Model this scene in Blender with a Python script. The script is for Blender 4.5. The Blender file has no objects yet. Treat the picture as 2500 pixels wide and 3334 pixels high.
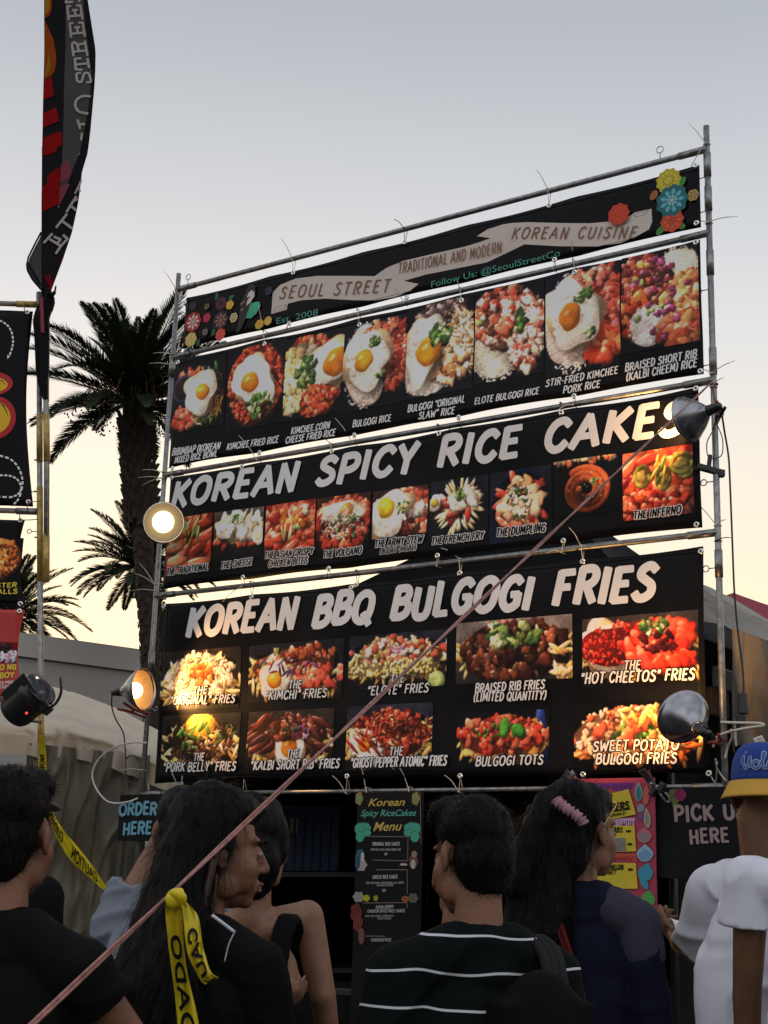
import bpy, bmesh, math, random
import numpy as np
from mathutils import Vector, Matrix, Quaternion, noise
R = math.radians
random.seed(7)
sc = bpy.context.scene
COL = sc.collection

# ------------------------------------------------------------------ camera
F, PITCH, ROLL = 4714.0, 0.2539, 0.0311          # focal length in photo pixels (2500 x 3334 frame)
CH = 1.56
CAM = Vector((0, 0, CH))
_f = Vector((0, math.cos(PITCH), math.sin(PITCH)))
_u0 = Vector((0, -math.sin(PITCH), math.cos(PITCH)))
_r = Vector((math.cos(ROLL), 0, 0)) + math.sin(ROLL) * _u0
_u = -math.sin(ROLL) * Vector((1, 0, 0)) + math.cos(ROLL) * _u0
cd = bpy.data.cameras.new('camera')
cam = bpy.data.objects.new('camera', cd)
COL.objects.link(cam)
cd.sensor_fit = 'VERTICAL'
cd.sensor_height = 24
cd.lens = F / 3334 * 24
cd.clip_start = 0.05
cd.clip_end = 5000
cam.matrix_world = Matrix(((_r.x, _u.x, -_f.x, CAM.x), (_r.y, _u.y, -_f.y, CAM.y), (_r.z, _u.z, -_f.z, CAM.z), (0, 0, 0, 1)))
sc.camera = cam

# ------------------------------------------------------------------ sky and sun
SUN_EL, SUN_AZ = R(2.5), R(-6)                    # low sun behind the menu wall, azimuth from +Y towards +X
w = bpy.data.worlds.new('World')
sc.world = w
w.use_nodes = True
nt = w.node_tree
nt.nodes.clear()
sky = nt.nodes.new('ShaderNodeTexSky')
sky.sky_type = 'NISHITA'
sky.sun_disc = False
sky.sun_elevation = SUN_EL
sky.sun_rotation = SUN_AZ
sky.air_density = 1.0
sky.dust_density = 3.5
sky.ozone_density = 2.0
# the dusk sky itself: colour by height above the horizon, a brighter blue-white half behind the crowd
tcw = nt.nodes.new('ShaderNodeTexCoord')
spw = nt.nodes.new('ShaderNodeSeparateXYZ')
nt.links.new(tcw.outputs['Generated'], spw.inputs[0])
def ramp(stops):
    r_ = nt.nodes.new('ShaderNodeValToRGB')
    e = r_.color_ramp.elements
    while len(e) < len(stops): e.new(.5)
    for k, (p_, c_) in enumerate(stops):
        e[k].position = p_
        e[k].color = (*c_, 1)
    nt.links.new(spw.outputs['Z'], r_.inputs[0])
    return r_
front = ramp([(0, (1.0, .80, .48)), (.12, (.96, .80, .53)), (.19, (.90, .78, .57)), (.285, (.79, .735, .64)), (.37, (.66, .665, .67)), (.46, (.53, .55, .575)), (.55, (.405, .428, .46)), (.75, (.46, .48, .52)), (1, (.62, .64, .70))])
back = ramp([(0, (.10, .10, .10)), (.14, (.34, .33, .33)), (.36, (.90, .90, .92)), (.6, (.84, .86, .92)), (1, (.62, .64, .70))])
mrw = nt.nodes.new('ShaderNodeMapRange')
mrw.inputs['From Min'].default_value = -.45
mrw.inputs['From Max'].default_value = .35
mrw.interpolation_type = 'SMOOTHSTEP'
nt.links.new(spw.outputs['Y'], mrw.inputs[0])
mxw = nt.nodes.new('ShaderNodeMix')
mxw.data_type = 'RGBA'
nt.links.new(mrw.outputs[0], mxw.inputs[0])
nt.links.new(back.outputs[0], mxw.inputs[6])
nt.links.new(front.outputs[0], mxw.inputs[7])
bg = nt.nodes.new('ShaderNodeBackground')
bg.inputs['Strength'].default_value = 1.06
bg2 = nt.nodes.new('ShaderNodeBackground')
bg2.inputs['Strength'].default_value = 0.05
ads = nt.nodes.new('ShaderNodeAddShader')
wo = nt.nodes.new('ShaderNodeOutputWorld')
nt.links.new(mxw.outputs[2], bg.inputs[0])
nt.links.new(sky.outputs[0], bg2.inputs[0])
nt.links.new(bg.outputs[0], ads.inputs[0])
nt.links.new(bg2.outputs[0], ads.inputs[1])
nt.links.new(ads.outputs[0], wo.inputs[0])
sl = bpy.data.lights.new('sun', 'SUN')
sl.energy = 0.6
sl.angle = R(2)
sl.color = (1, .78, .5)
so = bpy.data.objects.new('sun', sl)
COL.objects.link(so)
so.rotation_euler = Vector((-math.sin(SUN_AZ) * math.cos(SUN_EL), -math.cos(SUN_AZ) * math.cos(SUN_EL), -math.sin(SUN_EL))).to_track_quat('-Z', 'Y').to_euler()
sc.view_settings.view_transform = 'Standard'
sc.view_settings.look = 'None'
sc.view_settings.exposure = 0.0
sc.view_settings.gamma = 1
sc.cycles.use_denoising = True

# ------------------------------------------------------------------ helpers
def ray(px, py):
    return (_f + _r * ((px - 1250) / F) + _u * ((1667 - py) / F))
def at(px, py, d):
    """World point seen at photo pixel (px,py), d metres along the camera axis."""
    return CAM + ray(px, py) * d

class Plane:
    def __init__(s, o, e, n, wob=0.0):
        s.o, s.e, s.n, s.w = Vector(o), Vector(e).normalized(), Vector(n).normalized(), wob
    def uv(s, px, py):
        d = ray(px, py)
        t = (s.o - CAM).dot(s.n) / d.dot(s.n)
        q = CAM + d * t
        return ((q - s.o).dot(s.e), q.z)
    def P(s, u, z, off=0.0):
        k = 0
        if s.w:
            k = s.w * (noise.noise(Vector((u * 1.3, z * 2.0, 3.1))) + .35 * noise.noise(Vector((u * 3.1 + z * 2, z * 1.2, 9))))
        q = s.o + s.e * u + s.n * (off + k)
        q.z = z
        return q

_mats = {}
def mat(name, col=(.5, .5, .5), rough=.6, metal=0.0, var=0.0, scale=8.0, bump=0.0, bscale=40.0, emit=None, es=0.0, attr=False, spec=.5, coat=0.0, trans=0.0, sheen=0.0):
    if name in _mats:
        return _mats[name]
    m = bpy.data.materials.new(name)
    m.use_nodes = True
    t = m.node_tree
    b = t.nodes['Principled BSDF']
    L = t.links.new
    b.inputs['Base Color'].default_value = (*col, 1)
    b.inputs['Roughness'].default_value = rough
    b.inputs['Metallic'].default_value = metal
    b.inputs['Specular IOR Level'].default_value = spec
    b.inputs['Coat Weight'].default_value = coat
    b.inputs['Sheen Weight'].default_value = sheen
    tc = t.nodes.new('ShaderNodeTexCoord')
    src = None
    if attr:
        a = t.nodes.new('ShaderNodeVertexColor')
        a.layer_name = 'Col'
        L(a.outputs[0], b.inputs['Base Color'])
        src = a.outputs[0]
    if var:
        nz = t.nodes.new('ShaderNodeTexNoise')
        nz.inputs['Scale'].default_value = scale
        nz.inputs['Detail'].default_value = 6
        L(tc.outputs['Object'], nz.inputs['Vector'])
        cr = t.nodes.new('ShaderNodeValToRGB')
        lo = tuple(max(0, c * (1 - var)) for c in col)
        hi = tuple(min(1, c * (1 + var)) for c in col)
        cr.color_ramp.elements[0].position = .3
        cr.color_ramp.elements[1].position = .7
        cr.color_ramp.elements[0].color = (*lo, 1)
        cr.color_ramp.elements[1].color = (*hi, 1)
        L(nz.outputs[0], cr.inputs[0])
        L(cr.outputs[0], b.inputs['Base Color'])
        mr = t.nodes.new('ShaderNodeMapRange')
        mr.inputs['To Min'].default_value = max(.05, rough - .12)
        mr.inputs['To Max'].default_value = min(1, rough + .12)
        L(nz.outputs[0], mr.inputs[0])
        L(mr.outputs[0], b.inputs['Roughness'])
    if bump:
        n2 = t.nodes.new('ShaderNodeTexNoise')
        n2.inputs['Scale'].default_value = bscale
        n2.inputs['Detail'].default_value = 4
        L(tc.outputs['Object'], n2.inputs['Vector'])
        bp = t.nodes.new('ShaderNodeBump')
        bp.inputs['Strength'].default_value = bump
        bp.inputs['Distance'].default_value = .01
        L(n2.outputs[0], bp.inputs['Height'])
        L(bp.outputs[0], b.inputs['Normal'])
    if trans:
        b.inputs['Transmission Weight'].default_value = 0
        tr = t.nodes.new('ShaderNodeBsdfTranslucent')
        tr.inputs[0].default_value = (*col, 1)
        if src: L(src, tr.inputs[0])
        mx = t.nodes.new('ShaderNodeMixShader')
        mx.inputs[0].default_value = trans
        L(b.outputs[0], mx.inputs[1])
        L(tr.outputs[0], mx.inputs[2])
        L(mx.outputs[0], t.nodes['Material Output'].inputs[0])
    if emit:
        b.inputs['Emission Color'].default_value = (*emit, 1)
        b.inputs['Emission Strength'].default_value = es
    _mats[name] = m
    return m

def tag(o, label, cat, group=None, kind=None):
    if label: o['label'] = label
    if cat: o['category'] = cat
    if group: o['group'] = group
    if kind: o['kind'] = kind
    return o
def empty(name, loc, label, cat, group=None, rz=0.0):
    o = bpy.data.objects.new(name, None)
    COL.objects.link(o)
    o.empty_display_size = .1
    o.matrix_world = Matrix.Translation(Vector(loc)) @ Matrix.Rotation(rz, 4, 'Z')
    return tag(o, label, cat, group)
def link(name, me, mats, parent=None, smooth=True):
    """Mesh data in world coordinates -> object, parented keeping its place."""
    o = bpy.data.objects.new(name, me)
    COL.objects.link(o)
    for m in (mats if isinstance(mats, (list, tuple)) else [mats]):
        me.materials.append(m)
    if smooth and len(me.polygons):
        me.polygons.foreach_set('use_smooth', [True] * len(me.polygons))
    if parent:
        o.parent = parent
        o.matrix_parent_inverse = world_of(parent).inverted()
    return o
def world_of(o):
    m = o.matrix_basis.copy()
    while o.parent:
        m = o.parent.matrix_basis @ o.matrix_parent_inverse @ m
        o = o.parent
    return m
class MB:
    """Collects simple solids in world space; build() links them as ONE mesh."""
    def __init__(s): s.v, s.f, s.mi, s.k = [], [], [], 0
    def add(s, vs, fs):
        b = len(s.v)
        s.v += [tuple(q) for q in vs]
        for f in fs:
            s.f.append(tuple(i + b for i in f))
            s.mi.append(s.k)
        return s
    def box(s, c, size, rot=None):
        c = Vector(c); h = Vector(size) / 2
        vs = [Vector((x * h.x, y * h.y, z * h.z)) for x in (-1, 1) for y in (-1, 1) for z in (-1, 1)]
        if rot: vs = [rot @ q for q in vs]
        return s.add([c + q for q in vs], [(0, 1, 3, 2), (4, 6, 7, 5), (0, 4, 5, 1), (2, 3, 7, 6), (0, 2, 6, 4), (1, 5, 7, 3)])
    def tube(s, pts, r, seg=10, caps=True, closed=False):
        pts = [Vector(p) for p in pts]
        n = len(pts)
        rr = r if isinstance(r, (list, tuple)) else [r] * n
        vs, fs = [], []
        prev = None
        for i, p in enumerate(pts):
            a = pts[(i - 1) % n] if (closed or i > 0) else p
            b = pts[(i + 1) % n] if (closed or i < n - 1) else p
            t = (b - a).normalized() if (b - a).length > 1e-9 else Vector((0, 0, 1))
            if prev is None:
                x = t.orthogonal().normalized()
            else:
                x = (prev - t * prev.dot(t))
                x = x.normalized() if x.length > 1e-6 else t.orthogonal().normalized()
            prev = x
            y = t.cross(x)
            for k in range(seg):
                an = 2 * math.pi * k / seg
                vs.append(p + (x * math.cos(an) + y * math.sin(an)) * rr[i])
        for i in range(n if closed else n - 1):
            j = (i + 1) % n
            for k in range(seg):
                l = (k + 1) % seg
                fs.append((i * seg + k, i * seg + l, j * seg + l, j * seg + k))
        if caps and not closed:
            fs.append(tuple(range(seg - 1, -1, -1)))
            fs.append(tuple((n - 1) * seg + k for k in range(seg)))
        return s.add(vs, fs)
    def lathe(s, o, ax, prof, seg=32):
        """prof: list of (distance along ax, radius)."""
        ax = Vector(ax).normalized(); x = ax.orthogonal().normalized(); y = ax.cross(x)
        vs, fs = [], []
        for (d, r) in prof:
            for k in range(seg):
                an = 2 * math.pi * k / seg
                vs.append(Vector(o) + ax * d + (x * math.cos(an) + y * math.sin(an)) * r)
        for i in range(len(prof) - 1):
            for k in range(seg):
                l = (k + 1) % seg
                fs.append((i * seg + k, i * seg + l, (i + 1) * seg + l, (i + 1) * seg + k))
        return s.add(vs, fs)
    def ell(s, c, r, rot=None, nu=14, nv=9):
        vs, fs = [], []
        c = Vector(c)
        for j in range(nv + 1):
            th = math.pi * j / nv
            for i in range(nu):
                ph = 2 * math.pi * i / nu
                q = Vector((r[0] * math.sin(th) * math.cos(ph), r[1] * math.sin(th) * math.sin(ph), r[2] * math.cos(th)))
                vs.append(c + (rot @ q if rot else q))
        for j in range(nv):
            for i in range(nu):
                k = (i + 1) % nu
                fs.append((j * nu + i, (j + 1) * nu + i, (j + 1) * nu + k, j * nu + k))
        return s.add(vs, fs)
    def cap(s, a, b, ra, rb, seg=12):
        """Tapered capsule."""
        a, b = Vector(a), Vector(b)
        t = (b - a).normalized() if (b - a).length > 1e-6 else Vector((0, 0, 1))
        pr, pts = [], []
        for k in range(5):
            an = math.pi / 2 * k / 4
            pts.append(a - t * ra * math.cos(an) * .999); pr.append(max(1e-4, ra * math.sin(an)))
        for k in range(5):
            an = math.pi / 2 * (1 - k / 4)
            pts.append(b + t * rb * math.cos(an) * .999); pr.append(max(1e-4, rb * math.sin(an)))
        x = t.orthogonal().normalized(); y = t.cross(x)
        vs, fs = [], []
        for p, r in zip(pts, pr):
            for k in range(seg):
                an = 2 * math.pi * k / seg
                vs.append(p + (x * math.cos(an) + y * math.sin(an)) * r)
        for i in range(len(pts) - 1):
            for k in range(seg):
                l = (k + 1) % seg
                fs.append((i * seg + k, i * seg + l, (i + 1) * seg + l, (i + 1) * seg + k))
        return s.add(vs, fs)
    def grid(s, fn, nu, nv):
        vs = [fn(i / nu, j / nv) for j in range(nv + 1) for i in range(nu + 1)]
        fs = [(j * (nu + 1) + i, j * (nu + 1) + i + 1, (j + 1) * (nu + 1) + i + 1, (j + 1) * (nu + 1) + i) for j in range(nv) for i in range(nu)]
        return s.add(vs, fs)
    def mesh(s, name):
        me = bpy.data.meshes.new(name)
        me.from_pydata(s.v, [], s.f)
        if any(s.mi): me.polygons.foreach_set('material_index', s.mi)
        return me
    def build(s, name, mats, parent=None, smooth=True, solid=0.0, bevel=0.0):
        o = link(name, s.mesh(name), mats, parent, smooth)
        if bevel:
            bv = o.modifiers.new('bevel', 'BEVEL'); bv.width = bevel; bv.segments = 2; bv.limit_method = 'ANGLE'
        if solid:
            sm = o.modifiers.new('solid', 'SOLIDIFY'); sm.thickness = solid; sm.offset = -1
        if smooth and bevel:
            o.modifiers.new('wn', 'WEIGHTED_NORMAL')
        return o
def smoothpath(pts, n=8):
    """Catmull-Rom through points (any dimension Vector)."""
    P = [Vector(p) for p in pts]
    out = []
    for i in range(len(P) - 1):
        p0 = P[i - 1] if i else P[i] * 2 - P[i + 1]
        p1, p2 = P[i], P[i + 1]
        p3 = P[i + 2] if i + 2 < len(P) else P[i + 1] * 2 - P[i]
        for k in range(n):
            t = k / n
            out.append(.5 * ((2 * p1) + (p2 - p0) * t + (2 * p0 - 5 * p1 + 4 * p2 - p3) * t * t + (3 * p1 - p0 - 3 * p2 + p3) * t ** 3))
    out.append(P[-1])
    return out
def lin(c):
    return tuple((x / 12.92 if x <= .04045 else ((x + .055) / 1.055) ** 2.4) for x in c)
def hx(h):
    return tuple(int(h[i:i + 2], 16) / 255 for i in (0, 2, 4))

# --- stroke lettering: each glyph = width + strokes; '~' smooth, '@' smooth closed
GL = {
'A': (.72, '0,0 .36,1|.36,1 .7,0|.13,.33 .58,.33'), 'B': (.62, '.08,0 .08,1|~.08,1 .42,1 .54,.86 .5,.64 .3,.54 .1,.53|~.1,.53 .42,.53 .6,.38 .56,.12 .36,0 .08,0'),
'C': (.62, '~.6,.82 .44,.98 .2,.9 .06,.6 .08,.25 .26,.02 .46,.03 .6,.2'), 'D': (.66, '.08,0 .08,1|~.08,1 .36,.97 .58,.75 .6,.4 .46,.1 .26,.01 .08,0'),
'E': (.55, '.08,0 .08,1|.08,1 .5,1|.08,.53 .44,.53|.08,0 .52,0'), 'F': (.52, '.08,0 .08,1|.08,1 .5,1|.08,.52 .43,.52'),
'G': (.66, '~.6,.84 .44,.98 .2,.9 .06,.6 .08,.25 .26,.02 .46,.03 .6,.14|.6,.12 .6,.45|.6,.45 .38,.45'), 'H': (.64, '.08,0 .08,1|.56,0 .56,1|.08,.5 .56,.5'),
'I': (.2, '.1,0 .1,1'), 'J': (.5, '~.44,1 .44,.3 .32,.03 .12,.06 .04,.25'), 'K': (.64, '.08,0 .08,1|.58,1 .1,.45|.22,.55 .6,0'),
'L': (.5, '.08,1 .08,0|.08,0 .48,0'), 'M': (.84, '.06,0 .14,1|.14,1 .42,.25|.42,.25 .7,1|.7,1 .78,0'), 'N': (.68, '.08,0 .08,1|.08,1 .58,0|.58,0 .6,1'),
'O': (.72, '@.36,1 .1,.83 .04,.48 .12,.14 .36,0 .6,.14 .68,.5 .62,.85'), 'P': (.6, '.08,0 .08,1|~.08,1 .42,1 .57,.84 .54,.58 .34,.46 .08,.46'),
'Q': (.72, '@.36,1 .1,.83 .04,.48 .12,.14 .36,0 .6,.14 .68,.5 .62,.85|.42,.25 .7,-.1'), 'R': (.64, '.08,0 .08,1|~.08,1 .42,1 .57,.84 .54,.62 .34,.5 .08,.5|.3,.5 .6,0'),
'S': (.58, '~.54,.85 .36,.99 .14,.9 .1,.7 .3,.54 .5,.38 .52,.15 .34,.01 .14,.02 .02,.15'), 'T': (.6, '.3,0 .3,1|.02,1 .58,1'), 'U': (.66, '~.08,1 .07,.35 .16,.06 .34,0 .52,.07 .59,.35 .6,1'),
'V': (.66, '.02,1 .32,0|.32,0 .64,1'), 'W': (.9, '.02,1 .2,0|.2,0 .45,.75|.45,.75 .66,0|.66,0 .88,1'), 'X': (.62, '.04,0 .58,1|.04,1 .58,0'), 'Y': (.62, '.02,1 .31,.48|.6,1 .31,.48|.31,.48 .3,0'),
'Z': (.58, '.04,1 .54,1|.54,1 .04,0|.04,0 .55,0'), '(': (.28, '~.24,1.08 .09,.75 .07,.3 .22,-.08'), ')': (.28, '~.04,1.08 .19,.75 .2,.3 .05,-.08'),
'-': (.36, '.04,.42 .32,.42'), '.': (.18, '.09,.02 .09,.04'), ',': (.18, '.1,.04 .05,-.14'), '!': (.2, '.1,.3 .11,1|.1,.02 .1,.04'), '"': (.34, '.12,1.02 .08,.76|.28,1.02 .24,.76'), '*': (.4, '.2,.75 .2,.25|.02,.62 .38,.38|.38,.62 .02,.38'),
'$': (.58, '~.54,.8 .36,.92 .14,.84 .1,.68 .3,.54 .5,.4 .52,.2 .34,.08 .14,.1 .02,.2|.3,1.05 .28,-.05'), '9': (.56, '@.3,.98 .08,.82 .08,.6 .28,.46 .48,.6 .5,.85|~.5,.75 .48,.35 .3,0'), '1': (.3, '.18,0 .18,1|.18,1 .04,.82'), '0': (.6, '@.3,1 .08,.83 .04,.48 .1,.14 .3,0 .5,.14 .56,.5 .52,.85'),
'8': (.56, '@.28,1 .1,.88 .12,.64 .28,.54 .44,.64 .46,.88|@.28,.54 .06,.4 .06,.12 .28,0 .5,.12 .5,.4'), '3': (.52, '~.06,.88 .26,1 .46,.88 .44,.64 .22,.54|~.22,.54 .48,.42 .48,.12 .26,0 .03,.14'), "'": (.18, '.1,1 .07,.76'), ':': (.18, '.09,.1 .09,.12|.09,.6 .09,.62'),
}
def gstrokes(ch):
    w_, s_ = GL[ch]
    out = []
    for st in s_.split('|'):
        sm = st[0]
        pts = [tuple(float(a) for a in p.split(',')) for p in st.strip('~@').split()]
        if sm == '~':
            pts = [tuple(q)[:2] for q in smoothpath([Vector((*p, 0)) for p in pts], 5)]
        elif sm == '@':
            pp = [Vector((*p, 0)) for p in pts]
            pp = [pp[-1]] + pp + [pp[0], pp[1]]
            q = smoothpath(pp, 5)
            pts = [tuple(a)[:2] for a in q[5:-5]]
        out.append(pts)
    return w_, out
def measure(txt, gap, space):
    return sum((space if c == ' ' else GL[c][0] + gap) for c in txt) - gap
def write(mb, pl, txt, p0, p1, h, wt=.17, slant=.2, gap=.14, space=.42, off=.004, jit=.0, outline=0.0, ki=0, ko=1, up=(0, 1)):
    """Letter strokes as flat ribbons on plane pl from uv point p0 to p1 (baseline), cap height h metres."""
    p0, p1 = Vector((*p0, 0)), Vector((*p1, 0))
    Lx = (p1 - p0).length
    ex = (p1 - p0).normalized()
    ey = Vector((-ex.y, ex.x, 0))
    n = measure(txt, gap, space)
    sx = (Lx - slant * h * .5) / n
    x = 0
    z = 0
    rnd = random.Random(len(txt) * 7 + ord(txt[0]))
    for ch in txt:
        if ch == ' ':
            x += space; continue
        w_, sts = gstrokes(ch)
        jy = rnd.uniform(-jit, jit); js = 1 + rnd.uniform(-jit, jit)
        for st in sts:
            for (k, hw, zz) in (((ko, wt / 2 + outline, off), (ki, wt / 2, off + .003)) if outline else ((ki, wt / 2, off),)):
                pts = []
                for (gx, gy) in st:
                    yy = (gy * js + jy) * h
                    pts.append(p0 + ex * ((x + gx) * sx + slant * yy) + ey * yy)
                dv = st[-1][0] - st[0][0], st[-1][1] - st[0][1]
                thin = .84 if len(st) == 2 and abs(dv[1]) < abs(dv[0]) * .6 else 1
                ribbon(mb, pl, pts, hw * h * thin, zz + z * .00012, k)
            z += 1
        x += w_ + gap
    return mb
def ribbon(mb, pl, pts, hw, off, k, taper=None):
    n = len(pts)
    closed = n > 3 and (pts[0] - pts[-1]).length < 1e-5
    L_, R_ = [], []
    for i in range(n):
        a = pts[i - 1] if i else (pts[-2] if closed else pts[0])
        b = pts[i + 1] if i < n - 1 else (pts[1] if closed else pts[-1])
        t = (b - a).normalized()
        nr = Vector((-t.y, t.x, 0))
        L_.append(pts[i] + nr * hw); R_.append(pts[i] - nr * hw)
    capA, capB = [], []
    if not closed:
        t0 = (pts[0] - pts[1]).normalized(); t1 = (pts[-1] - pts[-2]).normalized()
        n0 = Vector((-t0.y, t0.x, 0)); n1 = Vector((-t1.y, t1.x, 0))
        for (cn, st_) in ((.97, .3), (.72, .52), (-.72, .52), (-.97, .3)):   # blunt brush ends
            capA.append(pts[0] + n0 * hw * cn + t0 * hw * st_)
            capB.append(pts[-1] + n1 * hw * cn + t1 * hw * st_)
    vs = [pl.P(q.x, q.y, off) for q in L_ + R_]
    fs = [(i + n, i + n + 1, i + 1, i) for i in range(n - 1)]
    if not closed:
        vs += [pl.P(q.x, q.y, off) for q in capA + capB]
        b0 = 2 * n
        fs.append((n, b0, b0 + 1, b0 + 2, b0 + 3, 0))
        fs.append((n - 1, b0 + 4, b0 + 5, b0 + 6, b0 + 7, 2 * n - 1))
    kk = mb.k
    mb.k = k
    mb.add(vs, fs)
    mb.k = kk
def btext(txt, pl, p0, p1, h, m, parent, name='lettering', off=.004, shear=0.0, bold=0.0, serif=False):
    """Built-in font text laid on plane pl between two uv points."""
    c = bpy.data.curves.new('t', 'FONT')
    c.body = txt; c.size = 1; c.shear = shear; c.offset = bold; c.resolution_u = 3
    o = bpy.data.objects.new('t', c)
    COL.objects.link(o)
    dg = bpy.context.evaluated_depsgraph_get()
    me = bpy.data.meshes.new_from_object(o.evaluated_get(dg))
    bpy.data.objects.remove(o)
    xs = [v.co.x for v in me.vertices]
    x0, x1 = min(xs), max(xs)
    p0, p1 = Vector((*p0, 0)), Vector((*p1, 0))
    ex = (p1 - p0); ey = Vector((-ex.y, ex.x, 0)).normalized()
    for v in me.vertices:
        q = p0 + ex * ((v.co.x - x0) / (x1 - x0)) + ey * (v.co.y / .72 * h)
        v.co = pl.P(q.x, q.y, off)
    return link(name, me, m, parent, False)
class Flat:
    """Coloured flat shapes printed on a plane: polygons in uv with a colour, stacked by fractions of a millimetre."""
    def __init__(s, pl, off=.003): s.pl, s.off, s.v, s.f, s.c, s.z = pl, off, [], [], [], 0
    def poly(s, pts, col, step=True):
        b = len(s.v)
        s.v += [tuple(s.pl.P(p[0], p[1], s.off + s.z * .00006)) for p in pts]
        s.f.append(tuple(range(b, b + len(pts))))
        s.c.append(lin(col))
        if step: s.z += 1
        return s
    def disc(s, c, rx, ry, col, n=20, a=0.0, wav=0.0, k=6):
        pts = []
        for i in range(n):
            t = 2 * math.pi * i / n
            r = 1 + wav * math.cos(k * t)
            x, y = rx * r * math.cos(t), ry * r * math.sin(t)
            pts.append((c[0] + x * math.cos(a) - y * math.sin(a), c[1] + x * math.sin(a) + y * math.cos(a)))
        return s.poly(pts, col)
    def flower(s, c, r, cols, n=8):
        s.disc(c, r, r, cols[0], 8 * n, 0, .06, n)
        for j, col in enumerate(cols[1:]):
            rr = r * (.8 - .22 * j)
            for i in range(n):
                a = 2 * math.pi * (i + .5 * j) / n
                d = rr * .68
                q = (c[0] + d * math.cos(a), c[1] + d * math.sin(a))
                s.disc(q, rr * .3, rr * .17, col, 8, a)
        s.disc(c, r * .12, r * .12, cols[-1], 10)
        return s
    def build(s, name, m, parent=None):
        me = bpy.data.meshes.new(name)
        me.from_pydata(s.v, [], s.f)
        ca = me.color_attributes.new('Col', 'FLOAT_COLOR', 'CORNER')
        arr = np.ones((len(me.loops), 4), np.float32)
        i = 0
        for f, c in zip(s.f, s.c):
            arr[i:i + len(f), :3] = c
            i += len(f)
        ca.data.foreach_set('color', arr.ravel())
        return link(name, me, m, parent, False)

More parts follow.
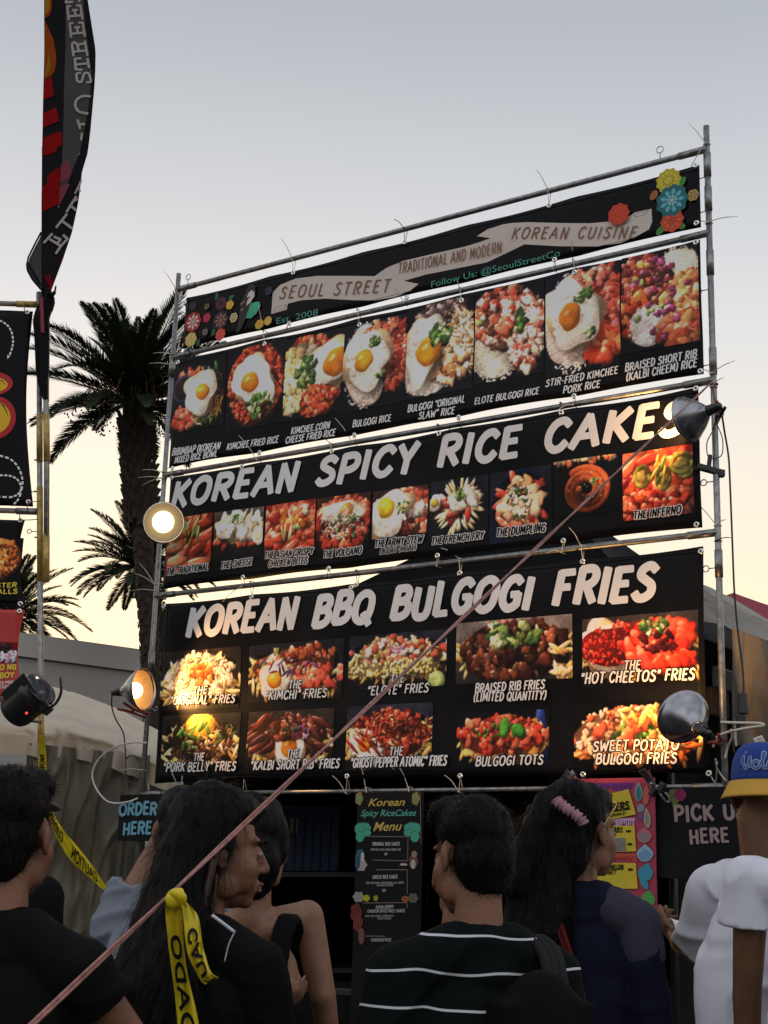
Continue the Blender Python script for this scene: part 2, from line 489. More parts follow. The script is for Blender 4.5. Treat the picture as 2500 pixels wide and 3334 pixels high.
# ------------------------------------------------------------------ printed food pictures (colour grids computed here)
class Pic:
    def __init__(s, W, H, seed, bgc=(.03, .03, .04)):
        s.W, s.H = W, H
        s.a = np.zeros((H, W, 3), np.float32) + np.array(bgc, np.float32)
        s.m = np.zeros((H, W), np.float32)
        s.r = np.random.RandomState(seed)
        s.asp = W / H
    def px(s, x, y, rx, ry):
        m = max(rx, ry) * 1.5 + 1.5 / s.H
        x0, x1 = int(max(0, (x - m) * s.H)), int(min(s.W, (x + m) * s.H + 2))
        y0, y1 = int(max(0, (y - m) * s.H)), int(min(s.H, (y + m) * s.H + 2))
        if x1 <= x0 or y1 <= y0: return None
        X, Y = np.meshgrid((np.arange(x0, x1) + .5) / s.H, (np.arange(y0, y1) + .5) / s.H)
        return x0, x1, y0, y1, X - x, Y - y
    def blob(s, x, y, rx, ry, ang, col, wob=.42, gloss=.34, shadow=.38, shade=.55, flat=False):
        """A small lit lump of food; y runs upward, picture height = 1."""
        if shadow:
            q = s.px(x + .25 * min(rx, ry), y - .4 * min(rx, ry), rx, ry)
            if q:
                x0, x1, y0, y1, dx, dy = q
                c, sn = math.cos(ang), math.sin(ang)
                e = ((dx * c + dy * sn) / rx) ** 2 + ((-dx * sn + dy * c) / ry) ** 2
                s.a[y0:y1, x0:x1] *= (1 - shadow * np.clip(1.35 - e, 0, 1))[..., None]
        q = s.px(x, y, rx, ry)
        if not q: return
        x0, x1, y0, y1, dx, dy = q
        c, sn = math.cos(ang), math.sin(ang)
        u, v = (dx * c + dy * sn) / rx, (-dx * sn + dy * c) / ry
        th = np.arctan2(v, u)
        p = s.r.rand(3) * 6.28
        k = 1 + wob * (.5 * np.sin(2 * th + p[0]) + .35 * np.sin(3 * th + p[1]) + .3 * np.sin(5 * th + p[2]))
        rr = np.sqrt(u * u + v * v) / k
        aa = 1.2 / (s.H * max(.004, min(rx, ry)))
        al = np.clip((1 - rr) / max(aa, .04) + .5, 0, 1)
        r2 = np.clip(rr, 0, 1)
        nz = np.sqrt(np.clip(1 - r2 * r2, 0, 1)) if not flat else np.sqrt(np.clip(1 - (r2 ** 5), 0, 1))
        nx, ny = u * c * r2 - v * sn * r2, u * sn * r2 + v * c * r2
        d = np.clip(-.42 * nx + .6 * ny + .7 * nz, 0, 1.1)
        lum = (1 - shade) + shade * 1.35 * d
        C = np.array(col, np.float32) * lum[..., None]
        if gloss: C = C + gloss * (np.clip(d, 0, 1) ** 14)[..., None]
        al = al[..., None]
        s.a[y0:y1, x0:x1] = s.a[y0:y1, x0:x1] * (1 - al) + np.clip(C, 0, 1) * al
        s.m[y0:y1, x0:x1] = np.maximum(s.m[y0:y1, x0:x1], al[..., 0])
    def spot(s, reg, k=1):
        t = s.r.rand() * 6.283; q = math.sqrt(s.r.rand()) * k
        ca, sa = math.cos(reg[4]) if len(reg) > 4 else 1, math.sin(reg[4]) if len(reg) > 4 else 0
        x, y = reg[2] * q * math.cos(t), reg[3] * q * math.sin(t)
        return reg[0] + x * ca - y * sa, reg[1] + x * sa + y * ca
    def pick(s, pal, v=.12):
        c = np.array(hx(pal[s.r.randint(len(pal))])); c = c * .84 + np.mean([hx(q) for q in pal], 0) * .16
        return np.clip(c * (1 + s.r.uniform(-v, v)) + s.r.uniform(-.02, .02, 3), 0, 1)
    def chunks(s, reg, n, size, pal, asp=(.6, 1.0), **kw):
        mc = np.mean([hx(c) for c in pal], 0)
        if n >= 40 and pal[0] != '35602a': s.blob(reg[0], reg[1], reg[2], reg[3], reg[4] if len(reg) > 4 else 0, mc * .5, wob=.12, gloss=0, shade=.3, shadow=.3, flat=True)
        pts = sorted([s.spot(reg) for _ in range(int(n * .72) if n >= 40 else n)], key=lambda p: -p[1])
        for (x, y) in pts:
            r = s.r.uniform(*size) * (1.28 if n >= 40 else 1)
            s.blob(x, y, r, r * s.r.uniform(*asp), s.r.uniform(0, 3.14), s.pick(pal), **kw)
    def sticks(s, reg, n, L, wd, pal, ang=None, spread=3.14, **kw):
        for _ in range(n):
            x, y = s.spot(reg)
            a = s.r.uniform(0, 3.14) if ang is None else ang + s.r.uniform(-spread, spread)
            s.blob(x, y, s.r.uniform(*L), s.r.uniform(*wd), a, s.pick(pal), wob=.06, flat=True, **kw)
    def radial(s, c, n, r0, L, wd, pal, ry=1.0):
        for i in range(n):
            a = 6.283 * i / n + s.r.uniform(-.25, .25)
            rr = r0 * s.r.uniform(.8, 1.15)
            s.blob(c[0] + rr * math.cos(a), c[1] + rr * ry * math.sin(a), L * s.r.uniform(.8, 1.2), wd, a + s.r.uniform(-.3, .3), s.pick(pal), wob=.05, flat=True)
    def rice(s, reg, n, base='efe6df', k=.013):
        s.blob(reg[0], reg[1], reg[2] * .97, reg[3] * .97, reg[4] if len(reg) > 4 else 0, np.array(hx(base)) * .86, wob=.1, gloss=0, shade=.3, flat=True)
        for _ in range(n):
            x, y = s.spot(reg, 1.04)
            s.blob(x, y, k * s.r.uniform(.8, 1.4), k * s.r.uniform(.5, .7), s.r.uniform(0, 3.14), np.array(hx(base)) * s.r.uniform(.86, 1.05), shadow=.12, shade=.28, gloss=0)
    def egg(s, x, y, rx, ry, yk=(.0, .0), yr=.45, ang=0, yolk='f0971c', white='f1ece6'):
        s.blob(x, y, rx * 1.04, ry * 1.04, ang, np.array(hx(white)) * (.86, .74, .6), wob=.28, gloss=.1, shade=.3, flat=True)
        s.blob(x, y, rx, ry, ang, hx(white), wob=.26, gloss=.1, shade=.26, flat=True)
        for _ in range(14):
            px_, py_ = s.spot((x, y, rx * .8, ry * .8))
            s.blob(px_, py_, rx * .16, ry * .12, s.r.rand() * 3, np.array(hx(white)) * s.r.uniform(.9, 1.02), shadow=.06, shade=.18, gloss=0)
        m = min(rx, ry) * yr
        s.blob(x + yk[0] * rx, y + yk[1] * ry, m, m * s.r.uniform(.95, 1.18), ang + s.r.uniform(-.5, .5), np.array(hx(yolk)) * (1, s.r.uniform(.86, 1.08), 1), wob=.1, gloss=.12, shade=.4, shadow=.15)
        s.blob(x + yk[0] * rx - m * .3, y + yk[1] * ry + m * .35, m * .3, m * .16, .6, np.array(hx('ffd890')), wob=.1, gloss=.1, shade=.1, shadow=0)
    def greens(s, reg, n, size=(.02, .035)):
        s.chunks(reg, n, size, ['35602a', '4c7a34', '2a4a20', '7a9a4c', 'a4b478', 'd0d4b8'], asp=(.35, .8), gloss=.15)
    def ringst(s, x, y, rx, ry, wd, col, a0=0, a1=6.283, n=26):
        for i in range(n):
            t = a0 + (a1 - a0) * i / n
            s.blob(x + rx * math.cos(t), y + ry * math.sin(t), wd * 1.3, wd, t + 1.57, np.array(col) * s.r.uniform(.92, 1.06), wob=.02, shadow=.12, gloss=.2)
    def tray(s, x0, y0, x1, y1, col=(.05, .05, .07), rim=(.2, .2, .24)):
        X, Y = np.meshgrid((np.arange(s.W) + .5) / s.H, (np.arange(s.H) + .5) / s.H)
        cx, cy, hw, hh = (x0 + x1) / 2, (y0 + y1) / 2, (x1 - x0) / 2, (y1 - y0) / 2
        e = (np.abs((X - cx) / hw) ** 6 + np.abs((Y - cy) / hh) ** 6)
        al = np.clip((1.0 - e) * 4, 0, 1)[..., None]
        s.a = s.a * (1 - al) + np.array(rim) * al
        al = np.clip((.86 - e) * 6, 0, 1)[..., None]
        s.a = s.a * (1 - al) + np.array(col) * al
    def backdrop(s, top, bot):
        t = np.linspace(0, 1, s.H)[:, None, None]
        s.a[:] = np.array(bot) * (1 - t) + np.array(top) * t

REDS = ['cc4428', 'b8361f', 'd85832', '9a2a1a', 'e07048', 'c04a30']
CAKE = ['c84a30', 'd8604a', 'b23c28', 'e07c5c', '9a2e20']
MEAT = ['5a2c1c', '6e3824', '43231a', '8a4a30', '381a14', '7a3a2c']
FRY = ['e8c06a', 'dfae52', 'efd08a', 'd49a44', 'f0d9a0']
SLAW = ['e9dcc2', 'd9c2a0', 'f1e9d8', 'c9a878', 'efe3c8']
PICO = ['c85038', 'd86a50', 'e8dccc', 'b8402c', 'dc9070', '8a9a58']
PORK = ['a03424', '8a2a20', 'b94a34', '6e221c', 'c8644c', '943a34']

def smooth_noise(r_, H, W, step):
    g = r_.rand(H // step + 3, W // step + 3)
    y, x = np.arange(H) / step, np.arange(W) / step
    yi, xi = y.astype(int), x.astype(int); fy, fx = (y % 1)[:, None], (x % 1)[None]
    return (g[yi][:, xi] * (1 - fx) + g[yi][:, xi + 1] * fx) * (1 - fy) + (g[yi + 1][:, xi] * (1 - fx) + g[yi + 1][:, xi + 1] * fx) * fy
def finish(p):
    """Ink and camera softness of the printed photograph: broad tone changes, fine grain, slight blur."""
    a = p.a
    H, W = a.shape[:2]
    t = .62 + .5 * smooth_noise(p.r, H, W, max(6, H // 5)) + .22 * smooth_noise(p.r, H, W, max(3, H // 14))
    g = 1 + .24 * (smooth_noise(p.r, H, W, 2) - .5)
    a = a * (t * g)[..., None] * 1.3
    lum = a.mean(2, keepdims=True)
    a = lum + (a - lum) * .86
    b = np.pad(a, ((1, 1), (1, 1), (0, 0)), 'edge')
    a = .5 * a + .125 * (b[:-2, 1:-1] + b[2:, 1:-1] + b[1:-1, :-2] + b[1:-1, 2:])
    b = np.pad(a, ((1, 1), (1, 1), (0, 0)), 'edge')
    a = .6 * a + .1 * (b[:-2, 1:-1] + b[2:, 1:-1] + b[1:-1, :-2] + b[1:-1, 2:])
    return np.clip(np.clip(a, 0, 1.2) ** 1.14 * np.array((1.1, 1.02, .94)) + .006, 0, 1)
def dish(kind, W, H, seed):
    navy = (.03, .035, .07)
    p = Pic(W, H, seed, navy)
    a = p.asp; c = a / 2
    if kind == 'bibimbap':
        p.blob(c, .5, c * .98, .48, 0, (.04, .04, .06), wob=.02, gloss=0, flat=True)
        p.chunks((c * .75, .84, .25 * a, .1), 30, (.03, .06), ['e2674a', 'e98a66', 'c8452c'], gloss=.1)
        p.greens((c * 1.4, .86, .2 * a, .09), 22, (.025, .05))
        p.chunks((c * 1.6, .58, .16 * a, .2), 50, (.03, .05), ['3b2220', '54302a', '5c3038'])
        p.blob(c * .42, .66, .2 * a, .2, 0, (.28, .27, .42), wob=.02, shade=.2); p.blob(c * .42, .66, .175 * a, .17, 0, (.16, .08, .13), wob=.02)
        p.chunks((c * .6, .2, .26 * a, .17), 60, (.03, .055), ['e0563c', 'd4402c', 'ea7a58'])
        p.sticks((c * 1.25, .2, .2 * a, .15), 40, (.05, .09), (.01, .016), ['6e9a40', 'a8b868', '4c7030', 'd8dcb0'])
        p.sticks((c * 1.65, .32, .12 * a, .15), 40, (.05, .1), (.009, .014), ['e8a040', 'f0bc68', 'c87828'])
        p.egg(c * 1.08, .55, .3 * a, .29, (.1, .02), .42, .3)
    elif kind == 'fried_rice':
        p.blob(c, .5, c * .98, .5, .2, (.16, .16, .22), wob=.02, gloss=0, flat=True)
        p.blob(c, .53, c * .92, .46, .2, hx('b83420'), wob=.05, gloss=0, flat=True)
        p.chunks((c, .53, c * .93, .47), 520, (.018, .034), REDS + ['7c1c12', 'f07a50'], shadow=.25)
        p.egg(c * .95, .56, .34 * a, .3, (-.2, .0), .44, .4)
        p.greens((c * 1.2, .26, .22 * a, .15), 60, (.025, .045))
        p.chunks((c * 1.45, .2, .1 * a, .1), 14, (.02, .04), ['3a2018', '5c2a20'])
    elif kind == 'corn_cheese':
        p.chunks((c, .5, c * .95, .5, .3), 380, (.02, .04), REDS + ['ea8a5a'], shadow=.25)
        p.chunks((c * .75, .55, .3 * a, .36, .3), 80, (.04, .08), ['e8d6a8', 'd8bd86', 'efe2c4', 'c8a468'], shadow=.25, gloss=.12)
        p.chunks((c * .35, .28, .15 * a, .18), 30, (.04, .08), ['e4cc9a', 'd4b27a'], shadow=.25)
        p.egg(c * 1.55, .6, .36 * a, .27, (.28, .0), .62, 0)
        p.greens((c * .72, .56, .16 * a, .2), 60, (.025, .05))
        p.chunks((c * 1.2, .2, .3 * a, .16), 120, (.02, .035), REDS + ['ee8a62'], shadow=.25)
    elif kind == 'bulgogi_rice' or kind == 'pork_rice':
        p.backdrop((.05, .06, .14), (.02, .025, .06))
        p.rice((c * .72, .5, .36 * a, .48), 420, 'eedcd4')
        p.chunks((c * 1.62, .56, .2 * a, .38), 170, (.035, .07), PORK if kind[0] == 'b' else PORK + ['d24a30', 'c0503c', 'b8686a'])
        p.chunks((c * 1.15, .86, .25 * a, .1), 40, (.03, .05), ['d86a44', 'c85a4c', 'e8a080'])
        if kind[0] == 'p':
            p.chunks((c * 1.55, .22, .2 * a, .13), 26, (.06, .11), ['e0502c', 'd8401f', 'e87848'], gloss=.4)
        p.egg(c * .78, .56, .36 * a, .3, (-.15, -.02), .42, .2, yolk='f0a020')
        p.greens((c * 1.05, .74, .1 * a, .06), 16, (.03, .05)); p.greens((c * 1.2, .36, .07 * a, .03), 7, (.03, .045))
    elif kind == 'slaw_rice':
        p.rice((c * .7, .24, .4 * a, .22), 240)
        p.chunks((c * 1.1, .8, .4 * a, .2), 170, (.03, .055), ['4a3430', '5c4440', '3a2826', '7a6460', '8a7c86'])
        p.sticks((c * 1.62, .5, .2 * a, .36), 200, (.05, .1), (.012, .02), ['d8b080', 'c08a54', 'efd8b8', 'a86a3a', 'f0e8dc'])
        p.chunks((c * 1.3, .3, .25 * a, .2), 80, (.03, .05), ['c8905c', 'e0b88c', 'f0e4dc', 'a86838'])
        p.egg(c * .5, .52, .26 * a, .36, (.35, -.08), .72, -.1)
        p.greens((c * 1.0, .66, .14 * a, .1), 50, (.025, .045))
    elif kind == 'elote_rice':
        p.rice((c * .66, .34, .36 * a, .34), 480, 'eee8d6')
        p.chunks((c * 1.05, .64, .55 * a, .34, -.4), 200, (.03, .055), PICO + ['e8dcd0', '5c3a2c', '8a4034'])
        p.chunks((c * 1.5, .45, .25 * a, .4), 260, (.025, .045), ['efe6da', 'd8c4a8', 'd04a3a', 'e08070', '7c3a2c', 'f4f0ec'])
        p.greens((c * 1.15, .6, .14 * a, .14), 40, (.03, .05))
        p.chunks((c * .8, .7, .14 * a, .2), 40, (.035, .055), ['d8402c', 'e8644a', 'f0e8e4'])
    elif kind == 'short_rib_rice':
        p.chunks((c * .5, .74, .28 * a, .24), 120, (.03, .06), PORK + ['8a3060', '7aa048', 'd8a850'])
        p.rice((c * 1.45, .74, .3 * a, .24), 320, 'eedccc')
        p.chunks((c * .55, .42, .3 * a, .18, .4), 60, (.04, .09), ['d8602c', 'b83c20', 'e88a48', '8a2c1c'], gloss=.4)
        p.chunks((c * 1.05, .62, .2 * a, .25, .5), 100, (.025, .06), MEAT + ['943a5c', 'a8402c'])
        p.rice((c * .7, .24, .25 * a, .2), 200, 'e8e4ea')
        p.chunks((c * 1.6, .42, .22 * a, .3), 100, (.04, .07), ['c89058', 'a8603c', 'd8a870', '8a442c', 'b8643c'])
        p.chunks((c * 1.6, .14, .22 * a, .14), 60, (.05, .09), ['b87048', 'c88a5c', '94502f', 'a04030'])
        p.chunks((c, .5, c * .8, .42), 24, (.03, .045), ['a03a78', '8a2c66', 'a8c468'])
    elif kind in ('traditional', 'crispy', 'inferno'):
        p.backdrop((.5, .12, .07), (.42, .09, .05))
        p.chunks((c, .5, c * 1.1, .55), 60, (.1, .16), CAKE, gloss=.2)
        p.sticks((c, .45, c * 1.05, .5), 34, (.18, .3), (.07, .1), CAKE, ang=.4 if kind == 'traditional' else None, spread=.6, gloss=.35)
        if kind == 'traditional':
            p.sticks((c * 1.1, .72, .2 * a, .14), 7, (.12, .2), (.02, .035), ['8aa050', 'c8b880', '6a8a3c'], ang=1.2, spread=.9)
            p.chunks((c * .6, .72, .2 * a, .1), 10, (.05, .08), ['c8a060', '9a7a3c'])
        elif kind == 'crispy':
            p.chunks((c * 1.3, .66, .35 * a, .24), 16, (.1, .15), ['d8762c', 'c85a22', 'e89850', 'b84a1c'], gloss=.3)
            p.sticks((c * .95, .5, .12 * a, .24), 5, (.14, .2), (.02, .028), ['d8d0a0', 'a8b070', 'efe8d0'], ang=1.7, spread=.4)
            p.blob(c * 1.6, .8, .1, .1, 0, hx('d8c8b0')); p.greens((c * 1.3, .52, .12 * a, .06), 6, (.04, .06))
        else:
            p.chunks((c, .38, c * .95, .36), 120, (.05, .1), REDS + ['8a1c14', 'ea7058'], gloss=.4)
            for (x, y, rx, ry) in ((.3, .62, .1, .14), (.62, .56, .09, .15), (.95, .66, .1, .12), (a * .84, .74, .15, .13)):
                p.ringst(x, y, rx, ry, .04, hx('94903c'), n=30); p.blob(x, y, rx * .7, ry * .7, 0, hx('a8a050'), gloss=.2)
            p.sticks((c * 1.1, .68, .12 * a, .14), 9, (.1, .18), (.018, .03), ['7a8a34', 'b0a850', '5c702a'], ang=1.3, spread=.5)
    elif kind == 'cheese':
        p.backdrop((.32, .28, .27), (.06, .05, .06))
        p.sticks((c, .42, c * .85, .16), 26, (.12, .18), (.06, .08), CAKE, ang=.5, spread=.8, gloss=.3)
        p.chunks((c, .66, c * .8, .18), 40, (.1, .16), ['efe4c8', 'e4d2a8', 'f4eddc'], shadow=.12, gloss=.1)
        p.egg(c * .5, .62, .2, .2, (0, 0), .1); p.egg(a - .1, .42, .14, .17, (0, 0), .55, yolk='e8d490')
        p.greens((c * .95, .8, .2 * a, .07), 20, (.03, .06)); p.sticks((c * 1.3, .82, .15 * a, .1), 8, (.1, .15), (.015, .025), ['e8dcb8', 'd4c48a'], ang=1.4, spread=.3)
    elif kind == 'volcano':
        p.backdrop((.24, .12, .1), (.04, .035, .05))
        p.chunks((c, .5, c * 1.0, .5), 130, (.05, .09), CAKE + ['a8301f', 'd87a50'])
        p.egg(c, .7, .34 * a, .2, (.2, .05), .7, 0, yolk='e0a040', white='e4d8cc')
        p.sticks((c * 1.0, .48, .4 * a, .3), 120, (.03, .06), (.008, .014), ['f0ece4', 'e0d0c4', 'f8f4f0'])
        p.greens((c, .55, .3 * a, .12), 18, (.025, .045)); p.greens((c * 1.1, .3, .2 * a, .12), 14, (.025, .04))
    elif kind == 'army':
        p.backdrop((.2, .12, .12), (.3, .08, .05))
        p.chunks((c * 1.3, .5, .6 * a, .5), 100, (.05, .1), CAKE + ['d8a070', 'e8c8a8', 'e07848'])
        p.chunks((c * 1.55, .5, .2 * a, .14), 24, (.06, .1), ['f0e4d8', 'e8d0b8'], shadow=.15)
        p.egg(c * .62, .5, .4 * a, .4, (-.15, .3), .52, .5, yolk='eeb022')
        p.greens((c * 1.05, .6, .13 * a, .14), 34, (.03, .05)); p.chunks((c * 1.1, .62, .1 * a, .1), 10, (.02, .04), ['d8c48a', 'e8b060'])
    elif kind == 'french_fry':
        p.backdrop((.1, .11, .18), (.03, .03, .06))
        p.blob(c, .5, c * 1.0, .5, 0, (.07, .07, .11), wob=.01, gloss=0, flat=True)
        p.radial((c, .5), 40, .36, .15, .03, ['e8d4a4', 'dcc088', 'efe0b8'], 1.0)
        p.sticks((c, .5, .28 * a, .24), 22, (.14, .2), (.055, .07), ['a83428', 'c0402e', '943024'], spread=1.0, ang=.6, gloss=.3)
        p.chunks((c * 1.15, .62, .24 * a, .16), 24, (.08, .12), ['f0e4d0', 'e4d0b4', 'f6efe2'], shadow=.15)
        p.greens((c * 1.0, .72, .1 * a, .1), 22, (.03, .06)); p.egg(.1, .62, .13, .14, (0, 0), .55, yolk='e8b83c')
    elif kind == 'dumpling':
        p.backdrop((.1, .1, .16), (.05, .08, .22))
        p.blob(c, .5, c, .5, 0, (.06, .09, .26), wob=.01, gloss=0, flat=True); p.blob(c, .5, c * .93, .46, 0, (.03, .03, .05), wob=.01, gloss=0, flat=True)
        p.sticks((c, .5, c * .72, .36), 40, (.12, .2), (.045, .06), CAKE + ['e87a5a'], gloss=.3)
        p.chunks((c * 1.0, .58, .3 * a, .28), 14, (.1, .15), ['e0a880', 'd89468', 'efc8a4', 'e8b088'], asp=(.5, .7), gloss=.2)
        p.chunks((c * .95, .6, .2 * a, .25), 30, (.025, .045), ['f0ece4', 'f8f4ec', '3a2a20']); p.greens((c, .5, .2 * a, .3), 16, (.03, .05))
    elif kind == 'swirl':
        p.backdrop((.02, .02, .03), (.02, .02, .03))
        p.chunks((c, .96, c * .9, .05), 30, (.04, .08), ['d8b080', 'c86040', '8a90a8', 'd8a050'])
        for k in range(170):
            t = k / 170
            an = 2.2 - t * 6.283 * 2.9
            rr = (.43 - .3 * t)
            p.blob(c + rr * math.cos(an) * .98, .44 + rr * math.sin(an) * .9, .062, .062, 0, np.array(hx('b4542a')) * (1.1 - .25 * t) * p.r.uniform(.95, 1.05), wob=.03, shadow=.25, gloss=.25)
        p.chunks((c, .45, .3 * a, .3), 30, (.008, .014), ['e8d8a0', 'efe4c0'], shadow=0); p.greens((c * 1.25, .55, .06 * a, .08), 12, (.02, .04))
    else:
        # fries in black trays, toppings by name
        tops = {'original': ((.13, .115, .11), SLAW, 200, 'carrot'), 'kimchi': ((.1, .11, .15), PICO + ['d8542e', 'c84a30', 'e8a070'], 170, 'egg'),
                'elote': ((.1, .11, .16), PICO + ['e8d080', 'b87850'], 220, 'onion'), 'braised': ((.4, .38, .38), MEAT, 90, 'scallion'),
                'hot': ((.2, .18, .18), ['cc3224', 'd84630', 'a8241c', 'e05c42', 'e87a54'], 150, 'red'), 'pork_belly': ((.13, .115, .11), ['4a2c1c', '6a4428', '38241a', '8a5a34', '2c1c16'], 130, 'yolk'),
                'kalbi': ((.15, .13, .12), ['5c2a1e', '7a3a28', '44201a', '9a5038', '6e2c22'], 100, 'midegg'), 'ghost': ((.13, .14, .2), ['8a2c1c', 'a83a24', '6a2018', 'c04a2c', '4c1c16'], 240, 'drizzle'),
                'tots': ((.05, .05, .07), ['d8402c', 'e05a40', 'c83424', 'e8785a'], 90, 'tots'), 'sweet': ((.04, .035, .04), ['c8a078', 'e0c4a0', 'a87850', 'e07050', 'd8543c', 'f0dcc0'], 260, 'greens')}
        bgc, pal, n, ex = tops[kind]
        p.backdrop(np.array(bgc) * 1.25, np.array(bgc) * .35)
        if ex not in ('tots', 'greens', 'scallion'):
            p.tray(.03, .12, a - .03, .86, (.04, .04, .055), np.array(bgc) * 1.5 + .05)
        elif ex == 'tots':
            p.blob(a * .93, .5, .13, .62, .12, (.1, .16, .42), wob=.02, flat=True, gloss=.1)
        fr = FRY if kind != 'sweet' else ['e87a30', 'd86420', 'f0984c', 'e8a060']
        p.radial((c, .48), 60, .38, .16, .035, fr, .9) if a < 1.1 else [p.sticks((c * (.4 + .3 * k), .42, .25 * a, .3), 26, (.12, .2), (.03, .042), fr) for k in range(5)]
        if ex == 'tots': p.chunks((c, .45, c * .92, .42), 50, (.1, .13), ['d8a04c', 'c88a38', 'e8bc70', 'e07848'], gloss=.2)
        p.chunks((c, .55, c * .82, .36), n, (.035, .075) if ex != 'scallion' else (.08, .16), pal)
        if ex == 'carrot':
            p.sticks((c * 1.0, .55, c * .8, .34), 150, (.06, .12), (.012, .02), SLAW); p.sticks((c, .6, c * .7, .3), 26, (.03, .07), (.01, .018), ['3a2030', '5c2a58', '4a3a28', '6a8a3c'])
            p.chunks((c * 1.0, .56, .14 * a, .13), 14, (.07, .11), ['d86a2c', 'e07c3a', 'c8501f'])
        elif ex == 'egg':
            p.egg(c * .6, .36, .33, .28, (-.1, .1), .55, .2); p.sticks((c * .8, .6, .4 * a, .14), 18, (.06, .12), (.015, .025), ['5a2a6a', '74408a', '3c1c48'])
            p.chunks((c * 1.4, .8, .25 * a, .1), 10, (.08, .12), ['d87a48', 'c86a3c', 'a84a2c']); p.chunks((c * 1.55, .4, .3 * a, .16), 12, (.1, .14), ['e05a44', 'd84a38'], gloss=.3)
        elif ex == 'onion':
            for k in range(4): p.ringst(c * 1.0, .9 - .04 * k, .2 - .02 * k, .17 - .01 * k, .014, hx('b87aa8') if k % 2 else hx('e0c0d8'), 3.3, 6.1)
            p.chunks((c * .9, .35, .5 * a, .14), 160, (.022, .034), ['e8d088', 'dcb860', 'f0e0a8'], gloss=.1)
            p.chunks((c * 1.2, .72, .6 * a, .14), 16, (.06, .1), ['e0503c', 'd84430', 'f0e4e0']); p.blob(a - .2, .1, .18, .17, .4, hx('b8d080'), wob=.02)
        elif ex == 'scallion':
            p.chunks((c * .95, .5, c * .8, .45), 120, (.05, .11), MEAT + ['2c1814', '5c4034'])
            p.greens((c * 1.0, .74, .25 * a, .2), 40, (.05, .1)); p.sticks((c * 1.85, .3, .12 * a, .3), 12, (.12, .2), (.035, .05), FRY)
        elif ex == 'red':
            p.egg(c * .45, .55, .42, .36, (.1, .0), .75, .2, yolk='d8361f'); p.chunks((c * .5, .58, .28 * a, .28), 200, (.01, .03), ['d02c20', 'e8503c', 'c02018'], shadow=.1)
            p.chunks((c * 1.35, .5, .3 * a, .3), 60, (.09, .15), ['e03424', 'd42a20', 'e84c34'], gloss=.25); p.greens((c * 1.25, .8, .13 * a, .1), 26, (.05, .08))
            p.chunks((c * 1.4, .6, .25 * a, .12), 12, (.05, .09), ['4a1414', '5c1c18', '3a1010'])
        elif ex == 'yolk':
            p.blob(c, .78, .34, .25, 0, hx('f0c040'), wob=.05, gloss=.3, shade=.4); p.sticks((c * .95, .6, .3 * a, .2), 22, (.08, .14), (.03, .045), ['6a9a38', '8ab450', 'b8d080', '507a2c'])
            p.sticks((c * 1.5, .55, .2 * a, .3), 20, (.06, .12), (.012, .02), ['b85a2c', 'd87a48', '5c7a34', 'e8d8a8']); p.sticks((c, .3, c * .8, .2), 60, (.04, .08), (.015, .025), ['e0d0c0', '3a201a', '5c382c', '241410'])
        elif ex == 'midegg':
            p.sticks((c * .4, .6, .3 * a, .25), 14, (.2, .3), (.05, .07), ['6e3020', '8a4430', '54241a'], ang=.5, spread=.3); p.sticks((c * 1.6, .6, .3 * a, .3), 14, (.2, .3), (.05, .07), ['5c281c', '7a3c28', '4a1f18'], ang=-.6, spread=.4)
            p.egg(c * 1.0, .4, .28, .4, (0, -.1), .62, 0); p.chunks((c * .95, .64, .24 * a, .16), 50, (.035, .06), ['8a3424', '6a241c', 'a8503a']); p.sticks((c * 1.25, .6, .1 * a, .12), 9, (.06, .1), (.02, .03), ['74306a', '94488a', 'd0b0d0']); p.greens((c * .85, .68, .3 * a, .1), 14, (.03, .045))
        elif ex == 'drizzle':
            p.egg(c * .5, .35, .33, .24, (-.1, .25), .55, -.3)
            p.sticks((c * .55, .42, .25 * a, .14), 9, (.14, .2), (.02, .028), ['a01c14', 'b8281c'], ang=-.7, spread=.12, gloss=.3)
            p.sticks((c * 1.2, .6, .5 * a, .24), 120, (.05, .09), (.012, .02), ['c8482c', '8a2818', 'e8a070', '5c2018'])
            for k in range(7): p.ringst(c * (.9 + .15 * k), .62 + .1 * math.sin(k * 2), .06, .09, .014, hx('5c2418'), n=18)
        elif ex == 'tots':
            p.chunks((c * 1.0, .6, .6 * a, .24), 30, (.08, .12), ['e04a34', 'd83c2a', 'f07a5c'], gloss=.3); p.chunks((c * .9, .62, .22 * a, .14), 26, (.03, .05), ['4a6a28', '6a8a34', '5c2a20'])
            p.blob(c * 1.05, .68, .1, .2, -.15, hx('4ea83a'), wob=.05); p.blob(c * 1.35, .62, .17, .12, -.5, hx('3f9430'), wob=.05)
        elif ex == 'greens':
            p.chunks((c * .9, .5, c * .9, .4), 240, (.03, .055), pal); p.greens((c * .95, .55, .16 * a, .18), 40, (.045, .08)); p.chunks((c * 1.1, .5, .55 * a, .24), 16, (.08, .12), ['e0583c', 'e87a4c', 'e06848'], gloss=.25)
            p.sticks((c * 1.4, .78, .4 * a, .14), 24, (.1, .16), (.03, .045), ['e8984c', 'f0b870', 'e08040'])
    return finish(p)

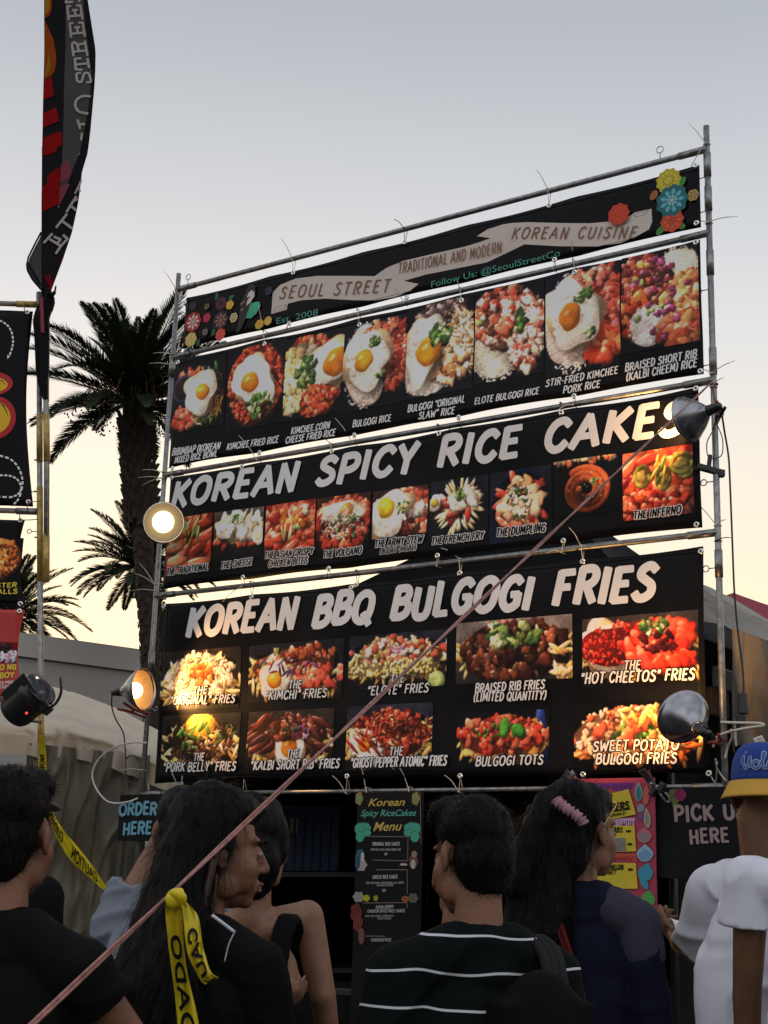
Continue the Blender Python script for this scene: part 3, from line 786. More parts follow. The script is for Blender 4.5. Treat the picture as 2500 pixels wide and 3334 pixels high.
M_PRINT = mat('printed_vinyl', attr=True, rough=.36, spec=.16)
def printed(pl, u0, u1, z0, z1, arr, name, parent, off=.0022):
    """A printed picture: fine grid of vertex colours lying on the banner."""
    H, W = arr.shape[:2]
    o = pl.o; e = pl.e; n = pl.n
    us = np.linspace(u0, u1, W); zs = np.linspace(z0, z1, H)
    # coarse wobble sampled then interpolated
    cu, cz = np.linspace(u0, u1, 9), np.linspace(z0, z1, 9)
    wob = np.array([[ (pl.P(a, b, off) - pl.P(a, b, 0)).length * 0 + (pl.P(a, b, off) - (pl.o + pl.e * a)).dot(pl.n) for a in cu] for b in cz])
    iu = np.clip((us - u0) / (u1 - u0) * 8, 0, 7.999); iz = np.clip((zs - z0) / (z1 - z0) * 8, 0, 7.999)
    fu, fz = iu % 1, (iz % 1)[:, None]; iu = iu.astype(int); iz = iz.astype(int)[:, None]
    k = (wob[iz, iu] * (1 - fu) + wob[iz, iu + 1] * fu) * (1 - fz) + (wob[iz + 1, iu] * (1 - fu) + wob[iz + 1, iu + 1] * fu) * fz
    co = np.zeros((H, W, 3), np.float64)
    co[..., 0] = o.x + us[None] * e.x + k * n.x
    co[..., 1] = o.y + us[None] * e.y + k * n.y
    co[..., 2] = zs[:, None]
    me = bpy.data.meshes.new(name)
    me.vertices.add(W * H)
    me.vertices.foreach_set('co', co.ravel())
    i = np.arange((H - 1) * W).reshape(H - 1, W)[:, :-1].ravel()
    q = np.stack([i, i + 1, i + 1 + W, i + W], 1).astype(np.int32)
    nf = len(q)
    me.loops.add(nf * 4); me.loops.foreach_set('vertex_index', q.ravel())
    me.polygons.add(nf); me.polygons.foreach_set('loop_start', np.arange(nf, dtype=np.int32) * 4)
    me.update(calc_edges=True)
    ca = me.color_attributes.new('Col', 'FLOAT_COLOR', 'POINT')
    L_ = np.ones((H, W, 4), np.float32)
    L_[..., :3] = np.where(arr <= .04045, arr / 12.92, ((arr + .055) / 1.055) ** 2.4)
    ca.data.foreach_set('color', L_.ravel())
    return link(name, me, M_PRINT, parent, False)

# ------------------------------------------------------------------ materials
M_ASPH = mat('asphalt', (.05, .05, .052), .9, var=.3, scale=3, bump=.4, bscale=120)
M_VINYL = mat('black_vinyl', (.0065, .0062, .0075), .36, var=.3, scale=3, spec=.09, bump=.35, bscale=4)
M_WHITE = mat('white_ink', (.86, .835, .81), .5, var=.06, scale=5, spec=.3)
M_BLACK = mat('black_ink', (.007, .007, .008), .5, spec=.12)
M_GALV = mat('galvanised_steel', (.27, .265, .26), .4, .85, var=.35, scale=30, bump=.12, bscale=90)
M_BRASS = mat('yellowed_tape', (.42, .29, .08), .45, .25, var=.4, scale=25)
M_STEEL = mat('zinc_hardware', (.4, .4, .4), .4, .9)
M_TIE = mat('pale_nylon', (.62, .57, .48), .45, var=.1, spec=.4)
M_TIEB = mat('black_nylon', (.02, .02, .02), .4)
M_ALU = mat('spun_aluminium', (.3, .3, .32), .24, 1.0, var=.3, scale=18, bump=.08, bscale=60)
M_BAKE = mat('black_plastic', (.015, .015, .016), .35, spec=.5)
M_CORD = mat('black_rubber', (.014, .014, .014), .5)
M_RED = mat('red_plastic', (.32, .03, .025), .4)

# ------------------------------------------------------------------ ground
mb = MB()
mb.grid(lambda a, b: Vector((-400 + 800 * a, -400 + 800 * b, 0)), 20, 20)
tag(mb.build('ground', M_ASPH), None, None, kind='structure')

# ------------------------------------------------------------------ menu wall frame
TH = -0.5989
E_ = Vector((math.cos(TH), math.sin(TH), 0))
N_ = Vector((math.sin(TH), -math.cos(TH), 0))       # towards the crowd
O_ = Vector((-1.4566, 9.2058, 0))
WID = 3.8
SG = Plane(O_, E_, N_)
SB = Plane(O_ + N_ * .034, E_, N_, .02)               # banners hang just in front of the rails
RAILZ = [CH + z for z in (3.9133, 3.4210, 2.5927, 1.7815, .5223)]
fr = empty('banner_frame', O_ + E_ * WID / 2, 'galvanised pipe frame carrying the stacked black food banners', 'frame')
def pole(u, ztop, zbots, nm='post'):
    mb = MB()
    p = lambda z: SG.P(u, z)
    mb.tube([p(0.012), p(ztop)], .0165, 14)
    for z in zbots:                                  # slip couplings
        mb.tube([p(z - .07), p(z + .07)], .0205, 14)
    mb.lathe(p(0), (0, 0, 1), [(0, 0), (0, .07), (.012, .07), (.012, .02)], 16)
    return mb.build(nm, M_GALV, fr, bevel=0)
pole(0, CH + 4.03, [CH + 3.35, CH + 2.2, CH + 1.35, .9])
pole(WID, CH + 4.05, [CH + 3.82, CH + 3.62, CH + 3.25, CH + 2.7, CH + 1.62, .8])
for k, z in enumerate(RAILZ):
    mb = MB()
    r = .0165 if k < 4 else .0125
    mb.tube([SG.P(.017, z), SG.P(WID - .017, z)], r, 12)
    for u in (.06, WID - .1):
        mb.tube([SG.P(u - .06, z), SG.P(u + .1, z)], r + .004, 12)
    mb.build('rail', M_GALV, fr)
# screw eyes on poles and top rail
def eye(c, ax, r=.02, parent=fr):
    mb = MB()
    c = Vector(c); ax = Vector(ax).normalized()
    side = ax.cross(N_).normalized()
    mb.tube([c, c + ax * .035], .003, 6)
    mb.tube([c + ax * (.035 + r) + (ax * math.cos(t) + side * math.sin(t)) * r for t in [6.283 * i / 14 for i in range(14)]], .003, 6, closed=True)
    return mb.build('screw_eye', M_STEEL, parent)
for u in (.09, WID - .27): eye(SG.P(u, RAILZ[0] + .017), (0, 0, 1))
for z in (3.72, 3.3, 2.35, 2.0, 1.05): eye(SG.P(.017, CH + z), E_, .014)
for z in (3.75, 3.55, 3.1, 2.68, 2.42, 2.05, 1.6): eye(SG.P(WID - .017, CH + z), -E_, .016)

# ------------------------------------------------------------------ banners
def suv(px, py): return SB.uv(px, py)
def banner(corners, name, label):
    """corners: tl, tr, bl, br photo pixels."""
    tl, tr, bl, br = [suv(*c) for c in corners]
    u0, u1 = (tl[0] + bl[0]) / 2, (tr[0] + br[0]) / 2
    z1, z0 = (tl[1] + tr[1]) / 2, (bl[1] + br[1]) / 2
    root = empty(name, SB.P((u0 + u1) / 2, z0), label, 'banner', 'food banners tied to the pipe frame')
    mb = MB()
    nu, nz = 76, max(6, int((z1 - z0) / .05))
    mb.grid(lambda a, b: SB.P(u0 + (u1 - u0) * a, z0 + (z1 - z0) * b - .011 * abs(math.sin(a * math.pi * 5)) * (b > .99) + .009 * abs(math.sin(a * math.pi * 5)) * (b < .01)), nu, nz)
    mb.build('sheet', M_VINYL, root, solid=.0015)
    hm = MB()                                         # welded hem
    for (a, b) in (((u0, z0 + .028), (u1, z0 + .028)), ((u0, z1 - .028), (u1, z1 - .028)), ((u0 + .022, z0), (u0 + .022, z1)), ((u1 - .022, z0), (u1 - .022, z1))):
        n = 60
        hm.tube([SB.P(a[0] + (b[0] - a[0]) * i / n, a[1] + (b[1] - a[1]) * i / n, .001) for i in range(n + 1)], .0016, 4)
    hm.build('hem', M_VINYL, root)
    return root, u0, u1, z0, z1
def grommet(root, px, py):
    u, z = suv(px, py)
    c = SB.P(u, z, .003)
    mb = MB()
    mb.lathe(c, N_, [(0, .005), (.003, .0065), (.004, .011), (.002, .0155), (-.001, .0165)], 14)
    mb.build('grommet', mat('nickel', (.75, .74, .72), .25, 1.0), root)
SB.w = .001
b1, *B1 = banner([(597.5, 977), (2278.6, 529), (603, 1138), (2279.6, 736)], 'header_banner', 'topmost long black banner with a cream ribbon and painted flowers at both ends')
SB.w = .02
b2, *B2 = banner([(570, 1173), (2280, 779), (555, 1525), (2289, 1216)], 'rice_dishes_banner', 'black banner with eight rice dishes in a row and captions below them')
b3, *B3 = banner([(553, 1545), (2278, 1271), (534, 1919), (2280, 1717)], 'rice_cakes_banner', 'black banner with one line of big white lettering above nine small pictures')
b4, *B4 = banner([(537, 1964), (2289, 1780), (507, 2544), (2304, 2527)], 'fries_banner', 'tallest black banner with two rows of fries pictures, lowest on the frame')
RES = .58
def cellpic(root, kind, tl, tr, bl, seed, seg=None):
    a, b, c = suv(*tl), suv(*tr), suv(*bl)
    u0, u1, z1, z0 = a[0], b[0], (a[1] + b[1]) / 2, c[1]
    wpx = math.hypot(tr[0] - tl[0], tr[1] - tl[1]); hpx = abs(bl[1] - tl[1])
    H = int(hpx * RES); W = int(H * (u1 - u0) / (z1 - z0))
    return printed(SB, u0, u1, z0, z1, dish(kind, W, H, seed), 'dish_picture', root)
def boxpic(root, kind, x0, x1, ya, yb, seed):
    xc = (x0 + x1) / 2
    u0, u1 = suv(x0, (ya + yb) / 2)[0], suv(x1, (ya + yb) / 2)[0]
    z1, z0 = suv(xc, ya)[1], suv(xc, yb)[1]
    H = int((yb - ya) * RES); W = int(H * (u1 - u0) / (z1 - z0))
    arr = dish(kind, W, H, seed)
    return printed(SB, u0, u1, z0, z1, arr, 'dish_picture', root)
for i, (k, x0, x1, ya, yb) in enumerate([('bibimbap', 560, 731, 1183, 1396), ('fried_rice', 738, 926, 1126, 1390), ('corn_cheese', 927, 1116, 1087, 1356), ('bulgogi_rice', 1118, 1322, 1042, 1326),
        ('slaw_rice', 1324, 1540, 982, 1284), ('elote_rice', 1545, 1770, 930, 1232), ('pork_rice', 1775, 2020, 872, 1210), ('short_rib_rice', 2024, 2276, 812, 1132)]):
    boxpic(b2, k, x0, x1, ya, yb, 11 + i)
for i, (k, tl, tr, bl) in enumerate([('traditional', (550, 1690), (698, 1673), (542, 1872)), ('cheese', (704, 1668), (860, 1651), (701, 1830)), ('crispy', (868, 1646), (1031, 1626), (860, 1812)), ('volcano', (1036, 1624), (1207, 1601), (1034, 1800)),
        ('army', (1215, 1599), (1393, 1576), (1211, 1756)), ('french_fry', (1400, 1571), (1589, 1543), (1398, 1752)), ('dumpling', (1596, 1543), (1797, 1513), (1594, 1772)), ('swirl', (1805, 1506), (2017, 1476), (1805, 1690)), ('inferno', (2027, 1473), (2255, 1451), (2026, 1697))]):
    cellpic(b3, k, tl, tr, bl, 31 + i)
for i, (k, tl, tr, bl) in enumerate([('original', (531, 2121), (786, 2107), (524, 2316)), ('kimchi', (813, 2104), (1121, 2077), (812, 2289)), ('elote', (1139, 2070), (1455, 2051), (1134, 2250)), ('braised', (1488, 2025), (1862, 2005), (1486, 2229)), ('hot', (1895, 2013), (2274, 1989), (1888, 2239)),
        ('pork_belly', (533, 2330), (784, 2320), (527, 2512)), ('kalbi', (809, 2320), (1090, 2303), (808, 2504)), ('ghost', (1132, 2298), (1410, 2288), (1129, 2509)), ('tots', (1488, 2318), (1787, 2312), (1486, 2494)), ('sweet', (1868, 2298), (2284, 2270), (1878, 2508))]):
    cellpic(b4, k, tl, tr, bl, 51 + i)
def caption(root, items, outline=0.0, ki=0, ko=1, wt=.19, nm='lettering', mats=None, slant=.16, off=.005, jit=.03, gap=.19, space=.42, pl=None):
    pl = pl or SB
    for (t, x0, y0, x1, y1, h) in items:
        a, b = pl.uv(x0, y0), pl.uv(x1, y1)
        hh = pl.uv(x0, y0 - h)[1] - a[1]
        if nm == 'headline':                          # one mesh per word
            tot = measure(t, gap, space); x = 0
            for wd in t.split(' '):
                w_ = measure(wd, gap, space)
                f0, f1 = x / tot, (x + w_) / tot
                mb = MB()
                write(mb, pl, wd, (a[0] + (b[0] - a[0]) * f0, a[1] + (b[1] - a[1]) * f0), (a[0] + (b[0] - a[0]) * f1 + slant * hh * .3, a[1] + (b[1] - a[1]) * f1), hh, wt=wt, slant=slant, off=off, jit=jit, outline=outline, ki=ki, ko=ko, gap=gap, space=space)
                mb.build('headline_word', mats or [M_WHITE, M_BLACK], root, False)
                x += w_ + gap + space
            continue
        mb = MB()
        write(mb, pl, t, a, b, hh, wt=wt, slant=slant, off=off, jit=jit, outline=outline, ki=ki, ko=ko, gap=gap, space=space)
        mb.build(nm, mats or [M_WHITE, M_BLACK], root, False)
caption(b2, [("BIBIMBAP (KOREAN", 562, 1484.5, 718, 1462, 21), ("MIXED RICE BOWL", 570, 1509.6, 710, 1487, 20), ("KIMCHEE FRIED RICE", 738, 1464.5, 907, 1441, 20)])
caption(b2, [("KIMCHEE CORN", 947.5, 1414, 1075.5, 1394, 20), ("CHEESE FRIED RICE", 929, 1444, 1094, 1419, 20), ("BULGOGI RICE", 1149, 1391.6, 1275, 1371.5, 20), ('BULGOGI "ORIGINAL', 1330, 1344, 1518, 1311, 21), ('SLAW" RICE', 1365, 1366.5, 1483, 1349, 21)])
caption(b2, [("ELOTE BULGOGI RICE", 1548.5, 1319, 1758, 1284, 20), ("STIR-FRIED KIMCHEE", 1778.5, 1261, 2013.5, 1216, 22), ("PORK RICE", 1835, 1283, 1954.7, 1261, 22), ("BRAISED SHORT RIB", 2035, 1210, 2269.5, 1163, 24), ("(KALBI CHEEM) RICE", 2038.6, 1240, 2270.5, 1193.4, 24)])
caption(b3, [("KOREAN SPICY RICE CAKES", 560, 1650, 2222, 1402, 76)], wt=.29, nm='headline', jit=.05, slant=.24, gap=.2, space=.6)
caption(b3, [("THE TRADITIONAL", 545, 1873.7, 684, 1856, 20), ("THE CHEESE", 723, 1853.6, 823.5, 1838.5, 20), ("THE ASIAN CRISPY", 863, 1819.7, 1023, 1804.6, 20), ("CHICKEN BITES", 875.7, 1847, 1005, 1834.7, 20), ("THE VOLCANO", 1054, 1817, 1178.5, 1802, 21),
        ("THE ARMY STEW", 1219.6, 1782, 1380, 1767, 22), ("(BUDAE CHIGAE)", 1236, 1803.6, 1358.7, 1791, 16), ("THE FRENCH FRY", 1408, 1774.5, 1576, 1754, 22), ("THE DUMPLING", 1615, 1747, 1775, 1729, 24), ("THE INFERNO", 2062.7, 1690.6, 2219, 1671.6, 24)],
        outline=.13, ki=1, ko=0, wt=.2)
caption(b4, [("KOREAN BBQ BULGOGI FRIES", 610, 2068, 2126, 1944, 84)], wt=.29, nm='headline', jit=.05, slant=.22, gap=.2, space=.6)
caption(b4, [("THE", 629, 2260, 674, 2256, 22), ('"ORIGINAL" FRIES', 555, 2295, 764.5, 2287, 25), ("THE", 939, 2242, 982, 2240, 24), ('"KIMCHI" FRIES', 862.5, 2278.5, 1066, 2269.5, 26), ("THE", 1272, 2224, 1317.6, 2220, 24), ('"ELOTE" FRIES', 1197, 2264, 1398, 2253, 27),
        ("BRAISED RIB FRIES", 1548.5, 2255.5, 1775, 2241.5, 27), ("(LIMITED QUANTITY)", 1543.5, 2284, 1780, 2276.6, 26), ("THE", 2033.5, 2182, 2089, 2179.7, 28), ('"HOT CHEETOS" FRIES', 1890, 2226, 2267, 2213, 33)], outline=.1)
caption(b4, [("THE", 633, 2477, 668.5, 2476, 23), ('"PORK BELLY" FRIES', 531, 2512, 774, 2508.5, 27), ("THE", 935, 2467, 976, 2465, 24), ('"KALBI SHORT RIB" FRIES', 819, 2506.5, 1110.5, 2500, 27), ("THE", 1270, 2460, 1315, 2458, 25), ('"GHOST PEPPER ATOMIC" FRIES', 1144, 2499, 1459.6, 2491.6, 29),
        ("BULGOGI TOTS", 1551, 2494, 1770, 2488, 29), ("SWEET POTATO", 1930.6, 2445.4, 2211.8, 2439, 31), ("BULGOGI FRIES", 1939.6, 2486.6, 2204, 2484, 32)], outline=.1)
# header art
SB.w = .001
A2 = lambda x, y: suv(833 + x / 1.9916, 400 + y / 1.9916)
A3 = lambda x, y: suv(1667 + x / 1.9916, 380 + y / 1.9916)
A5 = lambda x, y: suv(540 + x / 3.607, 880 + y / 3.607)
CREAM = hx('d6c8bc')
fl = Flat(SB, .0015)
fl.poly([A2(*p) for p in [(1435, 735), (1500, 692), (1600, 660)]] + [A3(*p) for p in [(0, 690), (100, 684), (300, 690), (500, 692), (640, 680), (770, 640), (800, 620), (905, 598), (909, 680), (890, 730), (800, 780), (700, 820), (550, 842), (300, 840), (80, 828), (0, 868)]] + [A2(1600, 790), A2(1520, 748)], CREAM)
fl.poly([A2(*p) for p in [(770, 995), (850, 940), (960, 895), (1150, 850), (1350, 805), (1450, 775), (1560, 735), (1659, 720)]] + [A3(60, 835), A3(0, 868)] + [A2(*p) for p in [(1500, 905), (1300, 945), (1100, 985), (960, 1026), (880, 1040)]], tuple(c * .98 for c in CREAM))
fl.poly([A2(*p) for p in [(110, 1100), (160, 1050), (260, 1010), (400, 993), (600, 993), (770, 995), (970, 1028), (1055, 1045), (1000, 1090), (900, 1130), (770, 1152), (620, 1150), (450, 1140), (300, 1150), (210, 1172), (200, 1212), (100, 1240), (105, 1180)]], CREAM)
fl.poly([A2(*p) for p in [(108, 1228), (130, 1196), (205, 1176), (198, 1205)]], hx('b09a8c'))
fl.poly([A2(*p) for p in [(118, 1222), (136, 1200), (192, 1184), (186, 1203)]], CREAM)
fl.poly([A3(*p) for p in [(790, 640), (810, 622), (895, 603), (860, 640), (800, 655)]], hx('b09a8c'))
fl.poly([A3(*p) for p in [(797, 640), (812, 628), (880, 610), (850, 636), (805, 648)]], CREAM)
mm = (suv(2192, 656)[0] - suv(2191, 656)[0])
def F5(x, y, r, cols, n=8): fl.flower(A5(x, y), r / 3.607 * .00190, cols, n)
F5(650, 390, 90, [hx('4a1826'), hx('6a2434'), hx('30101c')], 9)
for (x, y, a) in ((600, 310, .6), (770, 320, -.5), (240, 400, 1.2), (560, 730, .4), (380, 850, .5), (280, 900, -.4)):
    fl.disc(A5(x, y), .026, .014, hx('1f6a46'), 12, a + .8)
F5(320, 420, 60, [hx('1c1420'), hx('3a2c3c')], 8)
F5(485, 560, 62, [hx('d0254e'), hx('b01c40')], 5)
F5(325, 610, 130, [hx('b8281c'), hx('e8dcd4'), hx('c8402c'), hx('e0d0c8')], 8)
F5(650, 590, 122, [hx('201432'), hx('b0704a'), hx('3a2658'), hx('b0704a')], 8)
F5(760, 410, 62, [hx('e0b030'), hx('f0cc50')], 5); F5(805, 560, 62, [hx('dccb86'), hx('4a6480')], 6)
F5(490, 430, 52, [hx('141014'), hx('b08848')], 8); F5(470, 730, 56, [hx('141014'), hx('a8948c')], 8)
F5(650, 760, 80, [hx('d84a34'), hx('e86248')], 9); F5(305, 820, 95, [hx('d8b860'), hx('e8cc80')], 7)
for (x, y, rx, ry, a, c_) in ((1010, 480, 130, 95, .35, '3fae88'), (1075, 430, 70, 60, 0, '48b890'), (950, 520, 70, 60, 0, '3aa27c'), (1110, 640, 75, 60, .3, 'd8a838'), (1210, 600, 65, 55, .3, 'e0b448')):
    fl.disc(A5(x, y), rx * .00048, ry * .00054, hx(c_), 24, a, .06, 7)
fl.poly([A5(*p) for p in [(985, 190), (1020, 165), (1055, 190), (1085, 185), (1060, 205), (1065, 270), (1000, 420), (930, 620), (890, 700), (840, 745), (870, 560), (900, 380), (950, 260)]], hx('2a2420'))
fl.poly([A5(*p) for p in [(1020, 240), (1050, 260), (1055, 310), (1000, 390), (955, 425), (970, 360), (1010, 310), (960, 330), (985, 270)]], hx('ddd0cc'))
for (x, y) in ((900, 400), (905, 470), (925, 380)): fl.disc(A5(x, y), .012, .006, hx('a8804c'), 8, .8)
fl.flower(A5(1220, 250), .03, [hx('1c1a44'), hx('2c2a60')], 5)
def F3(x, y, r, cols, n=8): fl.flower(A3(x, y), r * .00102 * .72, cols, n)
for (x, y, a) in ((1105, 430, .9), (970, 740, .7), (1095, 710, -.6)): fl.disc(A3(x, y), .034, .02, hx('3c8a34'), 12, a)
fl.disc(A3(925, 515), .03, .022, hx('a8622c'), 12, 1.0)
F3(1020, 420, 95, [hx('c8b424'), hx('e0cc3c'), hx('b09c1c'), hx('e8d848')], 11); F3(1180, 515, 45, [hx('b89850'), hx('7a6434')], 6)
F3(1045, 680, 88, [hx('c84a24'), hx('e06434'), hx('b83a1c')], 8)
F3(1045, 550, 122, [hx('14686c'), hx('6ab4c8'), hx('1f8484'), hx('a8d0cc')], 9)
F3(700, 640, 86, [hx('cc3a1c'), hx('d84626')], 9)
fl.build('painted_ribbon', mat('printed_ink', attr=True, rough=.45, spec=.3), b1)
M_BROWN = mat('brown_ink', (.2, .075, .025), .5)
M_TEAL = mat('teal_ink', (.055, .32, .24), .5)
caption(b1, [("SEOUL STREET", 910, 972, 1268, 950, 36), ("KOREAN CUISINE", 1665, 778, 2070, 776, 34)], wt=.13, mats=[M_BROWN, M_BLACK], gap=.34, space=.7, slant=.14, off=.0052)
caption(b1, [("TRADITIONAL AND MODERN", 1297.5, 892, 1634, 824, 33)], wt=.1, mats=[M_BROWN, M_BLACK], gap=.24, space=.5, slant=.02, off=.0052)
for (t, x0, y0, x1, y1, h) in (("Est. 2008", 901, 1056, 1036, 1026, 20), ("Follow Us: @SeoulStreetCo", 1405, 937, 1825, 834, 21)):
    a, b = suv(x0, y0), suv(x1, y1)
    btext(t, SB, a, b, suv(x0, y0 - h)[1] - a[1], M_TEAL, b1, off=.0052)
SB.w = .02
for (rt, pts) in ((b1, [(604, 988), (956, 889), (1321, 790), (1788, 669), (2268, 541), (940, 1053), (1325, 968), (1806, 846), (2268, 727)]),
                  (b2, [(580, 1180), (863, 1121), (1170, 1057), (1502, 978), (1871, 887), (2266, 789), (562, 1525), (843, 1473), (1154, 1417), (1495, 1360), (1870, 1290), (2280, 1208)]),
                  (b3, [(560, 1557), (788, 1521), (1081, 1470), (1430, 1412), (1830, 1345), (2266, 1265), (793, 1880), (1071, 1851), (1427, 1810), (1833, 1760), (2266, 1707)]),
                  (b4, [(537, 1975), (821, 1945), (1145, 1913), (1160, 1905), (1500, 1867), (1896, 1828), (2280, 1794), (1132, 2528), (1500, 2527), (1898, 2522), (2306, 2518)])):
    for p in pts: grommet(rt, *p)

# ------------------------------------------------------------------ zip ties
def ziptie(px, pyrail, drop, tail, dark=False, label=None, z_of=None):
    """Loop round a rail joined to the grommet `drop` pixels below (or above), with a free tail (dx,dy pixels)."""
    u, z = SG.uv(px, pyrail)
    ug, zg = SB.uv(px, pyrail + drop)
    c = SG.P(u, z)
    g = SB.P(ug, zg, .006)
    mb = MB()
    s = 1 if drop > 0 else -1
    back = c - N_ * .021 + Vector((0, 0, s * .012)); front = c + N_ * .022 + Vector((0, 0, s * .012))
    mb.tube(smoothpath([g - N_ * .01, back, back + Vector((0, 0, .0)), front + E_ * .004, g + E_ * .003], 4), .0021, 6)
    mb.box(front, (.009, .008, .009))
    if tail:
        d = SG.uv(px + tail[0], pyrail + tail[1])
        e = SG.P(d[0], d[1], .05)
        mid = front.lerp(e, .5) + Vector((0, 0, .012))
        mb.tube(smoothpath([front, mid, e], 5), [.0025] * 5 + [.002] * 5 + [.0012], 6)
    o = mb.build('zip_tie', M_TIEB if dark else M_TIE)
    tag(o, label, 'zip tie', 'zip ties holding the banners to the rails')
    return o
ORD = ['first', 'second', 'third', 'fourth', 'fifth', 'sixth', 'seventh', 'eighth', 'ninth']
ties = {
 'topmost rail': [(956, 848, 40, (-26, -62), 0), (1320, 752, 38, (-24, -28), 1), (1787, 625, 44, (-28, -62), 0)],
 'second rail': [(863, 1086, 36, (-8, -85), 0), (941, 1065, -16, None, 0), (1169, 1019, 36, (2, -75), 0), (1320, 985, -20, (-22, -42), 0), (1501, 947, 32, (0, -22), 0), (1806, 874, -28, None, 0), (1871, 858, 30, (2, -70), 0)],
 'third rail': [(788, 1507, 16, None, 1), (843, 1494, -22, (-50, -70), 0), (1081, 1452, 20, (-60, -52), 0), (1154, 1438, -22, (-48, -70), 0), (1430, 1392, 20, None, 1), (1495, 1380, -22, (-40, 50), 1), (1830, 1322, 22, None, 1), (1870, 1315, -28, (-40, 28), 0)],
 'fourth rail': [(793, 1906, -26, (-52, 58), 0), (821, 1902, 40, None, 1), (1071, 1876, -26, (-30, 18), 1), (1164, 1866, 40, None, 1), (1427, 1838, -28, None, 0), (1500, 1828, 38, (-50, -38), 0), (1833, 1793, -32, (-40, 14), 0), (1896, 1786, 42, (-30, -62), 0)],
 'lowest rail': [(594, 2586, -60, (-18, -70), 0), (700, 2583, -38, (-30, -24), 0), (798, 2581, -42, None, 0), (1133, 2576, -48, (-34, -48), 0), (1500, 2571, -44, (-38, -46), 0)],
}
for rail, ls in ties.items():
    for i, (x, y, dr, tl, dk) in enumerate(ls):
        ziptie(x, y, dr, tl, bool(dk), '%s zip tie on the %s of the frame, %s from the palm' % ('black' if dk else 'pale', rail, ORD[i]))
# ties round the poles
def poletie(u, z, ends, label, dark=False, off=.02, r=.0022):
    c = SG.P(u, z)
    mb = MB()
    mb.tube([c + (E_ * math.cos(t) + N_ * math.sin(t)) * .019 for t in [6.283 * i / 14 for i in range(14)]], r, 6, closed=True)
    h = c + N_ * .021
    mb.box(h, (.009, .008, .008))
    for (px, py) in ends:
        d = SG.uv(px, py)
        e = SG.P(d[0], d[1], off)
        mb.tube(smoothpath([h, h.lerp(e, .5) + Vector((0, 0, .008)), e], 5), [.0024] * 8 + [.0015] * 3, 6)
    tag(mb.build('zip_tie', M_TIEB if dark else M_TIE), label, 'zip tie', 'zip ties round the frame posts')
zz = lambda px, py: SG.uv(px, py)[1]
poletie(0, zz(577, 945), [(541, 885), (597, 985)], 'pale zip tie round the top of the post beside the palm, tail up')
poletie(0, zz(566, 1155), [(505, 1153), (592, 1142)], 'pale zip tie round the palm-side post at the second rail')
poletie(0, zz(563, 1190), [(492, 1186), (585, 1190)], 'pale zip tie round the palm-side post just under the second rail')
poletie(0, zz(530, 1540), [(470, 1532), (562, 1525)], 'pale zip tie round the palm-side post at the third rail')
poletie(0, zz(527, 1560), [(456, 1557), (470, 1582)], 'pale two-tailed zip tie on the palm-side post below the third rail')
poletie(0, zz(498, 1905), [(445, 1868), (461, 1836)], 'pale zip tie with two long tails above the fourth rail')
poletie(0, zz(496, 1926), [(434, 1925), (530, 1908)], 'pale zip tie round the palm-side post at the fourth rail, tail toward the palm')
poletie(0, zz(466, 2508), [(397, 2508)], 'pale straight zip tie low on the palm-side post')
poletie(WID, zz(2305, 470), [(2247, 407), (2240, 575)], 'pale zip tie round the tip of the tall post, tail up')
poletie(WID, zz(2308, 728), [(2405, 709), (2270, 730)], 'pale zip tie round the tall post at the ribbon banner corner')
poletie(WID, zz(2315, 1220), [(2397, 1178), (2282, 1208)], 'pale zip tie round the tall post under the rice dishes banner')
poletie(WID, zz(2317, 1262), [(2362, 1232), (2268, 1268)], 'pale zip tie round the tall post above the upper lamp')
poletie(WID, zz(2328, 1713), [(2370, 1695), (2259, 1627)], 'pale zip tie round the tall post at the foot of the rice cakes banner')
poletie(WID, zz(2331, 1763), [(2391, 1754)], 'black zip tie round the tall post above the fries banner', True)

# red tassel on the tall post
mb = MB()
t0 = SG.P(WID, zz(2318, 1265)) + N_ * .02
t1 = at(2333, 1310, (SG.P(WID, 4) - CAM).dot(_f) - .02)
mb.tube(smoothpath([t0, t0.lerp(t1, .5) - Vector((0, 0, .01)), t1], 4), .003, 6)
mb.ell(t1, (.011, .011, .012))
for k in range(26):
    a = 6.283 * k / 26; q = Vector((math.cos(a), math.sin(a), 0)) * random.uniform(.004, .02)
    mb.tube([t1 - Vector((0, 0, .005)), t1 + q * .6 - Vector((-.008, 0, .035)), t1 + q - Vector((-.018, 0, .075 + random.uniform(-.01, .01)))], .0018, 4)
tag(mb.build('tassel', mat('red_thread', (.25, .02, .035), .8)), 'dark red tassel hanging from the tall post above the upper lamp', 'tassel')

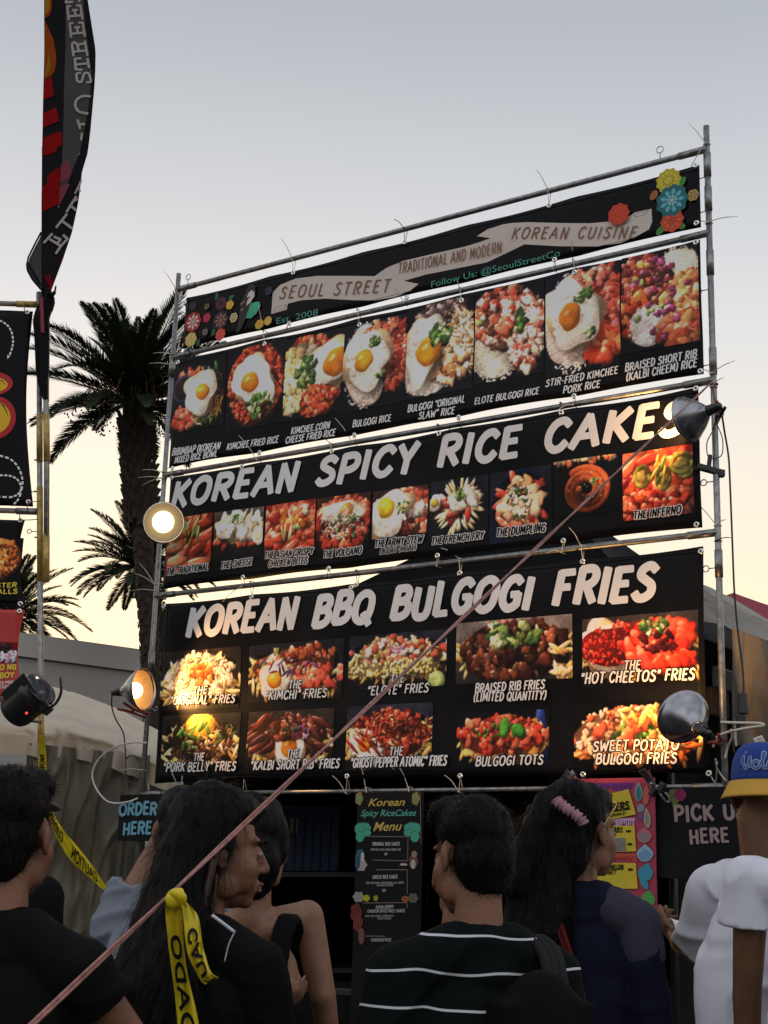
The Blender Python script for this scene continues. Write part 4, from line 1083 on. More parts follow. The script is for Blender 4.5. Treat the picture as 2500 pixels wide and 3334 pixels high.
# ------------------------------------------------------------------ clamp lamps
WARM = (1.0, .5, .15)
def lamp(rim, axis, dia, label, power, bulb=.045, depth=.62, es=3, inner=(.14, .118, .08)):
    """rim: centre of the reflector mouth; axis: direction the lamp shines."""
    rim, ax = Vector(rim), Vector(axis).normalized()
    R_ = dia / 2; D = dia * depth
    root = empty('clamp_lamp', rim - ax * D, label, 'work lamp', 'clamp lamps lighting the menu wall')
    mb = MB()
    pr = [(0, R_), (-.004, R_ + .004), (-.012, R_ + .003), (-.014, R_ * .97)]
    for k in range(1, 9):
        t = k / 8
        pr.append((-.014 - (D * .8) * t ** 1.15, R_ * (.97 - .70 * (t ** 1.5))))
    pr += [(-D * .92, R_ * .25), (-D * .98, R_ * .24)]
    mb.lathe(rim, ax, pr, 40)
    mb.build('reflector', M_ALU, root, solid=.0014)
    mb = MB()
    mb.lathe(rim, ax, [(d_ - .0005, r_ - .0035) for d_, r_ in pr[3:]], 40)
    mb.build('liner', mat('dull_or_glow_liner_%d' % int(inner[0] * 100), inner, .6, var=.1, scale=20), root)
    mb = MB()
    b = rim - ax * D * .96
    mb.lathe(b, -ax, [(-.02, .018), (0, .024), (.012, .027), (.03, .026), (.05, .022), (.075, .02), (.082, .012), (.084, 0)], 18)
    x = ax.orthogonal().normalized()
    mb.box(b - ax * .05 + x * .026, (.02, .012, .02))
    mb.build('socket', M_BAKE, root)
    mb = MB()
    mb.ell(rim - ax * D * .42, (bulb, bulb, bulb), None, 20, 14)
    mb.lathe(rim - ax * D * .42, -ax, [(bulb * .7, bulb * .7), (bulb * 1.6, .016), (D * .55, .014)], 14)
    mb.build('bulb', mat('lit_bulb_%d' % int(es), (1, .9, .7), .4, emit=(1, .76, .42), es=es), root)
    ld = bpy.data.lights.new('lamp_light', 'SPOT')
    ld.energy = power; ld.color = WARM; ld.spot_size = R(114); ld.spot_blend = .5; ld.shadow_soft_size = .012
    lo = bpy.data.objects.new('lamp_light', ld)
    COL.objects.link(lo)
    lo.matrix_world = Matrix.Translation(rim - ax * (D * .42 - bulb - .012)) @ ax.to_track_quat('-Z', 'Y').to_matrix().to_4x4()
    lo.parent = root; lo.matrix_parent_inverse = world_of(root).inverted()
    return root, b - ax * .08
def wire(pts, r, name, label, cat, m=None, n=8):
    mb = MB(); mb.tube(smoothpath(pts, n), r, 8)
    return tag(mb.build(name, m or M_CORD), label, cat)
def spring_clamp(root, a, b, col, jaw=.012):
    """Spring clamp of a lamp from a (ball joint) to b (grip on the post)."""
    a, b = Vector(a), Vector(b)
    d = (b - a).normalized(); s = d.orthogonal().normalized()
    mb = MB()
    for k in (-1, 1):
        mb.tube([a + s * .028 * k, a.lerp(b, .45) + s * .012 * k, b + s * .016 * k], [.009, .009, .006], 8)
    mb.tube([a.lerp(b, .45) - s * .02, a.lerp(b, .45) + s * .02], .008, 8)
    mb.build('clamp', col, root)
def dS(px, py):
    return (SG.P(*SG.uv(px, py)) - CAM).dot(_f)
toC = lambda p: (CAM - p).normalized()
p = at(533, 1701, dS(533, 1701) - .3)
l1, s1 = lamp(p, toC(p) + Vector((.06, 0, -.05)), .252, 'lit clamp lamp facing the crowd at the start of the rice cakes banner', 20, bulb=.07, es=3.2)
spring_clamp(l1, s1, SG.P(0, s1.z - .03), M_RED)
p = at(469, 2245, dS(469, 2245) - .3)
l2, s2 = lamp(p, Vector((.9, 0, .12)) + toC(p) * .45, .26, 'lit clamp lamp low on the palm-side post, shining along the fries banner', 34, bulb=.05, es=5, inner=(.5, .29, .11))  # orange inner colour paints in the warm glow inside this reflector
spring_clamp(l2, s2 + Vector((.06, 0, -.08)), SG.P(0, s2.z - .12), M_RED)
p = at(2234, 1366, dS(2234, 1366) - .16)
l3, s3 = lamp(p, -E_ * .95 - N_ * .28 + Vector((0, 0, -.1)), .232, 'silver clamp lamp seen from behind at the end of the rice cakes banner', 17)
spring_clamp(l3, s3 - Vector((0, 0, .03)), SG.P(WID, s3.z - .03), M_BAKE)
p = at(2222, 2332, dS(2222, 2332) - .42)
l4, s4 = lamp(p, Vector((-.24, .84, .42)), .25, 'silver clamp lamp seen from behind over the sweet potato picture', 36)
spring_clamp(l4, at(2325, 2405, dS(2325, 2405) - .25), SG.P(WID, zz(2362, 2420)), M_RED)
mb = MB(); mb.tube([s4, s4.lerp(at(2325, 2405, dS(2325, 2405) - .25), .5) + Vector((0, 0, .02)), at(2325, 2405, dS(2325, 2405) - .25)], .01, 8); mb.build('ball_joint', M_BAKE, l4)
wire([s2, at(364, 2300, dS(364, 2300) - .15), at(376, 2340, dS(376, 2340) - .1), at(402, 2390, dS(402, 2390)), at(410, 2465, dS(410, 2465)), at(425, 2460, dS(425, 2460)), at(454, 2468, dS(454, 2468) - .02)], .0045, 'lamp_cord', 'thin black cord drooping from the low lit lamp to the palm-side post', 'cord')
wire([at(409, 2460, dS(409, 2460)), at(413, 2535, dS(413, 2535)), at(440, 2555, dS(440, 2555)), at(464, 2578, dS(464, 2578) - .03)], .004, 'lamp_cord', 'short black cord running down to the order sign beside the palm-side post', 'cord')
wire([s3, at(2357, 1395, dS(2357, 1395)), at(2371, 1480, dS(2371, 1480)), at(2376, 1560, dS(2376, 1560)), at(2384, 1760, dS(2384, 1760)), at(2391, 1930, dS(2391, 1930)), at(2404, 2070, dS(2404, 2070)), at(2416, 2160, dS(2416, 2160)), at(2421, 2230, dS(2421, 2230)), at(2418, 2275, dS(2418, 2275))], .005, 'lamp_cord', 'long black cord hanging from the upper lamp past the tall post', 'cord')
wire([at(2336, 1385, dS(2336, 1385)), at(2352, 1430, dS(2352, 1430)), at(2350, 1480, dS(2350, 1480)), at(2325, 1492, dS(2325, 1492) - .03), at(2305, 1485, dS(2305, 1485)), at(2302, 1440, dS(2302, 1440)), at(2325, 1395, dS(2325, 1395))], .0028, 'wire_loop', 'thin wire loop hanging under the upper lamp socket', 'wire')
mb = MB()
q = at(2313, 1530, dS(2313, 1530) - .02)
mb.box(q, (.14, .035, .03), Matrix.Rotation(.25, 3, 'Y')); mb.box(q + Vector((.055, 0, -.018)), (.03, .04, .035)); mb.tube([q + Vector((-.01, 0, .0)), q + Vector((0, 0, .08))], .012, 10)
mb.tube([q + Vector((-.06, 0, .0)), q + Vector((-.095, 0, .012))], .008, 8)
tag(mb.build('pipe_clamp', M_BAKE, bevel=.003), 'black plastic pipe clamp on the tall post below the upper lamp', 'clamp')
mb = MB()
q = at(2419, 2290, dS(2419, 2290))
mb.tube([q + Vector((0, 0, .05)), q - Vector((.0, 0, .05))], [.02, .026], 12); mb.box(q - Vector((.015, 0, .08)), (.045, .035, .05)); mb.tube([q + Vector((-.02, 0, -.1)), q + Vector((-.06, 0, -.15)), q + Vector((-.05, 0, -.24))], .006, 6)
tag(mb.build('plug_adapter', M_BAKE, bevel=.004), 'black plug adapter hanging at the end of the long cord', 'plug')
wire([at(477, 2419, dS(477, 2419) - .05), at(430, 2418, dS(430, 2418) - .08), at(376, 2432, dS(376, 2432) - .12), at(326, 2466, dS(326, 2466) - .14), at(301, 2514, dS(301, 2514) - .15), at(309, 2560, dS(309, 2560) - .15), at(340, 2602, dS(340, 2602) - .14), at(371, 2615, dS(371, 2615) - .12), at(415, 2611, dS(415, 2611) - .1), at(449, 2599, dS(449, 2599) - .06)], .0055, 'white_cable', 'looped white cable bulging from the palm-side post over the tarp', 'cable', mat('white_pvc', (.66, .64, .6), .4))
wire([at(2347, 2351, dS(2347, 2351) - .03), at(2395, 2353, dS(2395, 2353) - .05), at(2450, 2354, dS(2450, 2354) - .08), at(2482, 2357, dS(2482, 2357) - .1), at(2484, 2363, dS(2484, 2363) - .1), at(2450, 2368, dS(2450, 2368) - .1), at(2407, 2375, dS(2407, 2375) - .1), at(2362, 2386, dS(2362, 2386) - .08), at(2335, 2400, dS(2335, 2400) - .06), at(2322, 2432, dS(2322, 2432) - .04)], .0065, 'giant_zip_tie', 'thick pale zip tie bent into a long loop beside the tall post', 'zip tie', M_TIE)
wire([at(2380, 2376, dS(2380, 2376) - .1), at(2383, 2400, dS(2383, 2400) - .06), at(2370, 2430, dS(2370, 2430) - .03), at(2360, 2470, dS(2360, 2470) - .03)], .006, 'giant_zip_tie', 'thick pale zip tie curling down over the red lamp clamp', 'zip tie', M_TIE)
wire([at(2396, 2330, dS(2396, 2330)), at(2394, 2400, dS(2394, 2400)), at(2397, 2430, dS(2397, 2430))], .006, 'short_strap', 'pale upright strap behind the thick looped zip tie', 'strap', M_TIE)
wire([at(2330, 2470, dS(2330, 2470) - .04), at(2334, 2500, dS(2334, 2500) - .03), at(2345, 2520, dS(2345, 2520) - .02), at(2364, 2545, dS(2364, 2545) - .02)], .0055, 'bent_wire', 'grey stiff wire slanting from the red clamp to the tall post', 'wire', M_STEEL)
wire([at(2335, 2480, dS(2335, 2480) - .04), at(2330, 2546, dS(2330, 2546) - .02), at(2312, 2524, dS(2312, 2524) - .02)], .004, 'bent_wire', 'grey wire bent in a V beside the tall post foot', 'wire', M_STEEL)

# ------------------------------------------------------------------ neighbouring stall at the edge of the picture
YL = 8.42
LPp = Plane((-1.9, YL, 0), (1, 0, 0), (0, -1, 0))
LB = Plane((-1.9, YL - .03, 0), (1, 0, 0), (0, -1, 0), .016)
l_uv = LPp.uv
lu, _ = l_uv(127, 1400)
ub = lu - 2.4
nf = empty('neighbour_frame', LPp.P(lu, 0), 'worn pipe frame with yellow taped joints at the edge of the picture', 'frame')
z_ = lambda py, px=127: l_uv(px, py)[1]
lpos = lambda py: LPp.P(*l_uv(126.5 + (py - 952) * .0046, py))
for u in (lu, ub):
    mb = MB()
    tp_, bt_ = lpos(952), lpos(2350)
    gr_ = bt_ + (bt_ - tp_) * (bt_.z / (tp_.z - bt_.z))
    mb.tube([gr_ + Vector((u - lu, 0, 0)), tp_ + Vector((u - lu, 0, 0))], .0168, 14)
    mb.build('post', M_GALV, nf)
for (a, b) in ((1350, 1503), (1586, 1894), (2330, 2420)):
    mb = MB(); mb.tube([lpos(b), lpos(a)], .0192, 14); mb.build('taped_sleeve', M_BRASS, nf)
mb = MB()
for k, y in enumerate((1358, 1498, 1600, 1750, 1885)):
    mb.tube([lpos(y) - Vector((.034, 0, 0)), lpos(y)], .005, 8)
mb.build('bolts', M_BRASS, nf)
for y in (992, 1666, 2281):
    mb = MB(); mb.tube([lpos(y) - Vector((2.4, 0, 0)), lpos(y) - Vector((.016, 0, 0))], .0165, 12); mb.build('rail', M_GALV, nf)
    if y < 2000:
        mb = MB(); mb.tube([lpos(y) - Vector((.14, 0, 0)), lpos(y) - Vector((.014, 0, 0))], .0205, 12); mb.build('rail_sleeve', M_BRASS if y < 1000 else M_GALV, nf)
for (y, s_) in ((1042, -1), (1602, -1), (1731, -1)):
    eye(lpos(y) - Vector((.016, 0, 0)), (-1, 0, 0), .013, nf)
def flatbanner(name, x1, y0, y1, label, m, wid=1.6):
    u1, z1 = LB.uv(x1, y0); ub1, z0 = LB.uv(x1, y1)
    u0 = u1 - wid
    root = empty(name, LB.P((u0 + u1) / 2, z0), label, 'banner', 'banners of the neighbouring stall')
    mb = MB()
    mb.grid(lambda a, b: LB.P(u0 + (u1 - u0) * a + (ub1 - u1) * (1 - b) + .02 * a * (b - .5) ** 2 * 4 - .02 * a * math.sin(b * math.pi), z0 + (z1 - z0) * b), 30, 24)
    mb.build('sheet', m, root, solid=.0015)
    return root
r1 = flatbanner('numeral_banner', 97, 1014, 1649, 'black neighbouring banner with a fat yellow and red rounded letter and dashed loops', M_VINYL)
fl = Flat(LB, .003)
def ovals(lst):
    for (x, y, rx, ry, c_) in lst:
        u, z = LB.uv(x, y)
        k = LB.uv(x + 1, y)[0] - LB.uv(x, y)[0]
        fl.disc((u, z), rx * k, ry * k, hx(c_), 40)
ovals([(-20, 1250, 63, 40, 'b8252c'), (-22, 1362, 75, 75, 'b8252c'), (-24, 1254, 50, 26, 'e6b81c'), (-28, 1362, 63, 58, 'e6b81c')])
for (pts) in ([(-4, 1238), (10, 1246), (18, 1256), (16, 1250), (8, 1240)], [(-2, 1310), (14, 1322), (25, 1344), (27, 1358), (20, 1340), (8, 1322)]):
    fl.poly([LB.uv(*p) for p in pts], hx('4a1c10'))
fl.build('letter_print', mat('printed_ink'), r1)
mb = MB()
def dashes(pts, n=8, wd=.0055):
    q = smoothpath([Vector((*LB.uv(*p), 0)) for p in pts], n)
    for i in range(0, len(q) - 2, 4):
        ribbon(mb, LB, q[i:i + 3], wd, .004, 0)
dashes([(-30, 1045), (0, 1046), (24, 1060), (38, 1082), (43, 1110), (40, 1135), (30, 1162)])
dashes([(-30, 1480), (0, 1484), (35, 1496), (58, 1520), (71, 1552), (72, 1585), (60, 1625), (42, 1645)])
dashes([(-30, 1552), (0, 1548), (30, 1549), (55, 1560), (69, 1585), (62, 1605), (40, 1618), (0, 1618), (-30, 1616)])
mb.add([LB.P(*LB.uv(*p), .004) for p in ((24, 1158), (34, 1160), (25, 1171))], [(0, 1, 2)])
mb.build('dashed_line', M_WHITE, r1, False)
r2 = flatbanner('snack_banner', 70, 1694, 1965, 'small black neighbouring banner showing fried balls in a paper tray', M_VINYL)
p = Pic(120, 110, 5, (.02, .018, .02)); a = p.asp
p.blob(a * .42, .52, a * .56, .47, 0, hx('c87844'), wob=.03, gloss=.1, flat=True); p.blob(a * .42, .44, a * .5, .36, 0, hx('8a3c18'), wob=.03, gloss=0)
p.chunks((a * .45, .5, a * .44, .34), 16, (.15, .2), ['c86a2c', 'd87a34', 'b85a22'], gloss=.3)
p.chunks((a * .45, .5, a * .48, .38), 200, (.02, .05), ['d8823c', 'c06424', 'e89a50', 'a84c1c'], gloss=.25, shadow=.2)
ua, za = LB.uv(-60, 1748); uc, zc = LB.uv(64, 1898)
printed(LB, ua, uc, zc, za, finish(p), 'dish_picture', r2)
M_YEL = mat('yellow_ink', (.75, .55, .03), .5)
caption(r2, [("LOBSTER", -66, 1914, 54, 1912, 14), ("BALLS", -28, 1934, 56, 1932, 14)], mats=[M_YEL, M_BLACK], wt=.28, slant=.05, pl=LB)
r3 = flatbanner('red_banner', 69, 1986, 2270, 'red neighbouring banner with yellow and white lettering under a meal picture', mat('red_vinyl', (.48, .022, .018), .4, var=.12, scale=4))
p = Pic(110, 70, 8, (.45, .03, .02)); a = p.asp
p.chunks((a * .72, .35, a * .26, .28), 26, (.1, .17), ['e8e4ea', 'd8d0dc', 'f0ecf0', 'e0a0b0'], gloss=.1); p.chunks((a * .5, .72, a * .3, .2), 30, (.06, .12), ['2a1414', '3a1c18', '1c1010'])
ua, za = LB.uv(-50, 2088); uc, zc = LB.uv(52, 2160)
printed(LB, ua, uc, zc, za, np.clip(p.a, 0, 1), 'dish_picture', r3)
caption(r3, [("O NG", 0, 2181, 52, 2180, 16), ("BOY", 0, 2208, 46, 2205, 16)], mats=[M_YEL, M_BLACK], wt=.3, slant=.0, pl=LB)
caption(r3, [("ED PORK", -1, 2229, 50, 2226, 9), ("LOOD", -6, 2243, 30, 2240, 9)], wt=.2, slant=.0, pl=LB, gap=.22)
# hooks between those banners
for (x, y) in ((90, 1018), (92, 1634), (66, 1695), (66, 1966), (63, 1990)):
    mb = MB(); q = LB.P(*LB.uv(x, y), .004); mb.lathe(q, (0, -1, 0), [(0, .005), (.003, .0065), (.004, .011), (.002, .0155), (-.001, .0165)], 12)
    mb.build('grommet', mat('nickel'), r1 if y < 1640 else (r2 if y < 1970 else r3))
for (x, y, x2, y2, lb, m_) in ((84, 1020, 80, 985, 'red cord tying the fat letter banner to its top rail', M_RED), (92, 1637, 92, 1675, 'red cord tying the fat letter banner to the rail under it', M_RED), (66, 1694, 70, 1664, 'black cord tying the fried ball banner up to its rail', M_CORD), (66, 1968, 128, 1971, 'black cord from the fried ball banner corner to the post', M_CORD), (66, 1694, 128, 1694, 'green thin cord from the fried ball banner to the post', mat('green_cord', (.1, .2, .08), .7)), (92, 1635, 138, 1633, 'orange cord from the fat letter banner corner to the post', mat('orange_cord', (.4, .12, .03), .7))):
    wire([LB.P(*LB.uv(x, y), .01), LB.P(*LB.uv((x + x2) / 2, (y + y2) / 2 + 3), .03), LPp.P(*l_uv(x2, y2), .025)], .0028, 'tie_cord', lb, 'cord', m_)
# feather flag
YF = YL - .02
FPl = Plane((-1.9, YF - .02, 0), (1, 0, 0), (0, -1, 0), .03)
fu, _ = FPl.uv(151, 1700)
ff = empty('feather_flag', (FPl.o + FPl.e * fu), 'tall twisted feather flag, black red and yellow, strapped to the taped posts', 'flag')
fp = lambda px, py: FPl.P(*FPl.uv(px, py), 0)
mb = MB(); mb.tube([fp(152, 1894), fp(151, 1500), fp(150, 1250), fp(149, 960) - FPl.n * .06, fp(149, 500) - FPl.n * .07, fp(154, -250) - FPl.n * .07], [.017, .017, .017, .014, .013, .012], 12); mb.build('pole', M_GALV, ff)
for (a, b) in ((1350, 1503), (1741, 1896)):
    mb = MB(); mb.tube([fp(151.5, b), fp(151.2, a)], .0195, 12); mb.build('taped_sleeve', M_BRASS, ff)
ROWS = [(-220, 150, 222, 250, 256), (-100, 147, 218, 262, 270), (0, 144, 214, 271, 286), (100, 143.5, 213, 279, 301), (160, 143, 212, 287, 310), (230, 142, 210, 295, 309), (294, 141, 209, 294, 306.5), (360, 139.5, 208, 287, 301), (430, 138, 205, 273, 294),
        (500, 136, 203, 258, 284.6), (560, 136, 200, 233, 267), (610, 135.5, 195, 216, 261), (665, 134, 190, 189.5, 252), (760, 133, 178, 177, 232), (850, 134, 165, 164, 204), (951, 137, 148, 147, 166)]
def rowat(y):
    for a, b in zip(ROWS, ROWS[1:]):
        if a[0] <= y <= b[0]:
            t = (y - a[0]) / (b[0] - a[0]); return [a[i] + (b[i] - a[i]) * t for i in range(5)]
    return ROWS[-1]
def strip(ia, ib, y0, y1, m, name, off, ny=60, nx=8, curve=0.0, par=ff):
    mb = MB()
    def fn(a, b):
        y = y0 + (y1 - y0) * b; r_ = rowat(y)
        x = r_[ia] + (r_[ib] - r_[ia]) * a
        u, z = FPl.uv(x, y)
        return FPl.P(u, z, off + curve * math.sin(math.pi * a))
    mb.grid(fn, nx, ny)
    return mb.build(name, m, par)
M_FLAGK = mat('flag_black', (.006, .006, .007), .7, spec=.1)
M_FLAGG = mat('flag_reverse', (.05, .047, .05), .8, var=.15, scale=12, trans=.35)
strip(1, 2, -220, 951, M_FLAGK, 'front_cloth', 0)
strip(2, 3, -220, 668, M_FLAGG, 'reverse_cloth', 0)
strip(3, 4, -220, 951, M_FLAGK, 'border_hem', 0)
fl = Flat(FPl, .004)
f3 = lambda x, y: FPl.uv(120 + x / 4.4227, y / 4.4227)
f4 = lambda x, y: FPl.uv(80 + x / 3.881, 480 + y / 3.881)
fl.poly([f3(*p) for p in [(112, -600), (215, -300), (225, 0), (215, 150), (180, 235), (120, 275)]], hx('8a3c0c')); fl.poly([f3(*p) for p in [(114, -560), (185, -280), (195, 0), (188, 130), (150, 210), (118, 220)]], hx('9a6a12'))
fl.poly([f3(*p) for p in [(118, 300), (180, 440), (235, 560), (270, 740), (278, 900), (250, 1040), (200, 1100), (108, 1140)]], hx('8a400f')); fl.poly([f3(*p) for p in [(112, 390), (170, 480), (205, 640), (218, 800), (205, 960), (170, 1060), (108, 1135)]], hx('8e6812'))
fl.poly([f3(*p) for p in [(235, 640), (255, 760), (252, 900), (225, 1010), (195, 1050), (222, 960), (238, 850)]], hx('b0642c'))
for c_, ps in (('8a0c0c', [(105, 1150), (210, 1110), (246, 1385), (92, 1445)]), ('880c0c', [(92, 1640), (280, 1550), (320, 1745), (95, 1840)]), ('840a0a', [(80, 1990), (350, 1890), (372, 2080), (250, 2160), (75, 2230)])):
    fl.poly([f3(*p) for p in ps], hx(c_))
for c_, ps in (('840a0a', [(218, 0), (420, -20), (400, 60), (300, 95), (218, 105)]), ('800808', [(222, 490), (285, 470), (290, 380), (350, 310), (452, 250), (435, 700), (330, 760), (225, 805)])):
    fl.poly([f4(*p) for p in ps], hx(c_))
fl.build('flame_print', mat('printed_cloth', attr=True, rough=.8, spec=.08), ff)
fl = Flat(FPl, .004)
for c_, ps in (('7a3a46', [(462, 230), (540, 150), (600, 330), (560, 400), (448, 440)]), ('7c3a46', [(440, 490), (575, 460), (520, 570), (428, 735)])):
    fl.poly([f4(*p) for p in ps], hx(c_))
for c_, ps in (('6a0c10', [(255, 1640), (320, 1600), (345, 1700), (330, 1760), (300, 1740)]), ('5a0a10', [(440, 1440), (490, 1400), (470, 1480)]), ('780e14', [(345, 1700), (385, 1640), (340, 1800), (310, 1850), (300, 1790)])):
    fl.poly([f4(*p) for p in ps], hx(c_))
fl.build('reverse_print', mat('printed_cloth'), ff)
M_LET = mat('flag_lettering', (.36, .32, .29), .7)
mb = MB()
def slab(segs, f, hw, off):
    mb = MB()
    for k, s_ in enumerate(segs):
        q = [Vector((*f(*p), 0)) for p in s_]
        if len(q) > 2: q = smoothpath(q, 5)
        ribbon(mb, FPl, q, hw, off + k * .00015, 0)
    mb.build('flag_letter', M_LET, ff, False)
HWL = .0078
for dy in (0, 238):
    sx_ = 30 if dy else 0
    slab([[(462 + sx_, 295 + dy), (445 + sx_, 110 + dy)], [(445 + sx_, 110 + dy), (490 + sx_, 105 + dy)], [(660 + sx_, 285 + dy), (632 + sx_, 95 + dy)], [(632 + sx_, 95 + dy), (580 + sx_, 100 + dy)], [(470 + sx_, 250 + dy), (655 + sx_, 235 + dy)], [(560 + sx_, 240 + dy), (550 + sx_, 165 + dy)], [(520 + sx_, 165 + dy), (585 + sx_, 160 + dy)]], f3, HWL, .008)
slab([[(525, 800), (510, 690)], [(525, 740), (720, 720)], [(725, 790), (690, 590)], [(520, 720), (505, 640), (540, 605), (580, 650), (600, 725)], [(590, 690), (600, 640), (690, 620)]], f3, HWL, .008)
slab([[(560, 1005), (545, 840)], [(545, 840), (630, 835)], [(560, 1000), (650, 1005)], [(555, 930), (745, 905)], [(725, 835), (750, 970)]], f3, HWL, .008)
slab([[(625, 1050), (575, 1070), (585, 1170), (640, 1190), (665, 1110), (690, 1050), (745, 1060), (770, 1130), (775, 1185), (720, 1190)]], f3, HWL, .008)
slab([[(770, 1400), (660, 1400), (575, 1460), (560, 1540), (610, 1620), (735, 1650)]], f3, HWL * 1.1, .008)
slab([[(590, 1740), (625, 1860)], [(605, 1800), (690, 1800)], [(650, 1930), (640, 2020)]], f3, HWL, .008)
slab([[(425, 60), (440, -60)], [(425, 55), (520, 45)], [(600, 0), (620, 40)]], f3, HWL, .008)
slab([[(245, 1200), (345, 1090)], [(320, 1160), (450, 1245)], [(400, 1345), (475, 1235), (545, 1160)], [(545, 1160), (490, 1110)], [(410, 1215), (455, 1170)], [(375, 1130), (455, 1165)]], f4, HWL * 1.05, .008)
slab([[(400, 1005), (530, 840)], [(480, 930), (595, 1020)]], f4, HWL * 1.05, .008)
slab([[(530, 810), (650, 620)], [(590, 740), (645, 790)], [(600, 690), (660, 650)]], f4, HWL, .008)
slab([[(640, 580), (720, 420)], [(690, 520), (700, 560)]], f4, HWL * .8, .008)
# folded-over lobe and wrapped tail of the flag
mb = MB()
LOBE = [(760, 133, 134), (800, 112, 134), (840, 94, 134), (866, 89, 134), (885, 92, 134), (915, 108, 135), (945, 132, 137)]
def lobe(a, b):
    i = min(len(LOBE) - 2, int(b * (len(LOBE) - 1))); t = b * (len(LOBE) - 1) - i
    y = LOBE[i][0] + (LOBE[i + 1][0] - LOBE[i][0]) * t; xl = LOBE[i][1] + (LOBE[i + 1][1] - LOBE[i][1]) * t; xr = LOBE[i][2] + 3
    return FPl.P(*FPl.uv(xl + (xr - xl) * a, y), -.005 + .02 * math.sin(3.14 * a))
mb.grid(lobe, 8, 24); mb.build('reverse_cloth', M_FLAGG, ff)
mb = MB(); mb.tube([FPl.P(*FPl.uv(x, y), .016) for (x, y) in ((134, 757), (112, 800), (94, 840), (89, 866), (92, 885), (108, 915), (136, 948))], .006, 6)
mb.tube([FPl.P(*FPl.uv(x, y), .018) for (x, y) in ((92, 860), (110, 890), (134, 930))], .006, 6); mb.build('border_hem', M_FLAGK, ff)
TAIL = [(945, 134, 166), (965, 136, 176), (985, 130, 178), (1005, 120, 172), (1018, 115, 165), (1035, 110, 160), (1055, 108, 160), (1085, 112, 160), (1130, 114, 160), (1200, 117, 159), (1260, 126, 158), (1303, 141, 158)]
mb = MB()
def tail(a, b):
    i = min(len(TAIL) - 2, int(b * (len(TAIL) - 1))); t = b * (len(TAIL) - 1) - i
    y, xl, xr = [TAIL[i][k] + (TAIL[i + 1][k] - TAIL[i][k]) * t for k in range(3)]
    c, hw = (xl + xr) / 2, (xr - xl) / 2
    an = 2 * math.pi * a
    u, z = FPl.uv(c + hw * math.cos(an), y)
    return FPl.o + FPl.e * u + FPl.n * ((.045 if y > 1000 else .03) * math.sin(an) + .01 * math.sin(5 * an)) + Vector((0, 0, z))
mb.grid(tail, 28, 40); mb.build('wrapped_tail', M_FLAGK, ff)
mb = MB(); mb.grid(lambda a, b: FPl.o + FPl.e * FPl.uv(134 + 4 * b + 12 * a, 978 + 115 * b)[0] + FPl.n * (.052 + .006 * math.sin(3.14 * a)) + Vector((0, 0, FPl.uv(140, 978 + 115 * b)[1])), 5, 10); mb.build('red_stripe', mat('flag_red', (.22, .012, .018), .6), ff)
mb = MB(); q = [FPl.P(*FPl.uv(x, y), .03) for (x, y) in ((160, 962), (175, 966), (182, 955), (186, 938))]; mb.tube(smoothpath(q, 4), [.014] * 4 + [.012] * 4 + [.006] * 4 + [.002], 8); mb.build('loose_corner', M_FLAGK, ff)

# stage light on the neighbour post
sg = empty('stage_light', lpos(2330), 'black stage light tilted up on the taped post of the neighbouring stall', 'stage light')
c0, c1 = at(45, 2320, 8.1), at(165, 2215, 8.0)
ax = (c1 - c0).normalized()
mb = MB()
mb.lathe(c0, ax, [(-.02, 0), (-.02, .06), (0, .095), (.03, .105), (.16, .105), (.17, .11), (.2, .11), (.21, .1), (.235, .1)], 26); mb.build('housing', M_BAKE, sg)
mb = MB(); xx = ax.cross(Vector((0, 1, 0))).normalized(); rt = Matrix((ax, Vector((0, 1, 0)), xx)).transposed()
mb.box(c0 + ax * .07 - Vector((0, .02, 0)) + Vector((0, 0, .06)), (.2, .2, .13), rt); mb.box(c0 + ax * .19 + xx * -.1, (.07, .14, .05), rt)
mb.build('ballast_box', M_BAKE, sg, bevel=.008, smooth=False)
mb = MB(); mb.lathe(c0 + ax * .236, ax, [(0, .096), (.004, .085), (.008, .04), (.009, 0)], 24); mb.build('lens', mat('dark_lens', (.03, .04, .06), .08, spec=.8), sg)
mb = MB(); mb.tube(smoothpath([at(196, 2205, 8.0), at(199, 2250, 7.98), at(185, 2285, 7.98), at(160, 2305, 7.98), at(130, 2312, 8.05)], 5), .008, 8); mb.tube([at(100, 2300, 8.05), at(100, 2345, 8.05), lpos(2350)], .011, 8); mb.build('yoke', M_BAKE, sg)
mb = MB(); mb.ell(at(86, 2322, 7.93), (.007, .007, .007)); mb.build('indicator', mat('red_led', (.4, .02, .02), .4, emit=(1, .06, .03), es=2), sg)
mb = MB(); mb.box(at(134, 2257, 7.86), (.028, .006, .028), Matrix.Rotation(.5, 3, 'Y')); mb.build('maker_plate', mat('grey_label', (.12, .12, .13), .4), sg)
